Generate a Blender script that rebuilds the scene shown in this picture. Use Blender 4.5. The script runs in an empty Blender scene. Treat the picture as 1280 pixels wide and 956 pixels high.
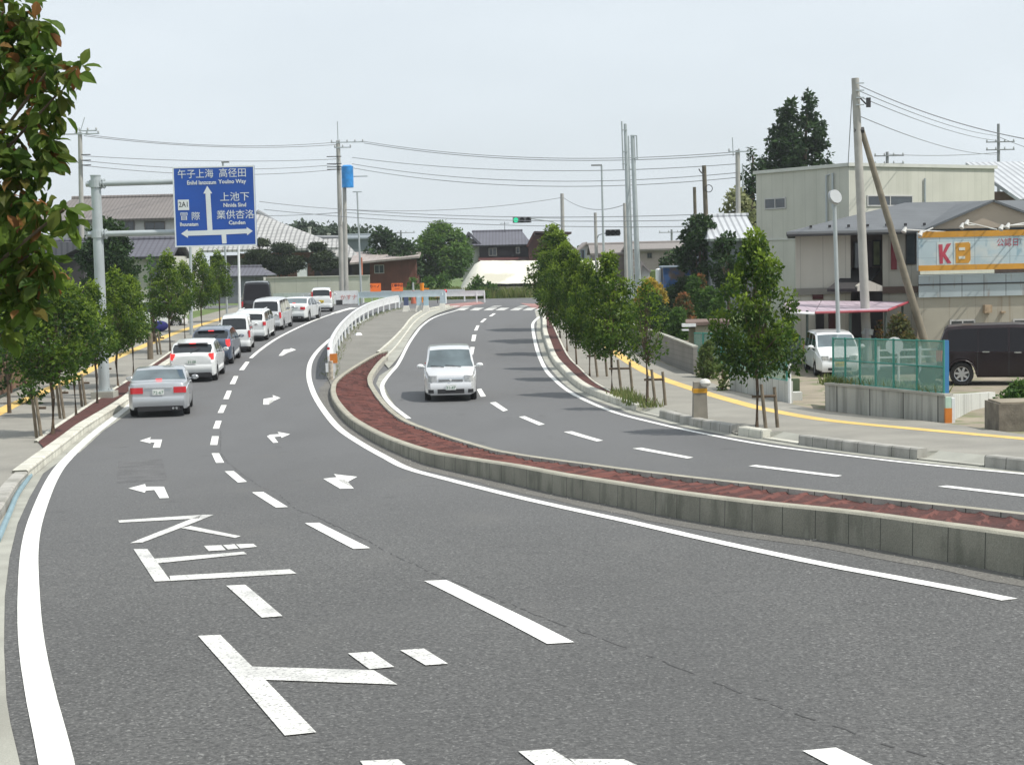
import bpy, bmesh, math, random
from mathutils import Vector, Matrix, noise
R = math.radians
scene = bpy.context.scene
# ---------------------------------------------------------------- camera
FPX, CX, CY, HC = 2000.0, 640.0, 478.0, 4.5
PITCH, ROLL = math.atan(153/2000.0), R(1.3)
Fv = Vector((0, math.cos(PITCH), -math.sin(PITCH)))
R0 = Vector((1, 0, 0)); U0 = Vector((0, math.sin(PITCH), math.cos(PITCH)))
Rv = R0*math.cos(ROLL) - U0*math.sin(ROLL)
Uv = U0*math.cos(ROLL) + R0*math.sin(ROLL)
cam = bpy.data.cameras.new('camera'); camo = bpy.data.objects.new('camera', cam)
scene.collection.objects.link(camo)
cam.sensor_width = 36; cam.lens = 36*FPX/1280; cam.clip_end = 5000; cam.clip_start = 0.1
m = Matrix((Rv, Uv, -Fv)).transposed().to_4x4(); m.translation = (0, 0, HC)
camo.matrix_world = m
scene.camera = camo
# ---------------------------------------------------------------- world and sun
SUN_AZ = Vector((1, -0.40)).normalized()      # direction towards the sun in plan
SUN_EL = R(57)
w = bpy.data.worlds.new('World'); scene.world = w; w.use_nodes = True
nt = w.node_tree; nt.nodes.clear()
sky = nt.nodes.new('ShaderNodeTexSky'); sky.sky_type = 'NISHITA'; sky.sun_disc = False
sky.sun_elevation = SUN_EL; sky.sun_rotation = math.atan2(SUN_AZ.x, SUN_AZ.y)
sky.air_density = 1.0; sky.dust_density = 3.0; sky.ozone_density = 1.0; sky.altitude = 50
# thin high cloud veil over the blue
tc = nt.nodes.new('ShaderNodeTexCoord'); mp = nt.nodes.new('ShaderNodeMapping'); mp.inputs['Scale'].default_value = (1, 1, 3.5)
nz = nt.nodes.new('ShaderNodeTexNoise'); nz.inputs['Scale'].default_value = 2.2; nz.inputs['Detail'].default_value = 5
rmp = nt.nodes.new('ShaderNodeMapRange'); rmp.inputs['From Min'].default_value = .3; rmp.inputs['From Max'].default_value = .7
rmp.inputs['To Min'].default_value = .74; rmp.inputs['To Max'].default_value = .96
mx = nt.nodes.new('ShaderNodeMix'); mx.data_type = 'RGBA'; mx.inputs[7].default_value = (8.9, 9.7, 10.3, 1)
bg = nt.nodes.new('ShaderNodeBackground'); bg.inputs['Strength'].default_value = 0.085
out = nt.nodes.new('ShaderNodeOutputWorld')
L = nt.links.new
L(tc.outputs['Generated'], mp.inputs['Vector']); L(mp.outputs['Vector'], nz.inputs['Vector'])
L(nz.outputs['Fac'], rmp.inputs['Value']); L(rmp.outputs['Result'], mx.inputs[0])
L(sky.outputs['Color'], mx.inputs[6]); L(mx.outputs[2], bg.inputs['Color']); L(bg.outputs['Background'], out.inputs['Surface'])
sl = bpy.data.lights.new('sun', 'SUN'); sl.energy = 3.7; sl.angle = R(0.7); sl.color = (1, .955, .88)
so = bpy.data.objects.new('sun', sl); scene.collection.objects.link(so)
sd = Vector((SUN_AZ.x*math.cos(SUN_EL), SUN_AZ.y*math.cos(SUN_EL), math.sin(SUN_EL)))
so.rotation_euler = sd.to_track_quat('Z', 'Y').to_euler(); so.location = (0, 0, 40)
vs = scene.view_settings; vs.view_transform = 'Standard'; vs.look = 'None'; vs.gamma = 1; vs.use_curve_mapping = False
vs.exposure = 0.22
scene.render.engine = 'CYCLES'
try: scene.cycles.max_bounces = 6; scene.cycles.transparent_max_bounces = 12
except Exception: pass
# ---------------------------------------------------------------- terrain and projection
DK = [(-60,3.0),(0,3.0),(8,3.05),(14,3.2),(22,3.6),(32,4.05),(42,4.35),(54,4.45),(68,4.2),(85,3.65),(100,3.28),(115,3.15),(140,3.2),(200,3.3),(3000,3.3)]
def _D(y):
    for i in range(len(DK)-1):
        if y <= DK[i+1][0] or i == len(DK)-2:
            x0,y0 = DK[i]; x1,y1 = DK[i+1]
            m0 = (y1-DK[i-1][1])/(x1-DK[i-1][0]) if i > 0 else 0
            m1 = (DK[i+2][1]-y0)/(DK[i+2][0]-x0) if i+2 < len(DK) else 0
            h = x1-x0; t = max(0, min(1, (y-x0)/h))
            return (2*t**3-3*t*t+1)*y0+(t**3-2*t*t+t)*h*m0+(-2*t**3+3*t*t)*y1+(t**3-t*t)*h*m1
BR = [-60.0]+[float(v) for v in range(-20, 162, 2)]+[200.0, 3000.0]
BZ = [HC-_D(v) for v in BR]
def zg(y):
    y = max(BR[0], min(BR[-1], y))
    lo, hi = 0, len(BR)-1
    while hi-lo > 1:
        mid = (lo+hi)//2
        if BR[mid] <= y: lo = mid
        else: hi = mid
    t = (y-BR[lo])/(BR[hi]-BR[lo])
    return BZ[lo]*(1-t)+BZ[hi]*t
CAM = Vector((0, 0, HC))
def ray(px, py): return Fv + Rv*((px-CX)/FPX) + Uv*((CY-py)/FPX)
def W(px, py, Y):                       # the point of the photo at distance Y
    v = ray(px, py); return CAM + v*(Y/v.y)
def G(px, py, h=0.0):                   # the point of the photo on the ground (+h)
    v = ray(px, py); v = v/v.y
    a, b = 1.5, 400.0
    t = a; st = 0.5
    while t < b:
        if HC+v.z*t < zg(t)+h: break
        t += st
    lo, hi = t-st, t
    for _ in range(30):
        mid = (lo+hi)/2
        if HC+v.z*mid < zg(mid)+h: hi = mid
        else: lo = mid
    return Vector((v.x*hi, hi, zg(hi)+h))
def at(px, Y, h=0.0):                   # ground point at distance Y under picture column px
    z = zg(Y)+h; py = 330
    for _ in range(6):
        p = W(px, py, Y); py += (p.z-z)/Y*FPX
    p = W(px, py, Y); return Vector((p.x, Y, z))
# ---------------------------------------------------------------- materials
MATS = {}
def mat(name, col, rough=.8, var=.12, vscale=3.0, bump=0, bscale=30, metal=0, spec=.5, fine=0, fscale=80, coat=0, trans=0, emit=0, alpha=1):
    if name in MATS: return MATS[name]
    mt = bpy.data.materials.new(name); mt.use_nodes = True; n = mt.node_tree.nodes; l = mt.node_tree.links.new
    b = n['Principled BSDF']; b.inputs['Roughness'].default_value = rough; b.inputs['Metallic'].default_value = metal
    b.inputs['Specular IOR Level'].default_value = spec; b.inputs['Coat Weight'].default_value = coat; b.inputs['Coat Roughness'].default_value = .04
    b.inputs['Alpha'].default_value = alpha
    g = n.new('ShaderNodeNewGeometry')
    def nois(s, d=4):
        q = n.new('ShaderNodeTexNoise'); q.inputs['Scale'].default_value = s; q.inputs['Detail'].default_value = d
        l(g.outputs['Position'], q.inputs['Vector']); return q
    def scaled(src, node, amt):
        mr = n.new('ShaderNodeMapRange'); mr.inputs['From Min'].default_value = .3; mr.inputs['From Max'].default_value = .7
        mr.inputs['To Min'].default_value = 1-amt; mr.inputs['To Max'].default_value = 1+amt
        l(node.outputs['Fac'], mr.inputs['Value'])
        vm = n.new('ShaderNodeVectorMath'); vm.operation = 'SCALE'
        if isinstance(src, tuple): vm.inputs[0].default_value = src[:3]
        else: l(src, vm.inputs[0])
        l(mr.outputs['Result'], vm.inputs['Scale']); return vm.outputs['Vector']
    s = tuple(col[:3])
    if var: s = scaled(s, nois(vscale), var)
    if fine: s = scaled(s, nois(fscale, 2), fine)
    if isinstance(s, tuple): b.inputs['Base Color'].default_value = (*s, 1)
    else: l(s, b.inputs['Base Color'])
    if bump:
        q = nois(bscale, 3); bp = n.new('ShaderNodeBump'); bp.inputs['Strength'].default_value = bump; bp.inputs['Distance'].default_value = .02
        l(q.outputs['Fac'], bp.inputs['Height']); l(bp.outputs['Normal'], b.inputs['Normal'])
    if emit:
        b.inputs['Emission Color'].default_value = (*col[:3], 1); b.inputs['Emission Strength'].default_value = emit
    MATS[name] = mt; mt['src'] = 1
    return mt
def col_src(mt):
    b = mt.node_tree.nodes['Principled BSDF']; li = b.inputs['Base Color'].links
    return b, (li[0].from_socket if li else None)
def overlay(mt, fac_socket, colour):
    """mix another colour over the base where fac is 1"""
    n = mt.node_tree.nodes; l = mt.node_tree.links.new; b, s = col_src(mt)
    mx = n.new('ShaderNodeMix'); mx.data_type = 'RGBA'
    l(fac_socket, mx.inputs[0])
    if s: l(s, mx.inputs[6])
    else: mx.inputs[6].default_value = b.inputs['Base Color'].default_value
    mx.inputs[7].default_value = (*colour, 1); l(mx.outputs[2], b.inputs['Base Color'])
def mathn(mt, op, a, b=None, c=None):
    q = mt.node_tree.nodes.new('ShaderNodeMath'); q.operation = op
    for i, v in enumerate((a, b, c)):
        if v is None: continue
        if isinstance(v, (int, float)): q.inputs[i].default_value = v
        else: mt.node_tree.links.new(v, q.inputs[i])
    return q.outputs[0]
def noise_fac(mt, scale, lo, hi, stretch=(1,1,1), detail=4):
    n = mt.node_tree.nodes; l = mt.node_tree.links.new
    g = n.new('ShaderNodeNewGeometry'); mp = n.new('ShaderNodeMapping'); mp.inputs['Scale'].default_value = stretch
    q = n.new('ShaderNodeTexNoise'); q.inputs['Scale'].default_value = scale; q.inputs['Detail'].default_value = detail
    mr = n.new('ShaderNodeMapRange'); mr.inputs['From Min'].default_value = lo; mr.inputs['From Max'].default_value = hi
    l(g.outputs['Position'], mp.inputs['Vector']); l(mp.outputs['Vector'], q.inputs['Vector']); l(q.outputs['Fac'], mr.inputs['Value'])
    return mr.outputs['Result']
def uv_joint(mt, axis, period, width):
    n = mt.node_tree.nodes; uv = n.new('ShaderNodeUVMap'); uv.uv_map = 'uv'; sp = n.new('ShaderNodeSeparateXYZ')
    mt.node_tree.links.new(uv.outputs['UV'], sp.inputs['Vector'])
    fr = mathn(mt, 'FRACT', mathn(mt, 'DIVIDE', sp.outputs[axis], period))
    return mathn(mt, 'LESS_THAN', fr, width/period)
def pos_joint(mt, axis, period, width, off=0):
    n = mt.node_tree.nodes; g = n.new('ShaderNodeNewGeometry'); sp = n.new('ShaderNodeSeparateXYZ')
    mt.node_tree.links.new(g.outputs['Position'], sp.inputs['Vector'])
    fr = mathn(mt, 'FRACT', mathn(mt, 'DIVIDE', mathn(mt, 'ADD', sp.outputs[axis], off+1000), period))
    return mathn(mt, 'LESS_THAN', fr, width/period)

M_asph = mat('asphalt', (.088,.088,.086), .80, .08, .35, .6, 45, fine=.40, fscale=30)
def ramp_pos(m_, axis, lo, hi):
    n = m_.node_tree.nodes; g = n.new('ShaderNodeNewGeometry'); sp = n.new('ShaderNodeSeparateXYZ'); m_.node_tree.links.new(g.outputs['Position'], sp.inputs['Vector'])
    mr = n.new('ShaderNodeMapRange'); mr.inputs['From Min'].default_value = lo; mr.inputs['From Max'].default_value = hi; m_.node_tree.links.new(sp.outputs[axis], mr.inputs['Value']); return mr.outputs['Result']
overlay(M_asph, mathn(M_asph,'MULTIPLY', noise_fac(M_asph, 34, .58, .70, detail=2), .6), (.30,.30,.29))
overlay(M_asph, mathn(M_asph,'MULTIPLY', noise_fac(M_asph, 26, .44, .33, detail=2), .6), (.032,.032,.033))
overlay(M_asph, mathn(M_asph,'MULTIPLY', ramp_pos(M_asph,1,17,38), .80), (.128,.130,.134))  # asphalt pales with distance: older surface, plus grazing sheen put into the colour
overlay(M_asph, mathn(M_asph,'MULTIPLY', noise_fac(M_asph, .30, .48, .72, (1,.30,1)), .35), (.068,.068,.069))
overlay(M_asph, mathn(M_asph,'MULTIPLY', noise_fac(M_asph, .9, .60, .74, (1,.5,1)), .35), (.125,.123,.117))
overlay(M_asph, mathn(M_asph,'MULTIPLY', noise_fac(M_asph, 1.7, .68, .76, detail=3), .5), (.06,.06,.06))
M_dust = mat('dusty_road_edge', (.135,.13,.118), .92, .12, .8, .5, 40, fine=.35, fscale=34)
M_crack = mat('tar_seam', (.055,.055,.055), .8, .2)
M_paint = mat('road_paint', (.80,.80,.77), .65, .04, 2, .1, 60)
overlay(M_paint, mathn(M_paint,'MULTIPLY', noise_fac(M_paint, 22, .58, .66, detail=3), .5), (.30,.30,.30))
overlay(M_paint, mathn(M_paint,'MULTIPLY', noise_fac(M_paint, 1.3, .52, .70, detail=4), .35), (.42,.42,.40))
M_paintw = mat('worn_road_paint', (.66,.66,.63), .7, .08, 2, .1, 60)
overlay(M_paintw, mathn(M_paintw,'MULTIPLY', noise_fac(M_paintw, 34, .535, .61, detail=3), .72), (.22,.22,.22))
overlay(M_paintw, mathn(M_paintw,'MULTIPLY', noise_fac(M_paintw, 1.6, .5, .7, detail=3), .5), (.24,.24,.24))
M_kerb = mat('kerb_concrete', (.36,.35,.32), .9, .16, 1.3, .3, 40, fine=.15)
overlay(M_kerb, mathn(M_kerb,'MULTIPLY', noise_fac(M_kerb, 2.2, .45, .7, (1,1,.4)), .6), (.15,.15,.12))
overlay(M_kerb, uv_joint(M_kerb, 0, .60, .018), (.06,.06,.05))
M_kerbl = mat('pale_kerb_concrete', (.56,.55,.48), .9, .12, 1.3, .3, 40, fine=.12)
overlay(M_kerbl, mathn(M_kerbl,'MULTIPLY', noise_fac(M_kerbl, 1.7, .5, .75), .5), (.26,.25,.20))
overlay(M_kerbl, uv_joint(M_kerbl, 0, .60, .018), (.12,.12,.10))
M_kmed = mat('mossy_median_concrete', (.235,.228,.185), .92, .2, 1.2, .35, 30, fine=.2)
overlay(M_kmed, mathn(M_kmed,'MULTIPLY', noise_fac(M_kmed, 2.5, .50, .66, (1.5,1.5,.5)), .45), (.075,.08,.058))
overlay(M_kmed, mathn(M_kmed,'MULTIPLY', noise_fac(M_kmed, 9, .62, .70, (1.5,1.5,.25)), .5), (.30,.30,.25))
overlay(M_kmed, uv_joint(M_kmed, 0, .60, .014), (.06,.06,.05))
M_ktop = mat('median_kerb_top', (.33,.315,.255), .9, .15, 2, .3, 40, fine=.2)
M_gut = mat('gutter_concrete', (.33,.33,.29), .9, .14, 1.2, .2, 30, fine=.12)
overlay(M_gut, mathn(M_gut,'MULTIPLY', noise_fac(M_gut, .9, .5, .7), .55), (.22,.21,.18))
M_walk = mat('pavement_asphalt', (.255,.245,.215), .92, .12, .6, .3, 50, fine=.14, fscale=40)
overlay(M_walk, mathn(M_walk,'MULTIPLY', noise_fac(M_walk, .5, .5, .72), .5), (.16,.155,.14))
M_yel = mat('tactile_yellow', (.66,.45,.14), .8, .12, 1.5, .2, 60)
overlay(M_yel, mathn(M_yel,'MULTIPLY', noise_fac(M_yel, 3, .55, .75), .45), (.34,.27,.15))
M_mulch = mat('red_netting_mulch', (.072,.023,.018), .95, .3, 3, .8, 12, fine=.35, fscale=25)
M_mulchl = mat('pale_red_netting', (.122,.042,.033), .95, .2, 3, .5, 20)
M_isl = mat('island_asphalt', (.19,.185,.165), .93, .12, .8, .4, 50, fine=.2)
M_pink = mat('red_surfacing', (.32,.17,.155), .9, .15)
M_grass = mat('grass', (.10,.15,.04), .95, .35, .8, .5, 10, fine=.25, fscale=10)
M_soil = mat('dirt_yard', (.26,.225,.17), .95, .2, .7, .5, 12, fine=.15)
overlay(M_soil, mathn(M_soil,'MULTIPLY', noise_fac(M_soil, 1.2, .52, .62), .7), (.12,.15,.06))
M_whitem = mat('white_enamel', (.74,.76,.77), .42, .06, 3)
overlay(M_whitem, mathn(M_whitem,'MULTIPLY', noise_fac(M_whitem, 3, .60, .72, (1,1,.3)), .35), (.40,.38,.33))
M_galv = mat('galvanised_steel', (.42,.46,.47), .5, .08, 2, metal=.35)
M_conc = mat('pole_concrete', (.36,.355,.33), .85, .12, 2, .1, 40)
M_wood = mat('brown_pole_wood', (.13,.115,.085), .9, .25, 2, .3, 25)
M_bark = mat('bark', (.105,.075,.05), .95, .3, 8, .5, 40)
M_stake = mat('stake_wood', (.17,.14,.10), .95, .25, 6, .3, 40)
M_wire = mat('cable_black', (.09,.095,.10), .7, 0)
M_dark = mat('dark_metal', (.03,.03,.032), .6, 0)
M_glass = mat('window_glass', (.045,.055,.065), .07, .25, 1.5, spec=.8)
M_rubber = mat('tyre_rubber', (.018,.018,.018), .8, 0)
M_blackp = mat('black_plastic', (.02,.02,.022), .55, 0)
M_rim = mat('alloy_rim', (.55,.56,.58), .3, 0, metal=.8)
# ---------------------------------------------------------------- mesh builder
COL = scene.collection
def wloc(o):
    v = Vector((0,0,0))
    while o is not None: v += o.location; o = o.parent
    return v
class MB:
    def __init__(s): s.v = []; s.f = []; s.uv = None
    def add(s, vs, fs):
        b = len(s.v); s.v += [tuple(q) for q in vs]; s.f += [tuple(b+i for i in f) for f in fs]; return s
    def box(s, x0, x1, y0, y1, z0, z1):
        return s.add([(x0,y0,z0),(x1,y0,z0),(x1,y1,z0),(x0,y1,z0),(x0,y0,z1),(x1,y0,z1),(x1,y1,z1),(x0,y1,z1)],
            [(0,3,2,1),(4,5,6,7),(0,1,5,4),(1,2,6,5),(2,3,7,6),(3,0,4,7)])
    def bxc(s, c, sz, rz=0, taper=1):
        hx, hy, hz = sz[0]/2, sz[1]/2, sz[2]/2; ca, sa = math.cos(rz), math.sin(rz); vs = []
        for z, k in ((-hz,1),(hz,taper)):
            for x, y in ((-hx,-hy),(hx,-hy),(hx,hy),(-hx,hy)):
                x *= k; y *= k
                vs.append((c[0]+x*ca-y*sa, c[1]+x*sa+y*ca, c[2]+z))
        return s.add(vs, [(0,3,2,1),(4,5,6,7),(0,1,5,4),(1,2,6,5),(2,3,7,6),(3,0,4,7)])
    def cyl(s, p0, p1, r0, r1=None, n=10, caps=True):
        if r1 is None: r1 = r0
        p0, p1 = Vector(p0), Vector(p1); d = (p1-p0)
        if d.length < 1e-6: return s
        d.normalize(); a = d.orthogonal().normalized(); b = d.cross(a); vs = []
        for p, r in ((p0,r0),(p1,r1)):
            for i in range(n):
                t = 2*math.pi*i/n; vs.append(p+a*(r*math.cos(t))+b*(r*math.sin(t)))
        fs = [(i,(i+1)%n,n+(i+1)%n,n+i) for i in range(n)]
        if caps: fs += [tuple(range(n-1,-1,-1)), tuple(range(n,2*n))]
        return s.add(vs, fs)
    def tube(s, pts, r, n=6, r1=None):
        pts = [Vector(p) for p in pts]; vs = []; m_ = len(pts); up = Vector((0,0,1))
        for i, p in enumerate(pts):
            d = (pts[min(i+1,m_-1)]-pts[max(i-1,0)]).normalized(); a = d.cross(up)
            if a.length < 1e-3: a = Vector((1,0,0))
            a.normalize(); b = a.cross(d); rr = r if r1 is None else r+(r1-r)*i/(m_-1)
            for k in range(n):
                t = 2*math.pi*k/n; vs.append(p+a*(rr*math.cos(t))+b*(rr*math.sin(t)))
        fs = [(i*n+k, i*n+(k+1)%n, (i+1)*n+(k+1)%n, (i+1)*n+k) for i in range(m_-1) for k in range(n)]
        fs += [tuple(range(n-1,-1,-1)), tuple(range((m_-1)*n, m_*n))]
        return s.add(vs, fs)
    def prism(s, poly, vec):
        n = len(poly); vec = Vector(vec); vs = [Vector(p) for p in poly]+[Vector(p)+vec for p in poly]
        return s.add(vs, [tuple(range(n)), tuple(range(2*n-1,n-1,-1))]+[(i,i+n,(i+1)%n+n,(i+1)%n) for i in range(n)])
    def ball(s, c, r, sz=1, n=10, m_=6):
        vs = [(c[0],c[1],c[2]-r*sz)]
        for j in range(1,m_):
            ph = -math.pi/2+math.pi*j/m_
            for i in range(n):
                t = 2*math.pi*i/n; vs.append((c[0]+r*math.cos(ph)*math.cos(t), c[1]+r*math.cos(ph)*math.sin(t), c[2]+r*sz*math.sin(ph)))
        vs.append((c[0],c[1],c[2]+r*sz)); fs = [(0,1+(i+1)%n,1+i) for i in range(n)]
        for j in range(m_-2):
            for i in range(n): fs.append((1+j*n+i,1+j*n+(i+1)%n,1+(j+1)*n+(i+1)%n,1+(j+1)*n+i))
        k = len(vs)-1; o = 1+(m_-2)*n
        fs += [(k,o+i,o+(i+1)%n) for i in range(n)]
        return s.add(vs, fs)
    def build(s, name, mt, parent=None, smooth=False, sharp=35, local=False, fixn=True):
        me = bpy.data.meshes.new(name)
        off = wloc(parent) if (parent is not None and not local) else Vector((0,0,0))
        me.from_pydata([tuple(Vector(q)-off) for q in s.v], [], s.f); 
        if s.uv:
            ul = me.uv_layers.new(name='uv')
            for p in me.polygons:
                for li in p.loop_indices: ul.data[li].uv = s.uv[me.loops[li].vertex_index]
        if fixn:
            bm = bmesh.new(); bm.from_mesh(me); bmesh.ops.recalc_face_normals(bm, faces=bm.faces); bm.to_mesh(me); bm.free()
        if smooth:
            me.polygons.foreach_set('use_smooth', [True]*len(me.polygons))
            try: me.set_sharp_from_angle(angle=R(sharp))
            except Exception: pass
        me.materials.append(mt); me.update()
        o = bpy.data.objects.new(name, me); COL.objects.link(o); o.parent = parent
        return o
def tag(o, label=None, cat=None, group=None, kind=None):
    if label: o['label'] = label
    if cat: o['category'] = cat
    if group: o['group'] = group
    if kind: o['kind'] = kind
    return o
def thing(name, label, cat, loc=(0,0,0), group=None, rz=0):
    o = bpy.data.objects.new(name, None); COL.objects.link(o); o.location = loc; o.rotation_euler = (0,0,rz); o.empty_display_size = .3
    return tag(o, label, cat, group)
KIDS = {}
def copy_tree(o, parent=None):
    c = o.copy(); COL.objects.link(c); c.parent = parent
    for ch in list(o.children): copy_tree(ch, c)
    return c
def spline(pts, step=.5):
    P = [Vector(p) for p in pts]; o = []
    for i in range(len(P)-1):
        p0 = P[max(i-1,0)]; p1 = P[i]; p2 = P[i+1]; p3 = P[min(i+2,len(P)-1)]
        n = max(1, int((p2-p1).length/step))
        for k in range(n):
            t = k/n
            o.append(.5*((2*p1)+(p2-p0)*t+(2*p0-5*p1+4*p2-p3)*t*t+(3*p1-p0-3*p2+p3)*t**3))
    o.append(P[-1]); return o
def resample(pts, n):
    L_ = [0]
    for a, b in zip(pts, pts[1:]): L_.append(L_[-1]+(b-a).length)
    o = []; j = 0
    for i in range(n):
        t = L_[-1]*i/(n-1)
        while j < len(L_)-2 and L_[j+1] < t: j += 1
        u = (t-L_[j])/max(1e-9, L_[j+1]-L_[j]); o.append(pts[j].lerp(pts[j+1], u))
    return o
def normals2(P):
    o = []
    for i in range(len(P)):
        d = (P[min(i+1,len(P)-1)]-P[max(i-1,0)]); d.z = 0; d.normalize(); o.append(Vector((d.y, -d.x, 0)))   # to the right of travel
    return o
def drape(bm_faces_pts, h, name, mt, kind='structure', parent=None):
    """faces given as lists of xy points; cut at terrain breaks and laid at ground + h"""
    bm = bmesh.new()
    for f in bm_faces_pts:
        vs = [bm.verts.new((p[0], p[1], 0)) for p in f]
        try: bm.faces.new(vs)
        except Exception: pass
    big = [f for f in bm.faces if len(f.verts) > 4]
    if big: bmesh.ops.triangulate(bm, faces=big)
    ys = [v.co.y for v in bm.verts]; y0, y1 = min(ys), max(ys)
    for b in BR:
        if y0 < b < y1:
            bmesh.ops.bisect_plane(bm, geom=bm.verts[:]+bm.edges[:]+bm.faces[:], plane_co=(0,b,0), plane_no=(0,1,0), dist=1e-5)
    for v in bm.verts: v.co.z = zg(v.co.y)+h
    for f in bm.faces:
        f.normal_update()
        if f.normal.z < 0: f.normal_flip()
    me = bpy.data.meshes.new(name); bm.to_mesh(me); bm.free(); me.materials.append(mt)
    o = bpy.data.objects.new(name, me); COL.objects.link(o); o.parent = parent
    if kind: o['kind'] = kind
    return o
def strip(P, a, b):
    N = normals2(P); return [[P[i]+N[i]*a, P[i+1]+N[i+1]*a, P[i+1]+N[i+1]*b, P[i]+N[i]*b] for i in range(len(P)-1)]
def GP(pts, h=0): return [G(x, y, h) for x, y in pts]
def kerb(P, w_, hf, name, mt, side=1, mt_top=None, hb=None):
    """kerb along P (its front foot); side=1: body to the right of travel"""
    N = normals2(P); mb = MB(); mb.uv = []; s = 0; n = len(P)
    for i, p in enumerate(P):
        if i: s += (P[i]-P[i-1]).length
        hh = hf(p) if callable(hf) else hf; nn = N[i]*side; z = zg(p.y)
        for off, dz in ((0,-.05),(.012,hh-.025),(.04,hh),(w_,hh),(w_,-.05)):
            q = p+nn*off; mb.v.append((q.x,q.y,z+dz)); mb.uv.append((s, off+dz))
    for i in range(n-1):
        for k in range(4): mb.f.append((i*5+k,(i+1)*5+k,(i+1)*5+k+1,i*5+k+1))
    mb.f += [tuple(range(5)), tuple((n-1)*5+k for k in (4,3,2,1,0))]
    o = mb.build(name, mt, None, smooth=True, sharp=30); o['kind'] = 'structure'
    if mt_top:
        o.data.materials.append(mt_top)
        for f in o.data.polygons:
            if f.normal.z > .35: f.material_index = 1
    return o
# ================================================================ GROUND, ROADS, KERBS
drape([[(-1200,-60),(1200,-60),(1200,2500),(-1200,2500)]], -.03, 'ground', M_grass)
LK = [(-160,860),(-70,730),(0,652),(36,600),(100,547),(126,528.5),(165,502),(199,469),(217,455),(240,440),(264,425),(292,409),(332,393),(375,381),(425,372)]
lkP = spline(GP(LK), .6)
RKpx = [(674,388),(677.5,400),(678,416),(682.7,432.7),(690,451.6),(702.7,466.6),(715,479),(730,489.5),(753,499.5),(788,511.5),(800,516.5),(824,522),(859,531),(892,538),(914,542),(922,544),(953,549),(998,556),(1060,564.5),(1146,575),(1230,584),(1300,592),(1420,605)]
rkP = spline(GP(RKpx), .6)
# one asphalt sheet between the outer kerbs; the median stands on it
far = [at(700,112), at(720,128), at(600,133), at(470,131), at(340,131), at(340,122), at(425,126)]
near = [Vector((30,8,0)), Vector((30,-15,0)), Vector((-8,-15,0)), Vector((-6,2,0))]
poly = list(reversed([p for p in lkP])) 
poly = [Vector((-6.5,-15,0))] + lkP[::2] + [at(340,121),at(340,131),at(470,131),at(600,134),at(735,132),at(735,112)] + rkP[::2] + [Vector((32,30,0)),Vector((32,-15,0))]
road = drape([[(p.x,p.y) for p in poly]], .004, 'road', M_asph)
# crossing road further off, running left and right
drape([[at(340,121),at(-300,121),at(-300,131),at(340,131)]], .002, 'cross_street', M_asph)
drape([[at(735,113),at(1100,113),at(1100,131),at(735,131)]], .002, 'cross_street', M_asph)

# --- pavements
def side_area(inner, outer, h, name, mt):
    n = 60; a = resample(inner, n); b = resample(outer, n)
    return drape([[a[i],a[i+1],b[i+1],b[i]] for i in range(n-1)], h, name, mt)
LB = [(-420,780),(-230,600),(-120,545),(2,497.5),(38,480.5),(64,469.5),(80,464),(140,438),(200,412),(262,392),(300,383),(345,376)]
lbP = spline(GP(LB,.14), 1)
side_area(lkP, lbP+[at(345,122)], .145, 'pavement', M_walk)
RB = [(745,383),(775,405),(805,441),(835,456),(867,468.5),(912,487),(985,504),(1032,514),(1100,521),(1182,529),(1255,540),(1320,548),(1450,566)]
rbP = spline(GP(RB,.14), 1)
_N = normals2(rkP); rkin = [p-n*.5 for p,n in zip(rkP,_N)]
side_area([at(680,112)]+rkin, [at(745,108)]+rbP, .145, 'pavement', M_walk)
def _seg(a, b):
    ia = min(range(len(rkP)), key=lambda i:(rkP[i]-G(*a)).length); ib = min(range(len(rkP)), key=lambda i:(rkP[i]-G(*b)).length); return ia, ib
for a_, b_ in (((674,388),(798,515)),((826,522),(914,542)),((918,543),(953,549)),((1000,556),(1146,575)),((1232,584),(1420,605))):
    i_, j_ = _seg(a_, b_); drape([[rkP[i]-_N[i]*.2,rkP[i+1]-_N[i+1]*.2,rkin[i+1]-_N[i+1]*.02,rkin[i]-_N[i]*.02] for i in range(i_,j_)], .1435, 'pavement', M_walk)
for nm, pts, wd in (('tactile_paving',[(-150,590),(-60,545),(9.4,509.4),(40.5,496),(66,484),(90,473.6),(125,456),(157,441.5),(183,431),(222,415),(272,399.7),(300,391)],.50),
                ('tactile_paving',[(735,405),(752,425),(777.5,446),(814,467.5),(863,485),(924,503),(960,512),(1035,525),(1136,535),(1280,548),(1400,560)],.42)):
    P = spline(GP(pts,.15), .6); drape(strip(P,-wd/2,wd/2), .1495, nm, M_yel)
# --- kerbs of both sides
i0 = min(range(len(lkP)), key=lambda i:(lkP[i]-G(36,600)).length)
kerb(lkP[i0:], .30, .20, 'kerb', M_kerbl, side=-1)
kerb(lkP[:i0+1], .24, .17, 'kerb', M_kerb, side=-1)
def seg(P, a, b):
    ia = min(range(len(P)), key=lambda i:(P[i]-G(*a)).length); ib = min(range(len(P)), key=lambda i:(P[i]-G(*b)).length); return P[ia:ib+1]
kf = lambda p: .20
kerb(seg(rkP,(674,388),(798,515)), .24, .20, 'kerb', M_kerbl, side=-1)
kerb(seg(rkP,(798,515),(826,522)), .24, .03, 'kerb', M_kerbl, side=-1)
kerb(seg(rkP,(826,522),(914,542)), .22, .21, 'kerb', M_kerb, side=-1)
kerb(seg(rkP,(918,543),(953,549)), .24, .21, 'kerb', M_kerbl, side=-1)
kerb(seg(rkP,(953,549),(1000,556)), .24, .04, 'kerb', M_kerbl, side=-1)
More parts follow.
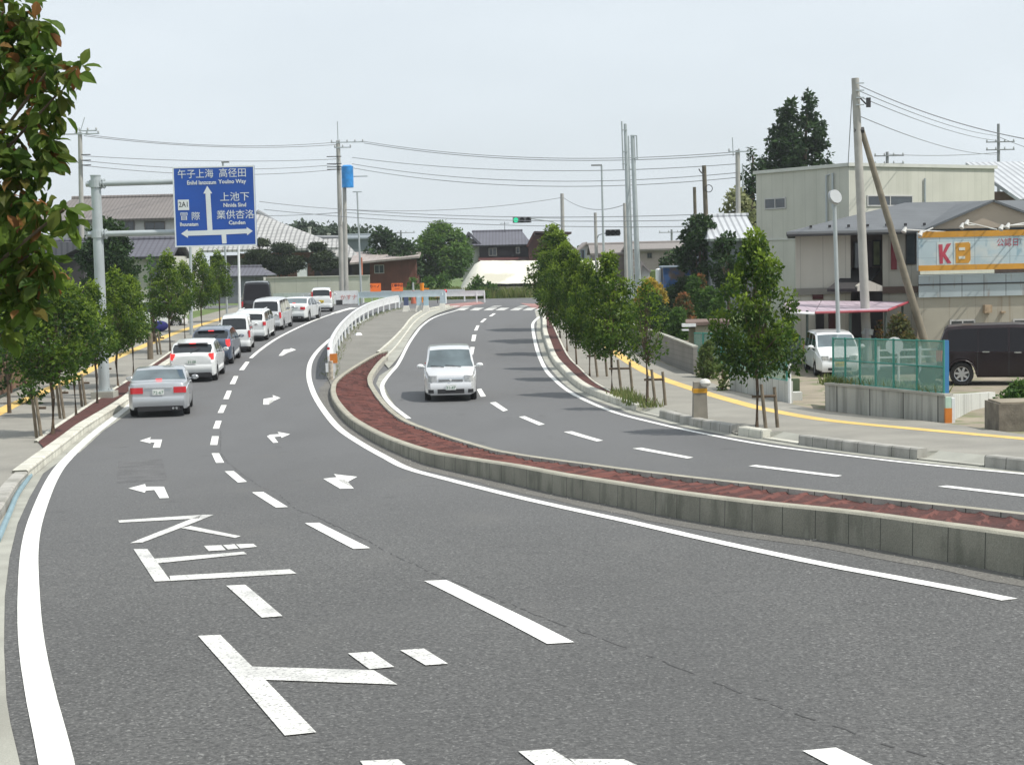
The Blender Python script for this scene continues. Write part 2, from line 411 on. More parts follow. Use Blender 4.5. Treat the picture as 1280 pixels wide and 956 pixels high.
kerb(seg(rkP,(1000,556),(1146,575)), .24, .22, 'kerb', M_kerb, side=-1)
kerb(seg(rkP,(1146,575),(1232,584)), .24, .03, 'kerb', M_kerbl, side=-1)
kerb(seg(rkP,(1232,584),(1420,605)), .24, .22, 'kerb', M_kerb, side=-1)
def seg0(P, a, b):
    ia = min(range(len(P)), key=lambda i:(P[i]-G(*a)).length); ib = min(range(len(P)), key=lambda i:(P[i]-G(*b)).length); return P[ia:ib+1]
drape(strip(seg0(lkP,(75,566),(425,372)), 0, .42), .008, 'gutter', M_gut)
drape([GP([(60,1060),(38,1000),(25,956),(13,905),(8,875),(5,810),(6,746),(12,697),(22,655),(37,622),(54,592),(82,572),(86,557),(36,600),(0,652),(-70,730),(-160,860),(-300,1060)])], .0095, 'gutter', M_gut)
drape(strip(seg(rkP,(674,388),(728,489)), -.0, .45) , .008, 'gutter', M_gut) if False else None
N = normals2(rkP); drape([[rkP[i],rkP[i+1],rkP[i+1]+N[i+1]*.30,rkP[i]+N[i]*.30] for i in range(len(rkP)-1)], .008, 'gutter', M_gut)
# pipe lying in the left gutter
tb = MB().tube(spline(GP([(-3,675),(12,640),(22,617),(38,594)],.04), .3), .045, 8)
tag(tb.build('drain_pipe', mat('blue_grey_pvc',(.20,.30,.34),.5), smooth=True), 'blue grey plastic pipe lying along the left gutter', 'pipe')
# planting beds with red netting
def bed(front, back, name, lab=None):
    n = 70; a = resample(front, n); b = resample(back, n); fs = []
    return drape([[a[i],a[i+1],b[i+1],b[i]] for i in range(n-1)], .175, name, M_mulch)
mbk = spline(GP([(48,552),(73,533),(112,507),(141,488.6),(170,470),(209,444),(227.5,431),(255,417),(285,402)],.17), .6)
mfr = spline(GP([(58,563),(100,531),(126,512),(165,486),(199,457),(217,445),(240,430),(264,416),(290,403)],.17), .6)
bed(mfr, mbk, 'planting_bed')
mbk2 = spline(GP([(686,392),(695,411),(705,432.7),(714,447.8),(728,461.6),(744,476.6),(760.5,486.7),(782,498),(800,505)],.17), .6)
mfr2 = spline(GP([(682,390),(684,410),(689,430),(697,447),(709,461),(722,472.5),(737,482),(760,493),(795,507)],.17), .6)
bed(mfr2, mbk2, 'planting_bed')
for P in (mbk, mbk2):
    kerb(P, .10, .20, 'bed_edging', M_kerbl, side=-1 if P is mbk else 1)
random.seed(5)
# --- median island
HM = [(414,.2),(480,.24),(530,.27),(640,.33),(960,.38),(1280,.42),(1500,.42)]
def hm_px(x):
    if x <= HM[0][0]: return HM[0][1]
    for (a,b),(c,d) in zip(HM, HM[1:]):
        if x <= c: return b+(d-b)*(x-a)/(c-a)
    return HM[-1][1]
LMpx = [(480,445),(468,449),(453,457),(432,470),(417,482),(413,492),(414,502),(419,512),(430,526),(443,537),(480,559),(531,580),(571,590),(640,605),(700,619),(760,631),(846,648),(941,664),(1055,680),(1136,694.5),(1211,708),(1280,721),(1400,745),(1600,790)]
RMpx = [(485,445),(476,454),(467,467),(466,475),(470,484),(488,506),(510.5,522.7),(541,534.5),(571,544.5),(606,554.6),(640,562.6),(740,579),(851,593),(960,605),(1110,621.7),(1280,640.5),(1400,655),(1600,680)]
LM = GP(LMpx); RM = [G(x,y,hm_px(x)*.85+.03) for x,y in RMpx]
LMs = spline(LM,.5); RMs = spline(RM,.5)
hkeys = sorted([(p.y, hm_px(q[0])) for p,q in zip(LM,LMpx) if q[0]>=414], key=lambda t:t[0])
def hmed(p):
    y = p.y
    if y <= hkeys[0][0]: return hkeys[0][1]
    for (a,b),(c,d) in zip(hkeys,hkeys[1:]):
        if y <= c: return b+(d-b)*(y-a)/max(1e-6,(c-a))
    return hkeys[-1][1]
kerb(LMs, .19, hmed, 'median_kerb', M_kmed, side=-1, mt_top=M_ktop)
kerb(RMs, .19, hmed, 'median_kerb', M_kerb, side=1, mt_top=M_ktop)
NLd = normals2(LMs); drape([[LMs[i],LMs[i+1],LMs[i+1]+NLd[i+1]*(.42+.12*noise.noise(LMs[i+1]*.9)),LMs[i]+NLd[i]*(.42+.12*noise.noise(LMs[i]*.9))] for i in range(len(LMs)-1)], .008, 'road_edge_dust', M_dust)
# netting-covered soil with cross ridges between the two kerbs
NL = normals2(LMs); NR = normals2(RMs)
La = resample([p-n*.17 for p,n in zip(LMs,NL)], 1400); Rb = resample([p+n*.17 for p,n in zip(RMs,NR)], 1400)
mb = MB(); K = 7
for i in range(1400):
    for k in range(K):
        t = k/(K-1); p = La[i].lerp(Rb[i], t)
        sk = noise.noise(Vector((p.x*1.1, p.y*1.1, 3)))*.05 + noise.noise(Vector((p.x*4, p.y*4, 7)))*.02
        rid = .04*max(0, 1-abs(((i+t*4+5*noise.noise(Vector((i*.02,t*2,1)))) % 11)-5.5)/1.8)
        mb.v.append((p.x, p.y, zg(p.y)+hmed(p)-.07+rid+sk*.8))
for i in range(1399):
    for k in range(K-1): mb.f.append((i*K+k,(i+1)*K+k,(i+1)*K+k+1,i*K+k+1))
md = mb.build('median_bed', M_mulch, smooth=True, sharp=50); md['kind'] = 'structure'
md.data.materials.append(M_mulchl)
for f in md.data.polygons:
    ii = f.vertices[0]//K; t = (f.vertices[0] % K)/(K-1)
    if abs(((ii+t*4+5*noise.noise(Vector((ii*.02,t*2,1)))) % 11)-5.5) < 1.1 and noise.noise(Vector((ii*.05,t*3,9))) > -.15: f.material_index = 1
# asphalt triangle behind the guardrail and the concrete gutter of the right road
drape([GP([(414,483),(432,471),(453,458),(470,446),(472,441),(490,425.3),(503,411.5),(511,401),(520,394),(530,389),(520,386),(495,386.5),(478,391.5),(459,400),(440,412),(428,424),(417,441),(411,458),(409,472)])], .04, 'traffic_island', M_isl)
gl = GP([(470,443),(490,425.3),(503,411.5),(511,401),(520,394),(532,388),(560,383)]); gr = GP([(486,462),(500,445),(512,424),(521,411.5),(534,400),(548,392.5),(570,385.5)])
n=30; a=resample(spline(gl,.7),n); b=resample(spline(gr,.7),n)
drape([[a[i],a[i+1],b[i+1],b[i]] for i in range(n-1)], .05, 'gutter', M_gut)
kerb(spline(gl,.6), .15, .13, 'kerb', M_kerbl, side=1)
mid=[a[i].lerp(b[i],.45) for i in range(n)]
kerb(mid, .12, .10, 'kerb', M_kerbl, side=1)
drape([GP([(486,462),(474,470),(470,480),(478,492),(488,503),(494,508),(484,494),(480,482),(488,468),(497,455)])], .009, 'gutter', M_gut)
# red surfacing patches by the far crossing
drape([GP([(650,379),(690,381),(690,389),(668,386)])], .009, 'red_surfacing', M_pink)
drape([GP([(552,381),(600,377),(606,379.5),(568,385)])], .0085, 'red_surfacing', M_pink)

# ================================================================ MARKINGS
PH = .0125
def line(pts, wd, name='edge_line', mt=M_paint, step=.6):
    P = spline(GP(pts), step); return drape(strip(P,-wd/2,wd/2), PH, name, mt)
line([(78,1040),(71,956),(53,879),(40,808),(36,746),(37.5,684),(47,643),(65,600),(83,575),(113,546),(146,520),(167,503.5),(195,482),(224,461),(250,443),(278,425),(310,406),(350,392),(390,381),(425,375)], .215)
line([(313.4,447.8),(324.7,438),(345,424),(372,410),(400,398),(428,389),(447,385)], .17)
line([(1262,750.5),(1211,740),(1060,712),(960,691.5),(866,671),(790.6,653.5),(690,631.6),(640,620),(561,600),(510,586),(480,571),(450,554),(423,535),(404,512),(391,489),(386,468),(390,449),(405,431),(430,413),(468,396)], .19)
line([(572,388),(544,396.5),(528,407),(518,419),(509,433),(497,456),(486,469),(478,481),(480,494),(490,507),(511,523.5)], .15)
line([(674,396.3),(666.5,404),(666.5,414),(669.5,430),(674,445),(682.7,463),(694,475.4),(710,488.6),(730.6,500),(771,516.5),(822,529.7),(873,541),(960,557),(1060,570),(1161,581.6),(1280,593),(1400,606)], .16)
def zz(sc, ox, oy, pts): return [(ox+x/sc, oy+y/sc) for x, y in pts]
D = []
z3 = lambda p: zz(5.3125,240,380,p); z4 = lambda p: zz(5.3125,240,550,p)
D += [z3(p) for p in ([(312,440),(345,440),(382,385),(355,385)],[(250,533),(285,533),(308,480),(278,480)],[(207,633),(243,633),(264,577),(232,577)],[(170,725),(207,725),(230,673),(195,673)],[(138,830),(180,830),(197,777),(158,777)],[(120,938),(168,938),(178,880),(133,880)])]
D += [z4(p) for p in ([(130,90),(180,90),(214,153),(160,155)],[(217,210),(277,208),(365,280),(305,285)],[(398,350),(475,348),(637,448),(557,452)],[(750,556),(845,553),(1185,722),(1072,727)])]
D += [[(530,727),(558,726),(718,804),(684,806)],[(1003,940),(1045,936),(1210,1015),(1160,1024)]]
D += [[(592.5,413.4),(596.5,413.4),(599.5,407),(595.8,407)],[(589,426.6),(593.9,426.6),(595.5,418.8),(590.5,418.8)],[(586.3,443.5),(591.4,443.5),(593.3,434),(588,434)],[(596,487),(601.6,486),(607.5,495.6),(601,496.4)],[(612.2,503.6),(619.7,502.8),(635,513),(629,514.6)],[(648.6,521.4),(656,520.5),(681,530.7),(673.7,532)],[(704.5,540.2),(715,539.5),(754,551),(746,552.2)],[(790.5,561),(802,560),(867,572.3),(859,573.5)],[(935.5,583),(945,581.7),(1053,595),(1045,596.6)],[(1172,608.7),(1184,607.5),(1310,622),(1298,623.6)],
      [(600,403.2),(603.5,403.2),(608.5,398.6),(605,398.6)],[(611,395.6),(615,395.6),(620,392),(616.5,392)]]
drape([GP(p) for p in D], PH, 'lane_dashes', M_paint)
# zebra crossing in the distance
Z = []
for x in (572,590,607,622,640,656,671):
    Z.append([(x-3,388.2),(x+8,388.2),(x+15,385.0),(x+4,385.0)])
for x in (560,575,612,645): Z.append([(x,384),(x+11,383.6),(x+16,382.3),(x+6,382.6)])
drape([GP(p) for p in Z], PH, 'zebra_crossing', mat('faded_crossing_paint', (.50,.50,.48), .75, .25, 2))
drape([GP([(413,392),(421,392),(445,385),(437,385)]), GP([(449,388),(456,388),(473,382),(467,382)])], PH, 'stop_line', M_paint)
z2 = lambda p: zz(3.824,0,350,p); z6 = lambda p: zz(2.4146,0,560,p)
AR = [z2([(668,770),(722,752),(716,764),(775,764),(765,803),(730,803),(740,778),(716,777),(722,783)]),
 z6([(387,123),(438,110),(440,118),(495,118),(510,152),(482,153),(466,128),(440,130),(437,136)]),
 z3([(498,880),(540,925),(573,922),(545,886),(590,880),(594,891),(652,866),(568,851),(580,866),(520,870)]),
 z3([(473,670),(510,670),(512,641),(540,636),(543,645),(588,625),(535,606),(540,621),(475,632)]),
 z3([(575,345),(600,345),(635,318),(655,312),(660,317),(692,305),(655,293),(655,300),(610,304)]),
 z4([(872,260),(985,327),(1075,325),(970,270),(985,261),(1012,264),(1035,280),(1098,247),(942,229),(962,250)])]
drape([GP(p) for p in AR], PH, 'turn_arrows', M_paint)
# the katakana lettering for "speed"
KT = [z6(p) for p in ([(357,220),(610,203),(600,214),(360,227)],[(645,203),(608,203),(392,289),(430,287),(560,237)],[(546,243),(575,237),(727,268),(710,273)],
 [(403,307),(445,307),(515,403),(467,405)],[(465,336),(735,315),(745,322),(475,350)],[(512,388),(875,368),(895,381),(515,403)],
 [(615,297),(668,295),(682,310),(630,313)],[(673,295),(708,292),(720,305),(688,308)],[(712,292),(765,291),(776,300),(725,305)])]
KT += [[(313.5,834.5),(467,839),(497,857),(330,851)]]
drape([GP(p) for p in KT], PH, 'speed_lettering', M_paintw)
drape([GP(p) for p in (z6([(683,418),(740,415),(853,510),(790,515)]), z6([(598,570),(665,567),(955,862),(860,872)]),
 [(435,818),(465,816),(493,835),(462,838)], [(500,814),(530,812),(560,831),(532,833)], [(648,941),(690,938),(770,990),(715,995)], [(712,950.5),(780,951),(800,960),(725,962)], [(450,953),(498,951),(512,962),(458,964)])], PH+.001, 'speed_lettering', M_paintw)
# tar seam wandering through the asphalt
cp = z4([(190,-60),(188,30),(192,80),(230,140),(290,190),(350,240),(400,270),(460,315),(560,350),(680,455),(800,500),(900,545),(1050,615),(1170,670)])+zz(1.4545,400,600,[(120,130),(230,180),(380,240),(500,285),(620,330),(750,380),(880,430),(1000,470),(1100,505),(1300,590)])
P = spline(GP(cp), .12); random.seed(2)
P = [p+Vector((random.uniform(-.018,.018),random.uniform(-.03,.03),0)) for p in P]
N = normals2(P); fs = []
for i in range(len(P)-1):
    if random.random() < .38: continue
    w0 = random.uniform(.004,.012); fs.append([P[i]-N[i]*w0,P[i+1]-N[i+1]*w0,P[i+1]+N[i+1]*w0,P[i]+N[i]*w0])
drape(fs, .0065, 'tar_seam', M_crack)
drape([GP([(148,577),(203,574),(209,600),(146,604)])], .007, 'road_patch', mat('asphalt_patch',(.104,.104,.105),.85,.2,2,.4,40,fine=.3,fscale=30))
drape([GP([(470,560),(520,575),(505,590),(455,572)])], .007, 'road_patch', mat('asphalt_patch',(.104,.104,.105),.85,.2,2,.4,40,fine=.3,fscale=30)) if False else None
# yards: dirt lot on the right, lawn left
yard = [at(1010,51),at(1600,40),at(1700,75),at(850,80),at(880,54)]
rb2 = [p for p in resample(rbP,40)]
drape([[rb2[i] for i in range(14,40)]+[Vector((60,30,0)),Vector((60,66,0)),at(820,66)]], .10, 'dirt_yard', M_soil)
# sloping aprons where the kerb is lowered
for a_, b_ in (((797,515),(828,522.5)),((950,548.5),(1002,556.5)),((1144,575),(1236,584.5)),((912,541),(920,543.5))):
    S = seg(rkP,a_,b_); N = normals2(S); mb = MB()
    for i,p in enumerate(S):
        for off,dz in ((.0,.032),(.20,.034),(.52,.148)):
            q = p-N[i]*off; mb.v.append((q.x,q.y,zg(p.y)+dz))
    for i in range(len(S)-1):
        for k in range(2): mb.f.append((i*3+k,(i+1)*3+k,(i+1)*3+k+1,i*3+k+1))
    for i in (0,len(S)-1):
        b_ = len(mb.v); q = S[i]-N[i]*.20; mb.v.append((q.x,q.y,zg(S[i].y)+.16)); q = S[i]-N[i]*.52; mb.v.append((q.x,q.y,zg(S[i].y)+.16)); mb.f.append((i*3+1,i*3+2,b_+1,b_))
    o = mb.build('kerb_ramp', M_gut, smooth=False); o['kind'] = 'structure'
# ================================================================ CARS
def paint(name, col, metal=0, rough=.28): return mat(name, col, rough, 0, coat=.8, metal=metal)
P_silver = paint('silver_paint', (.50,.52,.54), .55, .32)
P_silver2 = paint('pale_silver_paint', (.66,.67,.68), .35, .34)
P_white = paint('white_paint', (.70,.72,.72), 0, .3)
P_navy = paint('blue_grey_paint', (.075,.10,.15), .3, .3)
P_maroon = mat('dark_maroon_paint', (.012,.005,.007), .35, 0, coat=.25, spec=.3)
M_darkglass = mat('dark_tinted_glass', (.008,.006,.008), .12, 0, spec=.35)
P_black = paint('black_paint', (.012,.013,.016), .1, .25)
M_red = mat('red_lamp_lens', (.55,.02,.03), .2, 0, coat=.6)
M_redlit = mat('lit_brake_lamp', (.9,.04,.04), .2, 0, emit=.9)
M_pink2 = mat('clear_red_lens', (.55,.22,.24), .2, 0, coat=.6)
M_lens = mat('clear_headlamp_lens', (.55,.57,.58), .12, .25, 14, coat=.8, metal=.3)
M_plate = mat('white_plate', (.70,.72,.70), .5, 0)
M_platey = mat('yellow_plate', (.75,.55,.05), .5, 0)
M_ptxt = mat('plate_digits', (.04,.16,.08), .6, 0)
M_ptxk = mat('dark_plate_digits', (.03,.03,.03), .6, 0)
M_chrome = mat('chrome_trim', (.62,.64,.65), .18, 0, metal=.9)
M_carglass = mat('car_glass', (.014,.018,.021), .06, 0, spec=.6, coat=.15)
M_carglass2 = mat('pale_car_glass', (.085,.115,.125), .05, .35, 1.6, spec=.9, coat=.6)
M_greenred = mat('seat_grey', (.08,.08,.085), .9, 0)
FONT_CACHE = {}
def text_mesh(body, size, depth=.004, spacing=1.0, shear=0, bold=0):
    cu = bpy.data.curves.new('lettering', 'FONT'); cu.body = body; cu.size = size; cu.extrude = depth; cu.align_x = 'CENTER'; cu.align_y = 'CENTER'
    cu.space_character = spacing; cu.resolution_u = 2; cu.offset = bold
    ob = bpy.data.objects.new('lettering', cu); COL.objects.link(ob)
    dg = bpy.context.evaluated_depsgraph_get(); me = bpy.data.meshes.new_from_object(ob.evaluated_get(dg))
    bpy.data.objects.remove(ob); bpy.data.curves.remove(cu); return me
def text_obj(name, body, size, mt, parent, origin, right, up, depth=.004, sx=1, spacing=1.0, bold=0):
    """lettering standing in the plane spanned by right and up (local coordinates of the parent)"""
    me = text_mesh(body, size, depth, spacing, bold=bold); r = Vector(right).normalized(); u = Vector(up).normalized(); n = r.cross(u)
    for v in me.vertices: v.co = Vector(origin)+r*(v.co.x*sx)+u*v.co.y+n*v.co.z
    me.materials.clear(); me.materials.append(mt); o = bpy.data.objects.new(name, me); COL.objects.link(o); o.parent = parent; return o
def lerpk(K, x):
    if x <= K[0][0]: return K[0][1]
    for (a,b),(c,d) in zip(K,K[1:]):
        if x <= c: return b+(d-b)*(x-a)/max(1e-9,(c-a))
    return K[-1][1]
def build_car(name, label, pos, heading, S, group=None):
    """local +x is forward. S: profile dictionary"""
    root = thing(name, label, S.get('cat','car'), (0,0,0), group)
    Lh = S['L']/2; Wd = S['W']/2; top = S['top']; belt = S['belt']; zb0 = S.get('zb',.24)
    wr = S.get('wr',.31); wf = Lh-S['fo']; wbk = wf-S['wb']; ra = wr+.055
    plan = [(-Lh,S.get('pr',.84)),(-Lh+.05,.91),(-Lh+.16,.965),(-Lh+.45,1),(0,1.0),(Lh-.8,1),(Lh-.4,.97),(Lh-.16,.90),(Lh-.05,.80),(Lh,S.get('pf',.66))]
    xs = set([-Lh,Lh]); x = -Lh
    while x < Lh: xs.add(round(x,4)); x += .16
    for k in top+belt+plan: xs.add(round(k[0],4))
    for c in (wf,wbk):
        for i in range(15): xs.add(round(c-ra*math.cos(math.pi*i/14),4))
    seams = S.get('seams',[])
    sideg = S['side']            # list of glass x intervals
    ws = S['ws']; rw = S['rw']   # windscreen and rear window intervals
    for a,b in sideg+[ws,rw]: xs.add(a); xs.add(b)
    for s_ in seams: xs.add(s_); xs.add(round(s_+.022,4))
    xs = sorted(v for v in xs if -Lh <= v <= Lh)
    xx = [xs[0]]
    for v in xs[1:]:
        if v-xx[-1] > .006: xx.append(v)
    tum = S.get('tum',.26)
    rings = []
    for x in xx:
        zb = zb0 + max(0,(.10 if abs(x)>Lh-.03 else 0))
        for c in (wf,wbk):
            if abs(x-c) < ra: zb = max(zb, wr+math.sqrt(max(0,ra*ra-(x-c)**2)))
        w_ = Wd*lerpk(plan,x); t = lerpk(top,x); b = min(lerpk(belt,x), t-.012); h = t-b
        zm = max(zb+.03, .5*(zb0+b)); wt = w_*.955 - tum*h
        half = [(0,zb),(w_*.93,zb),(w_*.985,min(zb+.05,b-.03)),(w_,max(min(zm,b-.02),zb+.06) if zb+.06<b-.02 else b-.02),(w_*.99,b-.012),(w_*.955,b+.0),
                (w_*.955-tum*h*.86,b+h*.86),(wt-.06*min(1,h*3),b+h*.975),(wt*.5,t+.006),(0,t+.012)]
        rings.append(half)
    nh = 10
    def V(i,k,sd): y,z = rings[i][k]; return (xx[i], y*sd, z)
    parts = {'body':MB(),'windscreen':MB(),'rear_window':MB(),'underbody':MB()}
    for i in range(len(xx)-1):
        xm = (xx[i]+xx[i+1])/2; hh = lerpk(top,xm)-lerpk(belt,xm)
        for k in range(nh-1):
            tgt = 'body'
            if k == 0: tgt = 'underbody'
            elif k in (7,8) and ws[0] < xm < ws[1]: tgt = 'windscreen'
            elif k in (7,8) and rw[0] < xm < rw[1]: tgt = 'rear_window'
            elif k == 5 and any(a < xm < b for a,b in sideg) and hh > .08: tgt = 'side_window%d' % [j for j,(a,b) in enumerate(sideg) if a < xm < b][0]
            elif k in (2,3,4) and any(s_ <= xm <= s_+.022 for s_ in seams): tgt = 'door_seam%d' % [j for j,s_ in enumerate(seams) if s_ <= xm <= s_+.022][0]
            for sd in (1,-1): parts.setdefault(tgt+('L' if sd>0 else 'R') if tgt[:4] in ('side','door') else tgt, MB()).add([V(i,k,sd),V(i+1,k,sd),V(i+1,k+1,sd),V(i,k+1,sd)],[(0,1,2,3)])
    for i in (0,len(xx)-1):
        for k in range(1,nh-1):
            for sd in (1,-1):
                parts['body'].add([V(i,k,1),V(i,k+1,1),V(i,k+1,-1),V(i,k,-1)],[(0,1,2,3)]) if sd==1 else None
    mats = {'body':S['paint'],'windscreen':S.get('gl',M_carglass),'rear_window':S.get('gr',M_carglass),'side_window':S.get('gs',M_carglass),'underbody':M_blackp,'door_seam':M_blackp}
    def merge(mb):
        bm = bmesh.new(); vs=[bm.verts.new(v) for v in mb.v]
        for f in mb.f:
            try: bm.faces.new([vs[j] for j in f])
            except Exception: pass
        bmesh.ops.remove_doubles(bm, verts=bm.verts, dist=.0008)
        bmesh.ops.recalc_face_normals(bm, faces=bm.faces)
        return bm
    for nm, mb in parts.items():
        if not mb.f: continue
        nm = 'side_window' if nm[:4]=='side' else 'door_seam' if nm[:4]=='door' else nm
        bm = merge(mb); me = bpy.data.meshes.new(nm)
        if nm not in ('underbody',):
            cen = Vector((0,0,.7))
            for f in bm.faces:
                if f.normal.dot(f.calc_center_median()-cen) < 0: f.normal_flip()
        bm.to_mesh(me); bm.free(); me.materials.append(mats[nm])
        me.polygons.foreach_set('use_smooth',[True]*len(me.polygons))
        try: me.set_sharp_from_angle(angle=R(28))
        except Exception: pass
        o = bpy.data.objects.new(nm, me); COL.objects.link(o); o.parent = root
    # ---- contour bands wrapped round an end of the car
    def contour(end, y, off):
        sgn = 1 if end > 0 else -1; ay = abs(y)/Wd
        pts = [(Lh*sgn, lerpk(plan, Lh*sgn))]
        xq = Lh*sgn; 
        if ay > lerpk(plan, Lh*sgn):
            for i in range(200):
                xq = sgn*(Lh-i*.004)
                if lerpk(plan, xq) >= ay: break
        return Vector((xq+sgn*off, y*(1+off/Wd*.8), 0))
    def band(nm, end, y0, y1, z0, z1, mt, off=.02, n=14, zs=0, thick=.05, wrap=0, roll=0):
        mb = MB(); ys = [y0+(y1-y0)*i/n for i in range(n+1)]; P_ = [contour(end,y,off) for y in ys]
        if wrap:       # run on along the flank
            sg = 1 if end>0 else -1
            e1 = P_[-1]; P_.append(Vector((e1.x-sg*wrap, e1.y+ (.012 if e1.y>0 else -.012), 0)))
            if y0 < 0 < y1: e0 = P_[0]; P_.insert(0, Vector((e0.x-sg*wrap, e0.y-.012, 0)))
        m_ = len(P_); sg = 1 if end>0 else -1
        for i,p in enumerate(P_):
            z1_ = z1 + zs*(abs(p.y)/Wd)
            inn = Vector((p.x-sg*thick, p.y*(1-thick/Wd*.6), 0))
            mb.v += [(inn.x,inn.y,z0),(p.x-sg*roll,p.y,z0),(p.x,p.y,z0+(z1_-z0)*.35),(p.x,p.y,z0+(z1_-z0)*.8),(p.x-sg*roll*.8,p.y,z1_),(inn.x,inn.y,z1_)]
        for i in range(m_-1):
            for k in range(5): mb.f.append((i*6+k,(i+1)*6+k,(i+1)*6+k+1,i*6+k+1))
        mb.f += [tuple(range(6)), tuple((m_-1)*6+k for k in range(5,-1,-1))]
        return mb.build(nm, mt, root, smooth=True, sharp=40, local=True)
    for (nm,end,y0,y1,z0,z1,mt,kw) in S['bands']:
        band(nm,end,y0,y1,z0,z1,mt,**kw)
        if kw.get('n') != 99 and y0 > 0: band(nm,end,-y1,-y0,z0,z1,S.get('lampL',{}).get(nm,mt) ,**kw)
    # ---- plate
    for end,z,mt,txt,tm in S['plates']:
        sg = 1 if end>0 else -1; xo = sg*(Lh+.035+S.get('po',0))
        pl = MB().box(min(xo,xo+sg*.015),max(xo,xo+sg*.015),-.165,.165,z-.083,z+.083).build('licence_plate', mt, root, local=True)
        text_obj('plate_digits', txt, .13, tm, pl, (xo+sg*.018,0,z-.018), (0,sg,0),(0,0,1), .002, 1.0)
    # ---- wheels
    for x in (wf,wbk):
        for sd in (1,-1):
            yo = sd*(Wd-.015); yi = sd*(Wd-.215)
            mb = MB(); r = wr; prof = [(yi,r*.62),(yi,r*.93),(yi+sd*.03,r),(yo-sd*.03,r),(yo,r*.93),(yo-sd*.005,r*.66),(yo-sd*.03,r*.62)]; n=22
            for y,rr in prof:
                for i in range(n): t=2*math.pi*i/n; mb.v.append((x+rr*math.cos(t),y,wr+rr*math.sin(t)))
            for j in range(len(prof)-1):
                for i in range(n): mb.f.append((j*n+i,j*n+(i+1)%n,(j+1)*n+(i+1)%n,(j+1)*n+i))
            wh = mb.build('wheel', M_rubber, root, smooth=True, local=True)
            mb = MB(); yr = yo-sd*.02
            MB().cyl((x,yr-sd*.07,wr),(x,yr-sd*.055,wr),r*.62,n=20).build('brake_disc', M_dark, wh, local=True)
            ns = S.get('spokes',6)
            for i in range(ns):
                t = 2*math.pi*i/ns+.3; c,s_ = math.cos(t),math.sin(t)
                a = Vector((-s_,0,c)); q = Vector((c,0,s_)); o_ = Vector((x,yr-sd*.02,wr))
                mb.prism([o_+a*.04,o_+q*(r*.60)+a*.028,o_+q*(r*.60)-a*.028,o_-a*.04],(0,sd*.012,0))
            mb.cyl((x,yr-sd*.02,wr),(x,yr,wr),.06,n=12)
            for a0 in range(20):
                t0=2*math.pi*a0/20; t1=2*math.pi*(a0+1)/20
                mb.add([(x+r*.66*math.cos(t0),yr,wr+r*.66*math.sin(t0)),(x+r*.66*math.cos(t1),yr,wr+r*.66*math.sin(t1)),(x+r*.585*math.cos(t1),yr-sd*.012,wr+r*.585*math.sin(t1)),(x+r*.585*math.cos(t0),yr-sd*.012,wr+r*.585*math.sin(t0))],[(0,1,2,3)])
            mb.build('rim', S.get('rim',M_rim), wh, local=True)
    # ---- mirrors
    if 'mir' in S:
        mx_, mz = S['mir']
        for sd in (1,-1):
            mb = MB(); yb = Wd*.93
            mb.ball((0,0,0),.1,1); mb.v = [(mx_+q[0]*.75, sd*(yb+.17)+q[1]*1.25, mz+q[2]*.75) for q in mb.v]
            mb.cyl((mx_+.01,sd*(yb-.03),mz-.05),(mx_,sd*(yb+.12),mz-.02),.025,n=8)
            mo = mb.build('mirror', S.get('mirm',S['paint']), root, smooth=True, local=True, sharp=60)
            g_ = MB().cyl((mx_-.078,sd*(yb+.17),mz),(mx_-.082,sd*(yb+.17),mz),.065,n=12).build('mirror_glass', M_chrome, mo, local=True)
    # ---- handles, wipers, extra parts
    for hx,hz in S.get('handles',[]):
        for sd in (1,-1):
            MB().bxc((hx,sd*(Wd*1.0+.008),hz),(.19,.035,.035)).build('door_handle', S.get('hm',M_chrome), root, local=True)
    for nm,fn,mt in S.get('extra',[]):
        mb = MB(); fn(mb, Lh, Wd); mb.build(nm, mt, root, local=True, smooth=True, sharp=40)
    root.rotation_euler = (S.get('pitch',0),0,heading); root.location = pos
    return root
def tilt(root):                 # sit all four wheels on the slope
    y = root.location.y; s = (zg(y+1.3)-zg(y-1.3))/2.6; h = root.rotation_euler.z
    fwd = math.atan(s*math.sin(h)); side = math.atan(s*math.cos(h))
    root.rotation_mode = 'XYZ'; root.rotation_euler = (side, -fwd, h)
    root.location.z = zg(y)+.006
def mk(z): return z
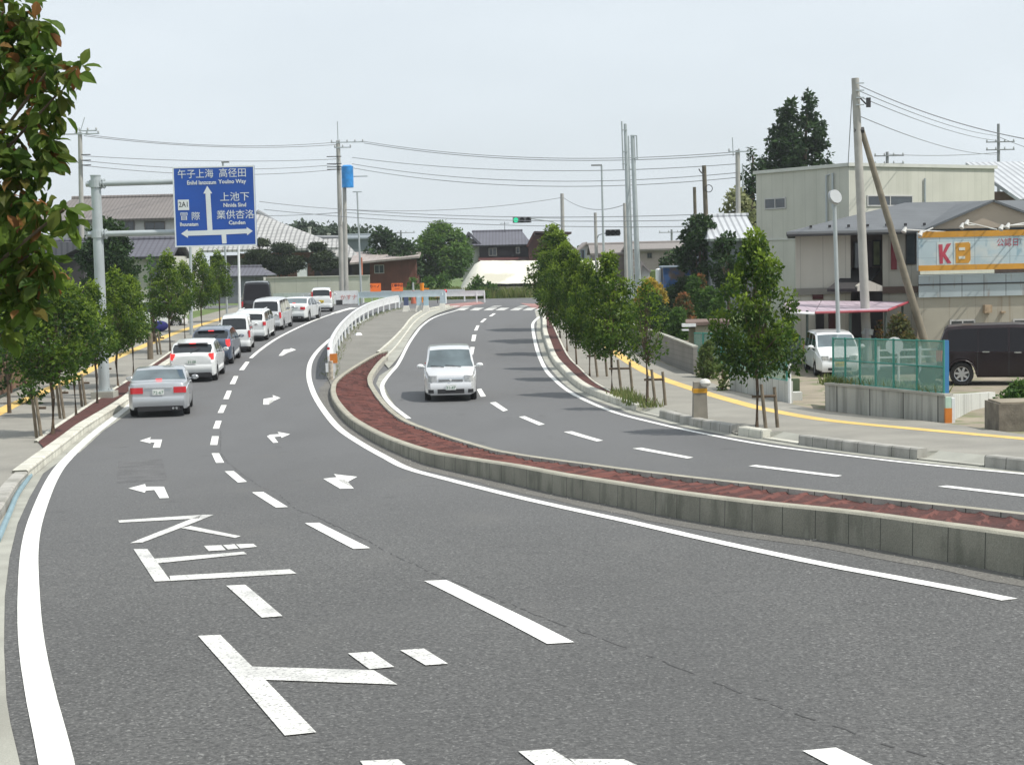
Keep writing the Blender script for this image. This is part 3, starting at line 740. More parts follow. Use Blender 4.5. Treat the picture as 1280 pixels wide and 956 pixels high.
# profiles -------------------------------------------------------
def sedan(paintm, **k):
    L_=4.5; S = dict(L=L_,W=1.79,fo=.85,wb=2.72,wr=.32,paint=paintm,
      top=[(-2.25,.90),(-2.22,1.0),(-2.12,1.035),(-1.70,1.05),(-1.62,1.07),(-1.0,1.36),(-.85,1.395),(-.3,1.42),(.25,1.405),(.38,1.375),(1.12,1.0),(1.2,.98),(1.9,.86),(2.15,.74),(2.25,.56)],
      belt=[(-2.25,.78),(-2.0,.94),(-1.2,.955),(.9,.90),(1.2,.88),(2.1,.68),(2.25,.54)],
      side=[(-1.35,-.62),(-.55,.25),(.30,.95)], ws=(.40,1.10), rw=(-1.60,-1.02), seams=[-1.05,-.58,.5], mir=(.70,1.0),
      bands=[('rear_bumper',-1,-.72,.72,.33,.62,paintm,dict(off=.05,wrap=.45,roll=.03)),('rear_valance',-1,-.60,.60,.20,.34,M_blackp,dict(off=.03,wrap=.2)),
             ('tail_lamp',-1,.44,.80,.72,.90,M_red,dict(off=.018,n=8,wrap=.12)),('front_bumper',1,-.60,.60,.22,.52,paintm,dict(off=.05,wrap=.4,roll=.03)),
             ('headlamp',1,.38,.66,.58,.72,M_lens,dict(off=.0,n=6)),('grille',1,-.34,.34,.56,.68,M_blackp,dict(off=.02))],
      plates=[(-1,.76,M_plate,'72-67',M_ptxt)], extra=[('trunk_trim',lambda m,a,b:m.box(-a-.028,-a,-.40,.40,.86,.885),M_chrome),('exhaust',lambda m,a,b:(m.cyl((-a-.07,-.42,.27),(-a+.1,-.42,.27),.035),m.cyl((-a-.07,-.52,.27),(-a+.1,-.52,.27),.035)),M_chrome),
             ('brake_light',lambda m,a,b:m.box(-1.60,-1.54,-.09,.09,1.055,1.115),M_redlit)])
    S.update(k); return S
def hatch(paintm, **k):
    S = dict(L=4.35,W=1.77,fo=.86,wb=2.68,wr=.32,paint=paintm,
      top=[(-2.17,.80),(-2.15,1.0),(-2.06,1.10),(-1.62,1.40),(-1.50,1.48),(-.5,1.55),(.1,1.54),(.4,1.48),(1.35,1.03),(1.45,1.0),(1.95,.86),(2.17,.62)],
      belt=[(-2.17,.76),(-1.8,1.05),(-1.2,1.05),(.9,.93),(1.4,.90),(2.05,.68),(2.17,.56)],
      side=[(-1.25,-.55),(-.48,.35),(.42,1.15)], ws=(.45,1.33), rw=(-2.03,-1.60), seams=[-.98,-.52,.62], mir=(.90,1.03),
      bands=[('rear_bumper',-1,-.70,.70,.36,.68,paintm,dict(off=.06,wrap=.45,roll=.05)),('rear_valance',-1,-.66,.66,.20,.37,M_blackp,dict(off=.045,wrap=.3)),
             ('tail_lamp',-1,.60,.83,.76,1.12,M_red,dict(off=-.02,n=8,wrap=.08)),('front_bumper',1,-.56,.56,.22,.55,paintm,dict(off=.05,wrap=.4,roll=.03)),
             ('headlamp',1,.38,.62,.60,.74,M_lens,dict(off=.0,n=6)),('grille',1,-.3,.3,.5,.60,M_blackp,dict(off=.055))],
      plates=[(-1,.80,M_plate,'31-08',M_ptxt)],
      extra=[('spoiler',lambda m,a,b:m.add([(-1.45,-.58,1.49),(-1.45,.58,1.49),(-1.72,.56,1.475),(-1.72,-.56,1.475),(-1.45,-.58,1.43),(-1.45,.58,1.43),(-1.70,.56,1.445),(-1.70,-.56,1.445)],[(0,1,2,3),(4,5,6,7),(2,3,7,6),(0,3,7,4),(1,2,6,5),(0,1,5,4)]),paintm),
             ('brake_light',lambda m,a,b:m.box(-1.735,-1.71,-.12,.12,1.44,1.475),M_redlit),
             ('rear_wiper',lambda m,a,b:m.cyl((-2.10,.05,1.12),(-1.86,-.28,1.285),.012,n=5),M_blackp)])
    S.update(k); return S
def van(paintm, L_=4.2, W_=1.69, H=1.68, kei=False, bx=0, **k):
    a = L_/2
    S = dict(L=L_,W=W_,fo=.66 if kei else .78,wb=2.39 if kei else 2.6,wr=.29,paint=paintm,tum=.17,pr=.88,pf=.74,
      top=[(-a,.82),(-a+.015,.98),(-a+.04,1.04),(-a+.24,H-.13),(-a+.34,H-.03),(-a+.8,H),(a*.1,H+.01),(a*.30,H-.03),(a*.38,H-.08),(a*.74,1.10),(a*.78,1.07),(a-.20,.90),(a-.05,.72),(a,.56)],
      belt=[(-a,.80),(-a+.2,.98),(0,.97),(a*.7,.93),(a-.12,.76),(a,.54)],
      side=[(-a+.34,-.75),(-.68,.0 if kei else .08),(.10 if kei else .18,a*.56)], ws=(a*.39,a*.73), rw=(-a+.045,-a+.235), seams=[-.72 if not kei else -.62,.05 if kei else .13,a*.58], mir=(a*.60,1.10),
      bands=[('rear_bumper',-1,-.68 if kei else -.74,.68 if kei else .74,.28,.56,paintm,dict(off=.05,wrap=.35,roll=.03)),('rear_valance',-1,-.6,.6,.18,.29,M_blackp,dict(off=.03,wrap=.2)),
             ('tail_lamp',-1,W_/2*.86,W_/2*.955,.70,1.02,M_red,dict(off=.02,n=5,wrap=.06)),
             ('front_bumper',1,-.60,.60,.20,.56,paintm,dict(off=.05,wrap=.35,roll=.04)),
             ('headlamp',1,.40,.66,.62,.80,M_lens,dict(off=-.02,n=6,wrap=.08)),('grille',1,-.36,.36,.62,.74,M_chrome,dict(off=.01)),('air_intake',1,-.40,.40,.26,.36,M_blackp,dict(off=.058))],
      plates=[(-1,.70,M_platey if kei else M_plate,'48-25',M_ptxk if kei else M_ptxt)],
      extra=[('rear_wiper',lambda m,p,q:m.cyl((-p-.0,.05,1.08),(-p+.05,-.26,1.16),.012,n=5),M_blackp)])
    S.update(k); return S
def put(fn_spec, name, label, px, py, hd, group=None, ref='rear'):
    """(px,py): ground point below the middle of the near end"""
    p = G(px, py, .006); s = fn_spec; d = Vector((math.cos(hd), math.sin(hd), 0))
    c = p + d*(s['L']/2 if ref == 'rear' else -s['L']/2)
    o = build_car(name, label, (c.x, c.y, zg(c.y)), hd, s, group); tilt(o); return o
GQ = 'cars queueing in the left carriageway'
def H(dx, dy): return math.atan2(dy, dx)
S1 = sedan(P_silver, gr=M_carglass2, gl=M_carglass2)
put(S1,'parked_car','silver saloon at the near end of the queue, red lamps at both rear corners',199,521.5,H(-.17,1),GQ)
S2 = hatch(P_white, lampL={'tail_lamp':M_redlit}); S2['bands'][2] = ('tail_lamp',-1,.66,.83,.86,1.10,M_redlit,dict(off=-.02,n=8,wrap=.08))
put(S2,'parked_car','white hatchback with dark rear window and lit brake lights, just ahead of the silver saloon',241,478,H(-.08,1),GQ)
S3 = hatch(P_navy); S3['bands'][2] = ('tail_lamp',-1,.66,.83,.80,1.10,M_redlit,dict(off=-.01,n=8,wrap=.10)); S3['top'] = [(x, z+ (0 if z<1.0 else .02)) for x,z in S3['top']]
put(S3,'parked_car','dark blue grey hatchback between the white hatchback and the white van with a yellow plate',264,457,H(-.06,1),GQ)
S4 = van(P_white, 3.4, 1.475, 1.72, True)
put(S4,'kei_van','boxy white minicar with yellow plate and wide black rear window, behind the dark hatchback',294,441,H(-.10,1),GQ)['category']='car'
S5 = van(P_white, 4.3, 1.70, 1.50, False); S5['extra'] = S5['extra']+[('roof_rail',lambda m,a,b:(m.cyl((-1.6,.58,1.54),(.5,.58,1.54),.02),m.cyl((-1.6,-.58,1.54),(.5,-.58,1.54),.02)),M_whitem)]
S5['bands'][2] = ('tail_lamp',-1,.68,.82,.80,.98,M_red,dict(off=.02,n=5,wrap=.06))
put(S5,'station_wagon','white station wagon with roof rails partly hidden behind the boxy white minicar',312,427,H(-.02,1),GQ)['category']='car'
S6 = van(P_silver2, 4.3, 1.70, 1.74, False)
S6['plates']=[(-1,.75,M_plate,'90-12',M_ptxt)]
put(S6,'minivan','pale silver minivan with red tail lamps between the white wagon and the white coupe',333,414,H(.03,1),GQ)['category']='van'
S7 = sedan(P_white, W=1.76, gr=M_carglass2); S7['bands'][1]=('rear_valance',-1,-.60,.60,.20,.36,M_blackp,dict(off=.052,wrap=.2)); S7['bands'][2]=('tail_lamp',-1,.52,.80,.74,.90,M_red,dict(off=.018,n=8,wrap=.10))
put(S7,'parked_car','low white saloon with pale glass behind the minicar at the far end of the queue',365,403,H(.10,1),GQ)
S8 = van(P_white, 3.4, 1.475, 1.60, True); S8['bands'][2]=('tail_lamp',-1,.60,.72,.86,1.36,M_red,dict(off=-.03,n=5,wrap=.05))
put(S8,'minicar','white minicar with tall red corner lamps, first in the queue by the twin poles',402,390,H(-.08,1),GQ)['category']='car'
# oncoming silver minivan
S9 = van(P_silver2, 4.1, 1.69, 1.67, False, gl=M_carglass2, mirm=P_white)
S9['plates'] = [(1,.47,M_plate,'31-47',M_ptxt)]; S9['po'] = .03
S9['top'] = [(-2.05,.82),(-2.03,.98),(-2.0,1.04),(-1.8,1.55),(-1.7,1.64),(-1.2,1.67),(.1,1.68),(.5,1.65),(.66,1.60),(1.42,1.06),(1.5,1.03),(1.85,.93),(1.98,.82),(2.05,.62)]
S9['ws'] = (.68,1.40); S9['side']=[(-1.65,-.75),(-.68,.08),(.18,1.02)]
S9['bands'][3]=('front_bumper',1,-.62,.62,.22,.60,P_silver2,dict(off=.05,wrap=.35,roll=.05))
S9['bands'][4]=('headlamp',1,.44,.72,.64,.84,M_lens,dict(off=.0,n=8,wrap=.14))
S9['bands'][5]=('grille',1,-.38,.38,.64,.77,M_chrome,dict(off=.02,roll=.02))
S9['bands'][6]=('air_intake',1,-.40,.40,.27,.41,M_blackp,dict(off=.064))
S9['bands'].append(('fog_lamp_recess',1,.52,.68,.29,.40,M_blackp,dict(off=.062,n=5)))
S9['extra']=[('wiper',lambda m,a,b:(m.cyl((1.44,.35,1.075),(1.38,-.15,1.13),.01,n=5),m.cyl((1.44,-.2,1.075),(1.38,-.62,1.12),.01,n=5)),M_blackp),
  ('emblem',lambda m,a,b:m.cyl((a+.03,0,.705),(a+.045,0,.705),.035,n=12),M_whitem),
  ('dashboard',lambda m,a,b:m.box(1.0,1.35,-.6,.6,.9,1.0),M_blackp)]
put(S9,'minivan','silver minivan driving towards the camera in the right carriageway',564,502,H(.05,-1),None,'front')['category']='van'
# parked white van on the right lot, seen from its front corner
S10 = van(P_white, 3.9, 1.66, 1.62, False, gl=M_carglass2)
S10['plates']=[(1,.50,M_platey,'48-07',M_ptxk)]; S10['po']=.03
o = put(S10,'parked_minivan','white van parked on the dirt lot beside the green mesh fence',1050,475,H(-.05,-1),None,'front'); o['category']='van'
# dark boxy wagon cut by the right frame edge
S11 = van(P_maroon, 3.95, 1.69, 1.66, False, wr=.335, spokes=7, hm=M_chrome)
S11['top'] = [(-1.97,.86),(-1.96,1.0),(-1.93,1.06),(-1.76,1.53),(-1.66,1.60),(-1.2,1.64),(.2,1.66),(.65,1.64),(.78,1.58),(1.15,1.10),(1.25,1.04),(1.75,.98),(1.92,.82),(1.975,.60)]
S11['ws']=(.79,1.13); S11['side']=[(-1.66,-.85),(-.82,-.02),(.04,.95)]; S11['seams']=[-.86,.0,.98]; S11['handles']=[(-.62,.97),(.25,.95)]
S11['gs']=S11['gr']=S11['gl']=M_darkglass; S11['top'] = [(x,z*1.06) for x,z in S11['top']]; S11['fo']=.72; S11['wb']=2.54
S11['extra']=[('wheel_flare',lambda m,a,b:[m.cyl((xc+.40*math.cos(math.pi*i/12),s*(b+.012),.335+.40*math.sin(math.pi*i/12)),(xc+.40*math.cos(math.pi*(i+1)/12),s*(b+.012),.335+.40*math.sin(math.pi*(i+1)/12)),.022,n=6) for xc in (1.255,-1.285) for s in (1,-1) for i in range(12)],P_maroon)]
pw = G(1212,482,.1); cxx = pw + Vector((1.285*math.cos(R(-15))*1.12, .90-1.285*math.sin(R(15)), 0))
o = build_car('parked_wagon','very dark maroon boxy wagon with alloy wheels parked behind the fence post', (cxx.x,cxx.y,0), R(-15), S11); o.scale=(1.12,1.12,1.12); o['category']='car'; o.location.z = zg(cxx.y)+.10
o2 = [c for c in bpy.data.objects if c.name.startswith('parked_minivan')][0]; o2.location.z += .095; o2.scale = (.95,.95,.93)
# black van behind the pavement at the far left
S12 = van(P_black, 4.6, 2.05, 2.25, False); S12['gr']=M_darkglass; S12['plates']=[(-1,.8,M_plate,'11-27',M_ptxt)]
o = put(S12,'parked_van','tall black van standing behind the queue in front of the block wall',322,397,H(-.12,1),None); o['category']='van'
for lab,px,Y in (('white car glimpsed through the second roadside tree on the left',86,74),('white car glimpsed between the third and fourth roadside trees on the left',193,92)):
    S13 = van(P_white, 3.6, 1.6, 1.6, True); q = at(px,Y); o = build_car('parked_car',lab,(q.x,q.y,q.z),R(20),S13,'cars parked behind the left trees'); tilt(o)
# ================================================================ FOLIAGE
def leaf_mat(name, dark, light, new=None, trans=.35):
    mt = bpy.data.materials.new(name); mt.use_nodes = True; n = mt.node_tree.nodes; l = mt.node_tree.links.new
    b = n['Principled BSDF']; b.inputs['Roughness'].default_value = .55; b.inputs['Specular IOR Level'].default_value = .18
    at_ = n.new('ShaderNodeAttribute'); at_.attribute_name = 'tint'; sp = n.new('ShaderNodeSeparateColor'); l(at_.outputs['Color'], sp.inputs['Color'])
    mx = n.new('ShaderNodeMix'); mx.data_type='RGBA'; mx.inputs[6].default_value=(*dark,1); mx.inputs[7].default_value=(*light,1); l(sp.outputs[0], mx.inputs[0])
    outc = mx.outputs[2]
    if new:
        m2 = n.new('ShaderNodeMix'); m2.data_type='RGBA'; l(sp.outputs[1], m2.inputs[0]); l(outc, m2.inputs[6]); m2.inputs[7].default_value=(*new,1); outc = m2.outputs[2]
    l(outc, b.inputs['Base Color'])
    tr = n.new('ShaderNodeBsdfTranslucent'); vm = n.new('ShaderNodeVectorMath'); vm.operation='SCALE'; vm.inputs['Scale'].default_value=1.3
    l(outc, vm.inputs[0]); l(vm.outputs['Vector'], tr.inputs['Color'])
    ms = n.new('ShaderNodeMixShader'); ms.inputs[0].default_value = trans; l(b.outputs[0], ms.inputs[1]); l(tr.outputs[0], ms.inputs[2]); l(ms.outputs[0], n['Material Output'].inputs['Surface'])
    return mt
F_street = leaf_mat('street_tree_leaves', (.014,.042,.007), (.050,.108,.014), (.22,.31,.032))
F_dark = leaf_mat('dark_leaves', (.014,.036,.012), (.036,.076,.022), (.08,.13,.03), .2)
F_green = leaf_mat('fresh_leaves', (.032,.085,.018), (.085,.165,.035), (.16,.25,.045))
F_yel = leaf_mat('yellow_shrub_leaves', (.16,.15,.03), (.42,.30,.05), (.50,.34,.04))
F_red = leaf_mat('red_tipped_leaves', (.05,.075,.025), (.10,.12,.04), (.36,.12,.05))
F_bam = leaf_mat('bamboo_leaves', (.12,.14,.06), (.26,.28,.13), (.34,.34,.18))
F_pine = leaf_mat('pine_needles', (.018,.032,.016), (.045,.065,.028), (.07,.09,.035), .15)
F_near = leaf_mat('broad_leaves', (.036,.080,.014), (.13,.20,.030), (.26,.11,.045), .42)
F_grass = leaf_mat('grass_blades', (.06,.105,.022), (.13,.19,.05), (.24,.23,.10))
def foliage(clumps, per, size, seed, droop=0.0, elong=1.9, newf=lambda p,c: 0, shell=.55, flat=1.0, real=False):
    rnd = random.Random(seed); V_=[]; F_=[]; T_=[]
    for c in clumps:
        cx,cy,cz,r = c[:4]; fl = c[4] if len(c)>4 else flat; ct = rnd.random()
        k = max(6,int(per*(r/.35)**2))
        for _ in range(k):
            while True:
                d = Vector((rnd.uniform(-1,1),rnd.uniform(-1,1),rnd.uniform(-1,1)))
                if .05 < d.length < 1: break
            d.normalize(); rr = r*(shell+(1-shell)*rnd.random()**.6)*(1+.18*rnd.gauss(0,1))
            p = Vector((cx+d.x*rr, cy+d.y*rr, cz+d.z*rr*fl))
            s = size*rnd.uniform(.6,1.35)
            ax = (d*.7+Vector((rnd.gauss(0,.6),rnd.gauss(0,.6),rnd.gauss(0,.5)-droop))).normalized()
            nn = (d+Vector((rnd.gauss(0,.5),rnd.gauss(0,.5),rnd.gauss(0,.5)+.5))); sd = ax.cross(nn)
            if sd.length < .01: continue
            sd.normalize(); b = len(V_); up = sd.cross(ax)*(-.12*s)
            if real:
                w_ = s/elong; upv = sd.cross(ax); fo = upv*(.16*w_)
                V_ += [p,p+ax*s*.35,p+ax*s*.72-upv*.03*s,p+ax*s-upv*.12*s]+[p+ax*s*.22+sd*w_*.36+fo,p+ax*s*.50+sd*w_*.5+fo,p+ax*s*.80+sd*w_*.27+fo*.4]+[p+ax*s*.22-sd*w_*.36+fo,p+ax*s*.50-sd*w_*.5+fo,p+ax*s*.80-sd*w_*.27+fo*.4]
                F_ += [(b,b+4,b+5,b+1),(b+1,b+5,b+6,b+2),(b+2,b+6,b+3,b+3)[:3],(b,b+1,b+8,b+7),(b+1,b+2,b+9,b+8),(b+2,b+3,b+9)]
                tt = (min(1,max(0,ct*.5+rnd.random()*.6-.05)), min(1,max(0,newf(p,c)+rnd.gauss(0,.12)))); T_ += [tt]*6; continue
            V_ += [p, p+ax*s*.5+sd*s*.5/elong, p+ax*s+up, p+ax*s*.5-sd*s*.5/elong]
            F_.append((b,b+1,b+2,b+3)); T_.append((min(1,max(0,ct*.75+rnd.random()*.4-.08)), min(1,max(0,newf(p,c)+rnd.gauss(0,.12)))))
    return V_,F_,T_
def fol_obj(name, data, mt, parent=None, origin=(0,0,0)):
    V_,F_,T_ = data; me = bpy.data.meshes.new(name); o_ = Vector(origin)
    me.from_pydata([tuple(v-o_) for v in V_], [], F_)
    ca = me.color_attributes.new('tint','FLOAT_COLOR','CORNER'); buf = []
    for t,f in zip(T_,F_): buf += [t[0],t[1],0,1]*len(f)
    ca.data.foreach_set('color', buf); me.materials.append(mt)
    o = bpy.data.objects.new(name, me); COL.objects.link(o); o.parent = parent; return o
def limbs(mb, base, clumps, r0, rnd, bend=.15, every=1):
    for c in clumps[::every]:
        e = Vector(c[:3]); b = Vector(base); b.z += rnd.uniform(0,.5)*(e.z-b.z)*.6
        m_ = b.lerp(e,.5)+Vector((rnd.gauss(0,bend)*.5,rnd.gauss(0,bend)*.5,-.1*(e-b).length*.5))
        mb.tube([b,m_,e], r0, 5, r1=r0*.25)
# --- street tree prototypes (about 4.4 m)
def street_tree(seed, crown=1.0, low=1.35, top=4.4, dens=270, cone=.42):
    rnd = random.Random(seed); cl = []
    n = 50
    for i in range(n):
        t = (i+rnd.random())/n; z = low+(top-low)*t
        rad = 1.12*crown*(math.sin(math.pi*min(1,(t*.86+.16)))**.75)*(1-cone*t**1.3)*(.85+.35*rnd.random())
        a = i*2.399+rnd.random(); q = rad*math.sqrt(rnd.uniform(.15,1))
        r = rnd.uniform(.20,.46)*(1-.35*t)*crown
        cl.append((q*math.cos(a), q*math.sin(a), z, r))
    nf = lambda p,c: (.06 + .85*max(0,(p.z-c[2])/c[3]+.1)*(.40+.70*(c[2]-low)/(top-low)))  # new growth, strengthened on clump tops so lit tops are painted into leaf colour
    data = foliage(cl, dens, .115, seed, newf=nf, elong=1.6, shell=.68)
    mb = MB(); mb.tube([(0,0,-.05),(rnd.gauss(0,.03),rnd.gauss(0,.03),low*.6),(rnd.gauss(0,.05),rnd.gauss(0,.05),low+.3),(0,0,top*.8)], .065, 8, r1=.018)
    limbs(mb,(0,0,low*.85),cl,.022,rnd,every=2)
    return data, mb
def make_tree_proto(seed, **k):
    data, mb = street_tree(seed, **k)
    r = thing('street_tree','','tree')
    fol_obj('crown', data, F_street, r); mb.build('trunk', M_bark, r, smooth=True, local=True)
    return r
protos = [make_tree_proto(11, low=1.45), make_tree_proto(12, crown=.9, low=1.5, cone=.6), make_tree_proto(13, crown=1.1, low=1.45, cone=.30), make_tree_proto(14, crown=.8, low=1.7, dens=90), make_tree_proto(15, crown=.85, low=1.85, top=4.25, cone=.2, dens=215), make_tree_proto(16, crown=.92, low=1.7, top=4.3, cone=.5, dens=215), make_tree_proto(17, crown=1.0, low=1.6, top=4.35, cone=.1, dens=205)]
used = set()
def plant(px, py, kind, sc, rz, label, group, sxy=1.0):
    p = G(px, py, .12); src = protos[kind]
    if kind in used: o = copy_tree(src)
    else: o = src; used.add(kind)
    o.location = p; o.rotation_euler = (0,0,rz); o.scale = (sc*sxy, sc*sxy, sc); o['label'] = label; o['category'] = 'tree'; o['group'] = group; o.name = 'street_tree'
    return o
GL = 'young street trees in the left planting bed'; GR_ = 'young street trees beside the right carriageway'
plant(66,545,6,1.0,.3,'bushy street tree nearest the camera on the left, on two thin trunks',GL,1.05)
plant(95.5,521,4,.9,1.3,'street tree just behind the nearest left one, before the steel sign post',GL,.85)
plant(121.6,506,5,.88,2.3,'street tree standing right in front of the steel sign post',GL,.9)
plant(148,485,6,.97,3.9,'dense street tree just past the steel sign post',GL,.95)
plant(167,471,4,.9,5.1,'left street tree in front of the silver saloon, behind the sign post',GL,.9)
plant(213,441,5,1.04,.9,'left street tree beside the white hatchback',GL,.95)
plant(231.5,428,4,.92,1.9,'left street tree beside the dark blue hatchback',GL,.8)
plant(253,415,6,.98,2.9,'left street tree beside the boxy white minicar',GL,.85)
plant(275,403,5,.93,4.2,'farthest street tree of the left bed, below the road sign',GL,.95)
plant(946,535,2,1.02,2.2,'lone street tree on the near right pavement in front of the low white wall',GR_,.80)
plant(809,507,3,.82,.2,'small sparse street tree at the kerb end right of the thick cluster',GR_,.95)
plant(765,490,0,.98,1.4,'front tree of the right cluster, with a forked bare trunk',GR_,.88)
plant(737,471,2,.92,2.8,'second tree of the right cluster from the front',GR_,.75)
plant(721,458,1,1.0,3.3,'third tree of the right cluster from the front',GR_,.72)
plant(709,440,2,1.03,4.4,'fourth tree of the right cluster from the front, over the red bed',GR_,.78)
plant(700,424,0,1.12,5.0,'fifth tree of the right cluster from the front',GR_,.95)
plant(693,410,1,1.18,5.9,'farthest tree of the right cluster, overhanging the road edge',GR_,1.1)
# stakes beside the trees
def stake_pair(px, py, label, grp, dx=.25, h=1.05, n=2):
    p = G(px, py, .14); r = thing('tree_stake', label, 'tree stake', p, grp)
    for i in range(n):
        q = p+Vector((dx*(i+1)*.55+(0 if i else -.02), -.12+.1*i, 0)); lean = Vector((-.10+.03*i, 0, h-.08*i))
        MB().cyl(q-Vector((0,0,.05)), q+lean, .045, .04, 8).build('stake', M_stake, r)
    MB().cyl(p+Vector((-.06,-.06,h*.72)), p+Vector((dx,-.06,h*.72)), .035, n=6).build('binding', M_bark, r)
GS = 'wooden stakes tied to the street trees'
for px,py,lab,dx in ((943,535,'dark stakes tied to the lone tree on the near right pavement',.5),(808,507,'stake pair tied to the small sparse right tree',.5),(764,490,'stakes tied to the front tree of the right cluster',.62),(736,471,'leaning stakes beside the second tree of the right cluster',.6),
        (63,547,'stakes at the nearest left street tree',-.3),(90,523,'stakes at the second left street tree',-.3),(116,508,'stakes left of the sign post',-.3),(143,487,'stakes at the tree just past the sign post',-.3),(208,443,'stakes at the tree beside the white hatchback',-.35)):
    stake_pair(px,py,lab,GS,dx)
q = G(188,449,.14); tag(MB().cyl(q-Vector((0,0,.05)),q+Vector((.02,0,1.15)),.13,.12,10).build('stump', M_stake), 'thick sawn off wooden post in the left planting bed', 'post')
# --- broad-leaved tree close to the camera on the left, only its fringe in view
rnd = random.Random(31); cl = []
for (px,py,Y,r) in ((5,15,9.6,.24),(45,35,9.5,.15),(62,85,9.3,.15),(95,88,9.2,.085),(20,95,9.5,.24),(50,135,9.4,.18),(10,180,9.4,.26),(60,175,9.4,.14),(25,235,9.3,.21),(55,205,9.3,.12),(8,290,9.3,.24),(45,262,9.1,.10),(80,262,9.0,.10),(88,278,9.0,.06),(35,320,9.2,.20),(5,350,9.3,.22),(50,345,9.2,.14),(30,380,9.2,.13),(12,415,9.2,.10),(-30,60,9.8,.35),(-50,160,9.8,.4),(-40,280,9.7,.38),(-60,380,9.6,.3),(18,55,9.5,.18),(70,120,9.3,.09)):
    p = W(px,py,Y); cl.append((p.x,p.y,p.z,r))
for i in range(34):
    a = rnd.uniform(0,6.28); rr = math.sqrt(rnd.random())*1.2; z = rnd.uniform(4.0,7.4); k = 1-((z-5.6)/2.2)**2
    if k < .1: continue
    cl.append((-4.35+rr*math.cos(a)*math.sqrt(k), 9.6+rr*math.sin(a)*math.sqrt(k), z, rnd.uniform(.25,.42)))
cl = cl[:25]+[c for c in cl[25:] if c[0]+c[3] < -3.0]
cl = [(x,y,z,r*.8 if x+r>-3.2 else r) for x,y,z,r in cl]
nf = lambda p,c: (.85 if rnd.random() < (.10 if p.x > -3.0 else .04) else 0)
data = foliage(cl, 400, .105, 32, droop=.75, elong=1.75, newf=nf, shell=.2, real=True)
base = Vector((-4.5, 9.7, zg(9.7)))
nt_ = thing('roadside_tree','broad leaved tree with drooping green and reddish leaves hanging in from the left edge','tree',base)
fol_obj('crown', data, F_near, nt_, base)
mb = MB(); mb.tube([base-Vector((0,0,.05)), base+Vector((.05,0,1.3)), base+Vector((.0,.05,2.8)), base+Vector((.1,0,5.2))], .11, 9, r1=.04)
limbs(mb, base+Vector((0,0,2.3)), cl, .028, rnd, every=2); mb.build('trunk', M_bark, nt_, smooth=True)
# --- generic background trees and shrubs built where they stand
def bush(name, label, cat, px0, px1, ptop, Y, base_h=0, mt=F_green, size=.18, seed=1, group=None, nclump=26, flat=.9, trunk=True, shape='round', new=.3, dens=26, depth=1.0):
    rnd = random.Random(seed); xm = (px0+px1)/2; b = at(xm, Y, base_h); hw = (px1-px0)/2/FPX*Y; tz = W(xm,ptop,Y).z; Hh = tz-b.z; cl = []
    lo = .28 if (trunk and Hh > 3) else .05
    for i in range(nclump):
        t = (i+rnd.random())/nclump; a = rnd.uniform(0,6.28)
        if shape == 'cone': k = (1-t)**.7*1.0+.12
        elif shape == 'dome': k = math.sqrt(max(.05,1-t*t*.95))
        else: k = math.sqrt(max(.08,1-((t-.42)/.62)**2))
        r = min(hw,Hh)*rnd.uniform(.20,.34)*(.75 if shape=='cone' else 1); r = min(r, hw*.5)
        q = max(0,hw*k-r*.8)*math.sqrt(rnd.uniform(.2,1)); z = b.z+lo*Hh+(Hh*(1-lo)-r*.9)*t
        cl.append((b.x+q*math.cos(a), Y+q*math.sin(a)*depth, max(z,b.z+r*.5), r, flat))
    nf = lambda p,c: new*max(0,(p.z-c[2])/c[3])
    o = thing(name, label, cat, b, group); k = (size/.12)**2
    data = foliage(cl, dens*.35**2/ (sum(c[3]**2 for c in cl)/len(cl)) if False else max(3,dens*7.5/k), size, seed, newf=nf, elong=1.5)
    fol_obj('crown' if trunk else 'foliage', data, mt, o, b)
    mb = MB(); mb.tube([b-Vector((0,0,.1)), b+Vector((0,0,Hh*.4)), b+Vector((0,0,Hh*.8))], max(.03,Hh*.022), 7, r1=.02); limbs(mb, b+Vector((0,0,Hh*lo)), cl, max(.015,Hh*.008), rnd, every=2)
    mb.build('trunk' if trunk else 'stem', M_bark, o, smooth=True)
    return o
GB = 'trees and shrubs in the background'
# centre
bush('leafy_tree','tall fresh green broadleaf tree between the brown shed and the dark two storey house','tree',514,592,276,164,mt=F_green,size=.30,seed=3,nclump=44,dens=40,new=.7)
bush('dark_tree','dark rounded tree left of the tall green tree behind the brown shed roof','tree',452,512,284,165,mt=F_dark,size=.34,seed=4,nclump=36,dens=40)
bush('dark_tree','low dark tree mass behind the brown shed, right of the twin poles','tree',478,530,298,160,mt=F_dark,size=.34,seed=5,nclump=30,dens=40)
for i,(a,b,t,Y,lab) in enumerate(((522,548,343,138,'leafy shrub behind the orange lamp post'),(540,568,341,141,'shrub in front of the tall green tree'),(584,612,345,134,'bright green shrub before the left end of the white sheet mound'),(600,625,352,137,'low shrub at the foot of the white sheet mound'),(505,528,346,140,'shrub right of the second orange sign'))):
    bush('shrub',lab,'shrub',a,b,t,Y,mt=F_green,size=.22,seed=20+i,group='shrubs behind the far guardrail',nclump=24,trunk=False,shape='dome')
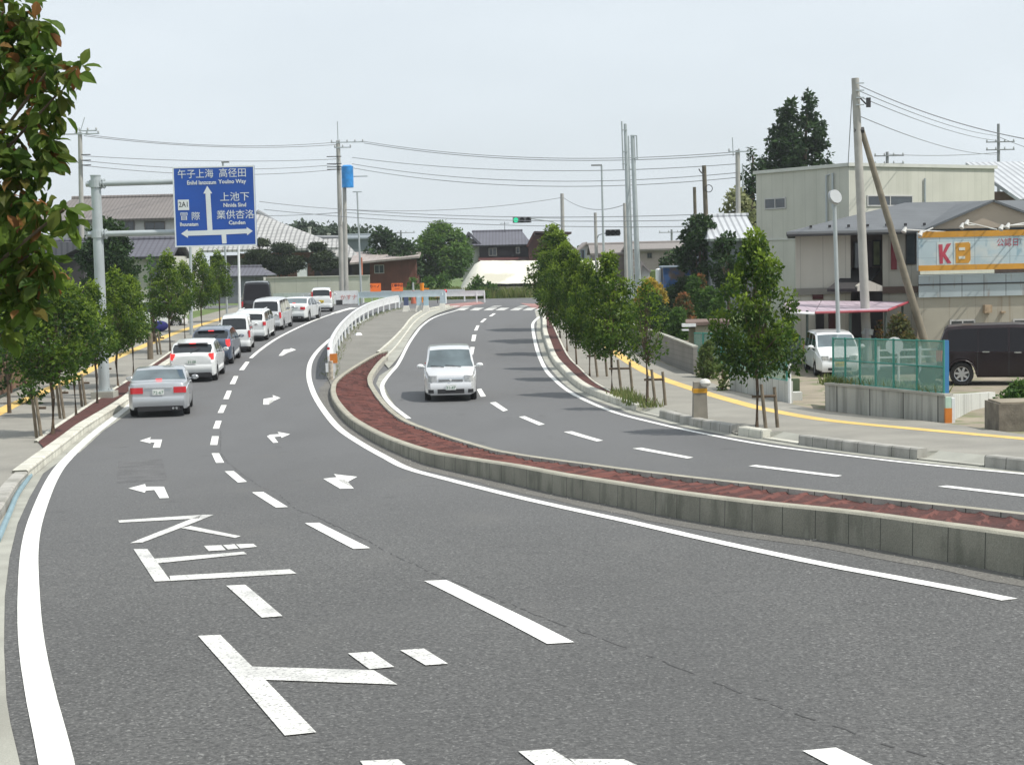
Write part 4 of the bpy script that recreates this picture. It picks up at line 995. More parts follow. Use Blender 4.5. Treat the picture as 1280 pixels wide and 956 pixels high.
# right half background
def conifer(label, lobes, Y, pxb, seed, size=.34):
    rnd = random.Random(seed); b = at(pxb, Y); o = thing('conifer', label, 'tree', b, GB); cl = []
    for (px, ytop, ybot, hw) in lobes:
        n = 34
        for i in range(n):
            t = (i+rnd.random()*.8)/n; y = ytop+(ybot-ytop)*t; k = (.12+.88*t**.75)*rnd.uniform(.7,1.12); c = W(px+rnd.uniform(-1,1)*hw*k*.8, y, Y); q = hw/FPX*Y
            cl.append((c.x, Y+rnd.uniform(-.8,.8)*q*k, c.z, rnd.uniform(.16,.30)*q*(.55+.6*t), .55))
    fol_obj('crown', foliage(cl, 58, size, seed, newf=lambda p,c: .25*max(0,(p.z-c[2])/c[3]), elong=1.8, droop=.2), F_dark, o, b)
    mb = MB(); t_ = W(lobes[0][0], lobes[0][1]+10, Y); mb.tube([b-Vector((0,0,.1)), b.lerp(t_,.5), t_], .35, 8, r1=.05); mb.build('trunk', M_bark, o, smooth=True)
conifer('tall dark conifer rising above the flat roofed pale building',[(1009,117,215,36),(978,134,220,26),(990,126,225,34),(1025,150,225,20),(965,160,225,18)],118,1000,7)
conifer('dark narrow tree left of the tall conifer',[(941,184,300,20),(932,208,300,16),(952,200,300,16)],116,941,8)
bush('bamboo_clump','pale yellowish bamboo clump behind the tiled roof','bamboo',890,950,232,108,mt=F_bam,size=.32,seed=9,nclump=40,dens=36)
bush('evergreen','dark evergreen mass left of the tiled roof, around the wooden pole','tree',846,905,268,96,mt=F_dark,size=.26,seed=10,nclump=60,dens=46)
bush('evergreen','grey green rounded tree in front of the long low building','tree',822,858,312,112,mt=F_dark,size=.26,seed=12,nclump=30,dens=36,new=.5)
bush('evergreen','dark tree below the tiled roof beside the pale building','tree',884,938,290,90,mt=F_dark,size=.24,seed=13,nclump=36,dens=40)
sh = [('yellow_shrub','golden yellow shrub just right of the thick tree cluster',788,840,348,84,F_yel,.9),('green_shrub','dark green shrub under the golden yellow shrub',795,840,366,82,F_dark,.2),('red_tipped_shrub','orange tipped shrub right of the golden yellow shrub',838,872,366,80,F_red,.95),
 ('green_shrub','bright green shrub in front of the blue panel',850,885,345,86,F_green,.3),('green_shrub','broad shrub left of the lone street tree crown',868,905,358,78,F_green,.4),('green_shrub','dark shrub behind the small sparse tree',812,850,385,76,F_dark,.5),('orange_shrub','small orange shrub beside the blue panel',866,888,342,88,F_red,.9),
 ('green_shrub','low green shrub behind the grey block wall end',775,815,392,78,F_dark,.5),('green_shrub','shrub right of the orange tipped shrub, above the small shed',880,915,372,76,F_green,.3),('green_shrub','wide dark shrub hiding the foot of the blue container',822,890,346,97,F_dark,.4),('green_shrub','tall green shrub between the cluster and the blue container',800,835,358,95,F_green,.3),('green_shrub','round shrub above the left end of the grey block wall',830,868,384,75,F_green,.3)]
for i,(nm,lab,a,b,t,Y,mt,nw) in enumerate(sh):
    bush(nm,lab,'shrub',a,b,t,Y,mt=mt,size=.14,seed=40+i,nclump=46,trunk=False,shape='dome',new=nw,dens=60,group='garden shrubs behind the block wall')
bush('lawn_shrub','dense green weeds beside the end of the grey block wall','weeds',868,905,425,56.5,mt=F_grass,size=.10,seed=60,nclump=40,trunk=False,shape='dome',dens=40)
bush('dry_weeds','tall dry yellowish grass tuft against the low white wall','weeds',893,914,450,51,mt=F_grass,size=.12,seed=61,nclump=20,trunk=False,shape='dome',dens=40)
bush('garden_shrub','brownish green round shrub left of the leaning wooden pole','shrub',1100,1148,392,58,.1,mt=F_red,size=.11,seed=62,nclump=34,trunk=False,shape='dome',new=.25,dens=40)
bush('garden_shrub','small reddish shrub at the foot of the concrete pole','shrub',1090,1108,398,60,.1,mt=F_red,size=.10,seed=63,nclump=18,trunk=False,shape='dome',new=1.0,dens=40)
bush('hedge','clipped green hedge on the brick planter at the right edge','hedge',1244,1312,476,41,.1,mt=F_green,size=.09,seed=64,nclump=50,trunk=False,shape='dome',new=.3,dens=44)
# left background
bush('evergreen','dark garden tree behind the sign post, in front of the white house','tree',100,178,272,92,mt=F_dark,size=.24,seed=70,nclump=55,dens=44)
bush('garden_shrub','bright shrub in front of the grey garage wall','shrub',180,205,318,80,mt=F_green,size=.16,seed=71,nclump=24,trunk=False,shape='dome')
bush('evergreen','dark tree mass under the overhanging leaves at the far left','tree',-30,62,322,66,mt=F_dark,size=.2,seed=72,nclump=50,dens=40)
bush('sapling','slender sapling with a dark crown by the brown fence','tree',-2,26,392,48.5,.1,mt=F_dark,size=.12,seed=73,nclump=20,dens=34)
bush('garden_shrub','low green bank shrub behind the brown fence','shrub',20,60,425,52,mt=F_green,size=.14,seed=74,nclump=30,trunk=False,shape='dome')
# cloud-pruned pines in front of the big tiled roof
def niwaki(label, px, ptop, pbot, Y, pads, seed):
    rnd = random.Random(seed); b = at(px, Y); o = thing('cloud_pruned_pine', label, 'pine', b, 'cloud pruned garden pines behind the block wall'); cl = []
    for (x,y,rw) in pads:
        c = W(x,y,Y); rr = rw/FPX*Y
        for i in range(5): cl.append((c.x+rnd.uniform(-.55,.55)*rr, Y+rnd.uniform(-.6,.6)*rr, c.z+rnd.uniform(-.1,.1)*rr, rr*.75, .5))
    fol_obj('crown', foliage(cl, 75, .20, seed, newf=lambda p,c: .4*max(0,(p.z-c[2])/c[3]), elong=1.6), F_pine, o, b)
    mb = MB(); t = W(px,ptop+8,Y); mb.tube([b,b.lerp(t,.4)+Vector((.4,0,0)),b.lerp(t,.7)-Vector((.3,0,0)),t],.16,7,r1=.06)
    for (x,y,rw) in pads: c = W(x,y,Y); mb.tube([Vector((b.x,Y,c.z-.5)),c],.06,5)
    mb.build('trunk', M_bark, o, smooth=True); return o
niwaki('cloud pruned pine just right of the road sign',325,300,345,152,[(328,303,10),(322,318,15),(312,330,16),(334,333,13)],1)
niwaki('cloud pruned pine with a domed top in the middle of the garden',354,300,345,152,[(353,310,14),(346,324,15),(364,326,14),(352,337,17),(372,333,9)],2)
niwaki('cloud pruned pine nearest the twin poles',400,304,345,152,[(398,308,11),(406,320,13),(392,325,9),(400,333,14),(415,330,9)],3)
# far treeline, reads as one mass
rnd = random.Random(90); cl = []
for i in range(230):
    px = rnd.uniform(-250,1550); Y = rnd.uniform(240,330); b = at(px,Y); hgt = rnd.uniform(2.2,4.6)*(1 if px<760 else .9)
    cl.append((b.x,b.y,b.z+hgt*.5,hgt*.62,.9)); cl.append((b.x+rnd.uniform(-3,3),b.y,b.z+hgt*.25,hgt*.6,.8))
o = fol_obj('far_treeline', foliage(cl, 2.2, .75, 91, newf=lambda p,c:.2, elong=1.3), F_dark); tag(o,'distant dark green line of trees behind the houses','trees',kind='stuff')
# roadside grass and weeds
def grass_patch(name, label, polyfn, n, hgt, seed, mt=F_grass):
    rnd = random.Random(seed); V_=[];F_=[];T_=[]
    for _ in range(n):
        p = polyfn(rnd); a = rnd.uniform(0,6.28); h_ = hgt*rnd.uniform(.4,1.3); wv = Vector((math.cos(a),math.sin(a),0))*h_*.10
        tip = p+Vector((rnd.gauss(0,.3)*h_,rnd.gauss(0,.3)*h_,h_)); b=len(V_)
        V_ += [p-wv,p+wv,tip+wv*.2,tip-wv*.2]; F_.append((b,b+1,b+2,b+3)); T_.append((rnd.random(),rnd.random()*.8))
    o = fol_obj(name,(V_,F_,T_),mt); return tag(o,label,'grass',kind='stuff')
def band_fn(pts, width, h=0):
    P = spline(GP(pts,h),.5); N = normals2(P)
    def f(r):
        i = r.randrange(len(P)); q = P[i]+N[i]*r.uniform(-width,width)+Vector((r.uniform(-.25,.25),r.uniform(-.25,.25),0)); q.z = zg(q.y)+h; return q
    return f
grass_patch('weeds','weeds growing along the foot of the curved guardrail', band_fn([(412,470),(414,455),(430,423),(445,408),(462,398),(480,391),(500,386)],.22,.04), 1500,.11,1)
def far_fn(r):
    q = at(r.uniform(500,720), r.uniform(135,150)); return q
grass_patch('verge_grass','tall rough grass beyond the far crossing', far_fn, 9000,.75,3)
grass_patch('weeds','tufts of dry grass at the end of the right planting bed', band_fn([(775,494),(800,506),(812,509)],.2,.14), 700,.22,4)
FL = spline([G(x,y,.14) for x,y in ((-30,510),(2,496),(38,479.5),(66,468),(90,458))],.5)
def lf(r):
    q = FL[r.randrange(len(FL))]; x = q.x-r.uniform(.3,7); y = q.y+r.uniform(-1,6); return Vector((x,y,zg(y)+.5))
grass_patch('bank_grass','green grass bank behind the brown fence on the left', lf, 9000,.30,5,F_green)
# ================================================================ BUILDINGS
def bm_mat(name, col, **k): return mat(name, col, **k)
B_white = mat('white_wall_render', (.55,.55,.53), .9, .06, 1.2); overlay(B_white, mathn(B_white,'MULTIPLY',noise_fac(B_white,1.5,.5,.8,(1,1,.2)),.35),(.36,.36,.33))
B_pale = mat('pale_siding', (.50,.50,.44), .85, .05, 1); overlay(B_pale, mathn(B_pale,'MULTIPLY',noise_fac(B_pale,1.2,.45,.8,(1.5,1.5,.12)),.4),(.33,.34,.28))
overlay(B_pale, mathn(B_pale,'MULTIPLY',pos_joint(B_pale,0,.42,.03),.35),(.33,.34,.29))
B_cream = mat('cream_cladding', (.50,.48,.42), .85, .05, 1); overlay(B_cream, mathn(B_cream,'MULTIPLY',pos_joint(B_cream,0,.9,.03),.5),(.24,.23,.20))
overlay(B_cream, mathn(B_cream,'MULTIPLY',noise_fac(B_cream,1.3,.5,.8,(1.5,1.5,.15)),.35),(.33,.31,.26))
B_tan = mat('tan_gable', (.40,.33,.26), .9, .05, 1)
B_brown = mat('brown_band', (.16,.11,.09), .8, .1)
B_grey = mat('grey_garage_wall', (.16,.17,.20), .8, .08)
B_dkwall = mat('dark_timber_wall', (.045,.04,.045), .8, .15, 2)
B_maroon = mat('maroon_metal_wall', (.085,.030,.028), .7, .15, 1.5); overlay(B_maroon, mathn(B_maroon,'MULTIPLY',pos_joint(B_maroon,0,.5,.05),.4),(.045,.018,.017))
B_redsh = mat('red_brown_shed_wall', (.14,.050,.035), .85, .2, 1.2); overlay(B_redsh, mathn(B_redsh,'MULTIPLY',pos_joint(B_redsh,0,.6,.04),.5),(.07,.03,.022))
B_blockw = mat('block_wall', (.46,.46,.41), .92, .08, .8)
overlay(B_blockw, mathn(B_blockw,'MULTIPLY',pos_joint(B_blockw,2,.2,.015),.35),(.25,.25,.22)); overlay(B_blockw, mathn(B_blockw,'MULTIPLY',pos_joint(B_blockw,0,2.0,.05),.5),(.25,.25,.22))
B_gblock = mat('grey_block_wall', (.22,.215,.20), .95, .12, 1); overlay(B_gblock, mathn(B_gblock,'MULTIPLY',pos_joint(B_gblock,2,.19,.018),.6),(.12,.12,.11)); overlay(B_gblock, mathn(B_gblock,'MULTIPLY',pos_joint(B_gblock,1,.39,.02),.4),(.13,.13,.12))
B_retw = mat('stained_retaining_concrete', (.42,.42,.38), .92, .1, 1, .2, 30)
overlay(B_retw, mathn(B_retw,'MULTIPLY',noise_fac(B_retw,3.2,.44,.60,(1.6,1.6,.12)),.5),(.13,.13,.115)); overlay(B_retw, pos_joint(B_retw,0,.55,.02),(.12,.12,.11))
B_retl = mat('whitewashed_concrete', (.52,.53,.50), .9, .08, 1); overlay(B_retl, mathn(B_retl,'MULTIPLY',noise_fac(B_retl,4,.55,.7,(1.6,1.6,.12)),.5),(.25,.25,.23)); overlay(B_retl, pos_joint(B_retl,1,.6,.025),(.2,.2,.19))
def tile_mat(name, col, dark, px_=.28, pz=.0, rough=.6, axis=0):
    m_ = mat(name, col, rough, .10, .8)
    overlay(m_, mathn(m_,'MULTIPLY',pos_joint(m_,axis,px_,px_*.36),.75), dark)
    if pz: overlay(m_, mathn(m_,'MULTIPLY',pos_joint(m_,1 if axis==0 else 0,pz,pz*.2),.5), dark)
    b = m_.node_tree.nodes['Principled BSDF']; return m_
R_kaw = tile_mat('silver_clay_tiles', (.40,.40,.39), (.15,.15,.15), .50, .8, .55)
R_kaw2 = tile_mat('pale_ribbed_roof', (.46,.48,.50), (.20,.21,.23), .36, 0, .5)
R_grey = mat('grey_shingle', (.115,.125,.135), .8, .1, 1.2); overlay(R_grey, mathn(R_grey,'MULTIPLY',pos_joint(R_grey,1,.45,.03),.4),(.06,.065,.07))
R_brgr = tile_mat('brown_grey_tiles', (.19,.172,.165), (.12,.11,.105), .26, .30, .8)
R_slate = tile_mat('dark_blue_grey_tiles', (.115,.115,.14), (.065,.065,.08), .35, .4, .6)
R_rust = mat('faded_tin_roof', (.33,.29,.27), .7, .2, 1.2); overlay(R_rust, mathn(R_rust,'MULTIPLY',pos_joint(R_rust,0,.5,.06),.4),(.18,.13,.12))
R_tan = mat('brown_flat_roof', (.22,.20,.19), .8, .1)
def P3(px, py, Y): return W(px, py, Y)
def wall_box(nm, parent, px0, px1, ytop, Y, depth, mt, ybot=None, slope0=0):
    """frontal block: spans px0..px1 at distance Y, top at image row ytop (at its middle), standing on the ground"""
    a = W(px0, ytop, Y); b = W(px1, ytop, Y); zt = (a.z+b.z)/2; z0 = zg(Y)-.1 if ybot is None else W((px0+px1)/2, ybot, Y).z
    k = (Y+depth)/Y if (px0 > 850 and Y < 75 and depth > 1) else 1
    return MB().prism([(a.x,Y,z0),(b.x,Y,z0),(b.x*k,Y+depth,z0),(a.x*k,Y+depth,z0)], (0,0,zt-z0)).build(nm, mt, parent)
def slab(nm, parent, pts, th, mt):      # a roof plane with thickness
    p = [Vector(q) for q in pts]; n = (p[1]-p[0]).cross(p[2]-p[0]).normalized()
    if n.z < 0: n = -n
    return MB().prism(p, -n*th).build(nm, mt, parent)
def window(parent, px0, px1, y0, y1, Y, frame=mat('aluminium_frame',(.45,.45,.44),.5,0), glass=M_glass, mull=1, fw=.06, proud=.04):
    a = W(px0,y1,Y); b = W(px1,y0,Y); mb = MB(); x0,x1,z0,z1 = a.x,b.x,a.z,b.z; yy = Y-proud
    for (p,q,r_,s_) in ((x0,x1,z1-fw,z1),(x0,x1,z0,z0+fw)): mb.box(p,q,yy,Y-.002,r_,s_)
    for (p,q) in ((x0,x0+fw),(x1-fw,x1))+tuple(((x0+(x1-x0)*i/(mull+1)-fw*.4),(x0+(x1-x0)*i/(mull+1)+fw*.4)) for i in range(1,mull+1)): mb.box(p,q,yy+.001,Y-.003,z0+fw,z1-fw)
    w_ = mb.build('window', frame, parent)
    MB().box(x0+fw,x1-fw,Y-.022,Y-.004,z0+fw,z1-fw).build('pane', glass, w_); return w_
def gable_roof(nm, parent, px0, px1, yeave, yridge, Y, depth, mt, over=.5, hip=(0,0), th=.16):
    a = W(px0,yeave,Y-over); b = W(px1,yeave,Y-over); ze = (a.z+b.z)/2; Ym = Y+depth/2
    r = W((px0+px1)/2,yridge,Ym); zr = r.z; x0,x1 = a.x,b.x; h0 = hip[0]/FPX*Y; h1 = hip[1]/FPX*Y; yb = Y+depth+over
    root = slab(nm, parent, [(x0,Y-over,ze),(x1,Y-over,ze),(x1-h1,Ym,zr),(x0+h0,Ym,zr)], th, mt)
    slab('roof_slope', root, [(x1,yb,ze),(x0,yb,ze),(x0+h0,Ym+.003,zr),(x1-h1,Ym+.003,zr)], th, mt)
    if hip[0]: slab('roof_slope', root, [(x0,yb,ze),(x0,Y-over,ze),(x0+h0,Ym,zr)], th, mt)
    if hip[1]: slab('roof_slope', root, [(x1,Y-over,ze),(x1,yb,ze),(x1-h1,Ym,zr)], th, mt)
    MB().tube([(x0+h0-.1,Ym,zr+.02),(x1-h1+.1,Ym,zr+.02)], .14, 8).build('ridge_cap', mt, root)
    return root, (x0,x1,ze,zr,Ym)
# ---- house far left
h = thing('tiled_house','white two storey house with brown grey tiled roof behind the steel sign post','house',at(130,112))
wall_box('wall',h,62,222,272,112,8,B_white); gable_roof('roof',h,40,236,274,247,112,8,R_brgr,.6,hip=(30,22))
for a,b,c,d,m_ in ((86,101,277,300,0),(150,168,276,290,1),(181,206,277,290,1)): window(h,a,b,c,d,111.95,mull=m_,frame=mat('dark_window_frame',(.10,.09,.085),.6,0))
MB().box(W(78,278,111).x,W(84,278,111).x,111.4,111.95,W(80,284,111).z,W(80,278,111).z).build('air_conditioner', M_whitem, h)
h2 = thing('garage','long low garage with slate blue roof below the white tiled house','garage',at(200,104))
wall_box('wall',h2,45,214,322,104,5,B_pale); wall_box('shutter',h2,186,200,326,103.94,.05,B_grey)
gable_roof('roof',h2,40,216,322,300,104,5,R_slate,.5); 
h3 = thing('shed','slate roofed shed with a dark gable under the leaves at the left','shed',at(70,96))
wall_box('wall',h3,48,104,320,96,6,B_dkwall)
a=W(30,322,95.6); b=W(64,322,95.6); c=W(104,303,95.6); slab('roof',h3,[(a.x,95.5,a.z),(b.x,95.5,b.z),(c.x,95.5,c.z),(W(56,302,95.6).x,95.5,W(56,302,95.6).z)],.15,R_slate)
slab('roof_slope',h3.children[1],[(b.x,95.45,b.z),(b.x,102,b.z),(c.x,102,c.z),(c.x,95.45,c.z)],.2,R_slate)
# ---- big farmhouse with silver tiles
h = thing('farmhouse','large old farmhouse with sweeping silver tiled roof behind the block wall','house',at(350,165))
wall_box('wall',h,262,428,318,165,14,B_dkwall); wall_box('plaster_wall',h,300,392,316,164.9,.1,mat('orange_brown_wall',(.20,.09,.06),.8,.2)); wall_box('storage_unit',h,371,383,327,162.5,.8,M_whitem)
x0=W(250,316,163).x; pR=W(432,314,163); pk=W(318,266,170); pk2=W(404,303,170)
zt=pk.z; zl=W(300,312,163).z
r1=slab('roof',h,[(x0,162,zl),(W(430,312,162).x,162,zl),(W(392,300,170).x,170,pk2.z+.3),(W(322,270,172).x,172,zt),(x0,172,zt+.4)],.25,R_kaw)
MB().tube([(W(322,269,172).x,172,zt+.15),(W(352,285,171).x,171,W(352,283,171).z),(W(404,304,169).x,169,W(404,302,169).z)],.30,8).build('ridge_cap',mat('ridge_tiles',(.22,.23,.24),.6,.1),r1)
r2=slab('roof_slope',r1,[(W(398,300,168).x,168,W(398,299,168).z),(W(428,298,168).x,168,W(428,298,168).z),(W(451,324,163).x,163,W(451,323,163).z),(W(408,322,163).x,163,W(408,320,163).z)],.25,R_kaw)
MB().tube([(W(392,298,168.5).x,168.5,W(392,297,168.5).z),(W(428,297,168.5).x,168.5,W(428,297,168.5).z)],.22,8).build('ridge_cap',mat('ridge_tiles',(.22,.23,.24),.6,.1),r2)
wall_box('rear_wing',h,400,446,322,166,8,B_dkwall)
# white roofed store room in front (left of the wall)
h = thing('store_house','grey roofed low store house between the road sign and the block wall','building',at(300,140))
wall_box('wall',h,256,318,345,140,5,B_grey); gable_roof('roof',h,250,334,345,334,140,5,R_slate,.4,hip=(0,14))
# block wall with low guard in front
w_ = thing('block_wall','long pale block wall in front of the garden pines','wall',at(390,150))
wall_box('wall',w_,326,462,346.5,150,.25,B_blockw); a=W(326,346,149.9); b=W(462,346,149.9)
MB().box(a.x,b.x,149.9,150.35,(a.z+b.z)/2-.05,(a.z+b.z)/2+.06).build('coping',mat('coping_concrete',(.40,.40,.36),.9,.1),w_)
w_ = thing('gate_pillar','pale gate pillar at the left end of the block wall','pillar',at(327,149)); wall_box('shaft',w_,323,330,337,149,.8,B_white); wall_box('cap',w_,322.5,330.8,335.6,148.9,1.0,B_blockw,ybot=337.2)
# black lamp housing hole marks on the wall
# ---- red brown sheds
h = thing('tin_roofed_shed','low red brown shed with faded tin roof behind the orange signs','shed',at(490,158))
wall_box('wall',h,462,520,325,158,8,B_redsh); window(h,468,480,331,342,157.95,mull=1)
wall_box('side_wall',h,440,463,328,158.6,7,mat('dark_shed_opening',(.05,.04,.035),.9,.2))
a=W(437,328.5,156.5); b=W(524,320,156.5); c=W(526,316,164); d=W(440,320,164)
slab('roof',h,[(a.x,156.5,a.z),(b.x,156.5,b.z),(c.x,167,c.z+.4),(d.x,167,d.z+.4)],.2,R_rust)
MB().cyl(at(453,155),W(451.5,322,155),.12,n=6).build('downpipe',mat('orange_pipe',(.40,.13,.07),.6,.1),h)
# ---- dark wooded hill building far behind (barn with overgrown roof)
rw_ = random.Random(8); cl=[]
for i in range(150):
    px=rw_.uniform(352,455); t=rw_.random(); Y=rw_.uniform(200,214); top_=281+ (3 if px<372 else 0)+(4 if px>448 else 0); p=W(px,top_+ (322-top_)*t,Y); cl.append((p.x,Y,p.z-.9,1.5,.8))
o=fol_obj('wooded_hill',foliage(cl,7.5,.55,8,newf=lambda p,c:.15,elong=1.3),leaf_mat('hill_leaves',(.030,.048,.034),(.055,.078,.050),(.09,.13,.07),.15)); tag(o,'dark wooded hillside rising behind the silver roof of the farmhouse','woods',kind='stuff')
h = thing('blue_grey_hall','blue grey metal hall behind the poles, below the wooded hillside','building',at(444,196)); wall_box('wall',h,424,463,297,196,5,mat('blue_grey_cladding',(.16,.19,.21),.9,.2,.4)); gable_roof('roof',h,422,465,298,294,196,5,mat('blue_grey_roof',(.20,.23,.25),.8,.15),.3)
for px,t in ((385,285),(409,293)):
    b_=at(px,192); q=thing('chimney_stack','pale chimney stack left of the utility poles above the farmhouse roof' if px<400 else 'pale chimney stack nearer the utility poles above the farmhouse roof','chimney',b_); wall_box('stack',q,px,px+3,t,192,.5,B_white); wall_box('cap',q,px-.6,px+3.6,t-1.2,191.9,.7,B_blockw,ybot=t+.2)
# ---- dark two storey house, maroon house, white gabled house
h = thing('dark_house','dark timber two storey house with slate blue tiled roof in the centre','house',at(620,172))
wall_box('wall',h,599,661,305,172,9,B_dkwall); window(h,611,621,310,320,171.9,frame=mat('pale_window_frame',(.55,.55,.5),.6,0),mull=1); window(h,645,650,309,317,171.9,frame=mat('pale_window_frame',(.55,.55,.5),.6,0),mull=0)
gable_roof('roof',h,590,665,306,289,172,9,R_slate,.7,hip=(0,12))
a=W(578,325,172.6);b=W(599,325,172.6);c=W(586,296,172.6);e_=W(599,306,172.6);f_=W(579,312,172.6)
z0=zg(172)
MB().prism([(a.x,172.6,z0),(b.x,172.6,z0),(e_.x,172.6,e_.z),(c.x,172.6,c.z),(f_.x,172.6,f_.z)],(0,8,0)).build('gable_wall',B_white,h)
slab('gable_roof',h,[(W(573,309,171.8).x,171.8,W(573,309,171.8).z),(W(585.5,289.5,171.8).x,171.8,W(585.5,289.5,171.8).z),(W(585.5,289.5,171.8).x,181.5,W(585.5,289.5,171.8).z),(W(573,309,171.8).x,181.5,W(573,309,171.8).z)],.25,R_slate)
slab('gable_roof',h,[(W(602,305,171.8).x,171.75,W(602,305,171.8).z),(W(585.5,289.5,171.8).x,171.75,W(585.5,289.5,171.8).z),(W(585.5,289.5,171.8).x,181.5,W(585.5,289.5,171.8).z),(W(602,305,171.8).x,181.5,W(602,305,171.8).z)],.25,R_slate)
slab('lower_roof',h,[(W(598,326,170).x,170,W(598,326,170).z),(W(664,324,170).x,170,W(664,324,170).z),(W(664,320,172).x,172.4,W(664,320,172).z),(W(598,321,172).x,172.4,W(598,321,172).z)],.15,B_maroon)
h = thing('maroon_house','maroon metal clad house right of the dark two storey house','house',at(685,168))
a=W(661,320,168);b=W(705,320,168);c=W(700,291.5,168);d=W(669,293,168)
MB().prism([(a.x,168,z0),(b.x,168,z0),(c.x+.6,168,c.z-.3),(d.x,168,d.z),(a.x,168,W(661,306,168).z)],(0,9,0)).build('wall',B_maroon,h)
slab('roof',h,[(W(658,308,167).x,167.6,W(658,308,167).z),(d.x-.1,167.6,d.z+.3),(d.x-.1,178,d.z+.3),(W(658,308,167).x,178,W(658,308,167).z)],.2,B_maroon)
slab('roof_slope',h.children[1],[(d.x-.1,167.5,d.z+.33),(c.x+1.2,167.5,c.z+.1),(c.x+1.2,178,c.z+.1),(d.x-.1,178,d.z+.33)],.2,mat('dark_maroon_roof',(.05,.022,.022),.7,.1))
def gable_front(name,label,pxl,pxr,pxa,ye,ya,Y,wallm,roofm,over=2.0,depth=9,yer=None):
    yer = yer or ye
    h = thing(name,label,'house',at((pxl+pxr)/2,Y)); l=W(pxl,ye,Y); r=W(pxr,yer,Y); a=W(pxa,ya,Y); z_=zg(Y)-.1
    MB().prism([(l.x,Y,z_),(r.x,Y,z_),(r.x,Y,r.z),(a.x,Y,a.z),(l.x,Y,l.z)],(0,depth,0)).build('wall',wallm,h)
    o_ = over/FPX*Y
    for q,s_ in ((l,-1),(r,1)):
        sl_=(q.z-a.z)/(q.x-a.x); e=Vector((q.x+s_*o_,0,q.z+s_*o_*sl_))
        slab('roof',h,[(a.x,Y-.4+.02*s_,a.z+.12),(e.x,Y-.4+.02*s_,e.z+.12),(e.x,Y+depth+.3,e.z+.12),(a.x,Y+depth+.3,a.z+.12)],.16,roofm)
    return h
h = gable_front('gabled_house','white house with steep gable behind the first trees of the right cluster',700,730,706,318,300,160,B_white,mat('brown_roof',(.13,.10,.095),.8,.1),yer=322)
h = gable_front('gabled_house','white gabled house with pale blue window just left of the twin masts',714,752,733,322,304,156,B_white,R_rust,yer=326)
window(h,726,731,312,325,155.93,frame=mat('pale_blue_frame',(.35,.45,.52),.6,0),mull=0)
# ---- white sheet covered mound / tunnel greenhouse
h = thing('sheet_greenhouse','low white plastic sheet greenhouse in the middle distance','greenhouse',at(670,146)); mb = MB(); n=26; m_=9
for i in range(n+1):
    t=i/n; px=570+ (772-570)*t
    for j in range(m_):
        u=j/(m_-1); Y=140+10*u; e=min(1,(t*7.5))**.8*min(1,((1-t)*9))**.8
        zt=W(px,326.0,145).z; b=zg(Y); hgt=(zt-b)*min(1,e)*math.sin(math.pi*(.06+.90*u) if u<.5 else math.pi*.5)**.6
        mb.v.append((W(px,330,Y).x,Y,b+max(.05,hgt)+.05*noise.noise(Vector((i*.8,j*.9,2)))))
for i in range(n):
    for j in range(m_-1): mb.f.append((i*m_+j,(i+1)*m_+j,(i+1)*m_+j+1,i*m_+j+1))
Msh=mat('white_plastic_sheet',(.66,.65,.55),.6,.06,.4,.3,2); overlay(Msh,mathn(Msh,'MULTIPLY',noise_fac(Msh,.35,.56,.64,(1,1,2)),.5),(.36,.33,.25))
mb.build('sheet',Msh,h,smooth=True,sharp=60); wall_box('base_board',h,610,775,357,139.6,.12,mat('weathered_board',(.24,.23,.18),.9,.2))
# ---- long low buildings right of centre
h = thing('long_house','long low building with brown roof and grey pink wall right of the twin masts','building',at(810,140))
wall_box('wall',h,795,852,310,140,8,mat('grey_pink_wall',(.34,.29,.27),.9,.08)); gable_roof('roof',h,786,860,311,303.5,140,8,R_tan,.5); window(h,809,815,316,323,139.95,frame=mat('dark_window_frame',(.10,.09,.085),.6,0))
h = thing('long_house','low dark walled building with grey roof behind the twin masts','building',at(765,148))
wall_box('wall',h,742,800,316,148,6,mat('brown_grey_wall',(.16,.14,.135),.9,.1)); gable_roof('roof',h,738,802,316,305,148,6,R_tan,.5)
h = gable_front('small_house','small white gabled hut at the right foot of the twin masts',800,812,801,334,328,128,B_white,R_tan,depth=4,yer=339)
q = thing('blue_shed','blue panelled container with a brown stain right of the twin masts','container',at(850,100))
Mbl=mat('blue_panel',(.03,.09,.24),.6,.12,1); overlay(Mbl,noise_fac(Mbl,.45,.56,.60),(.12,.09,.07)); wall_box('body',q,829,873,333.5,100,2.4,Mbl); wall_box('rim',q,828.5,873.5,332,99.9,2.6,mat('pale_blue_rim',(.35,.42,.50),.6,0),ybot=334)
q = thing('water_tank','small white tank left of the blue container','tank',at(824,101)); p=at(824,101); MB().cyl(p,(p.x,p.y,W(824,337,101).z),.2 *1.0,n=14).build('body',M_whitem,q); MB().ball((p.x,p.y,W(824,337,101).z),.2,.4).build('lid',M_whitem,q)
tag(MB().prism([at(800,131)+Vector((0,0,-.05)),at(836,131)+Vector((0,0,-.05)),W(836,344,131),W(822,338,131),W(800,341,131)],(0,6,0)).build('bank',M_grass),kind='structure')
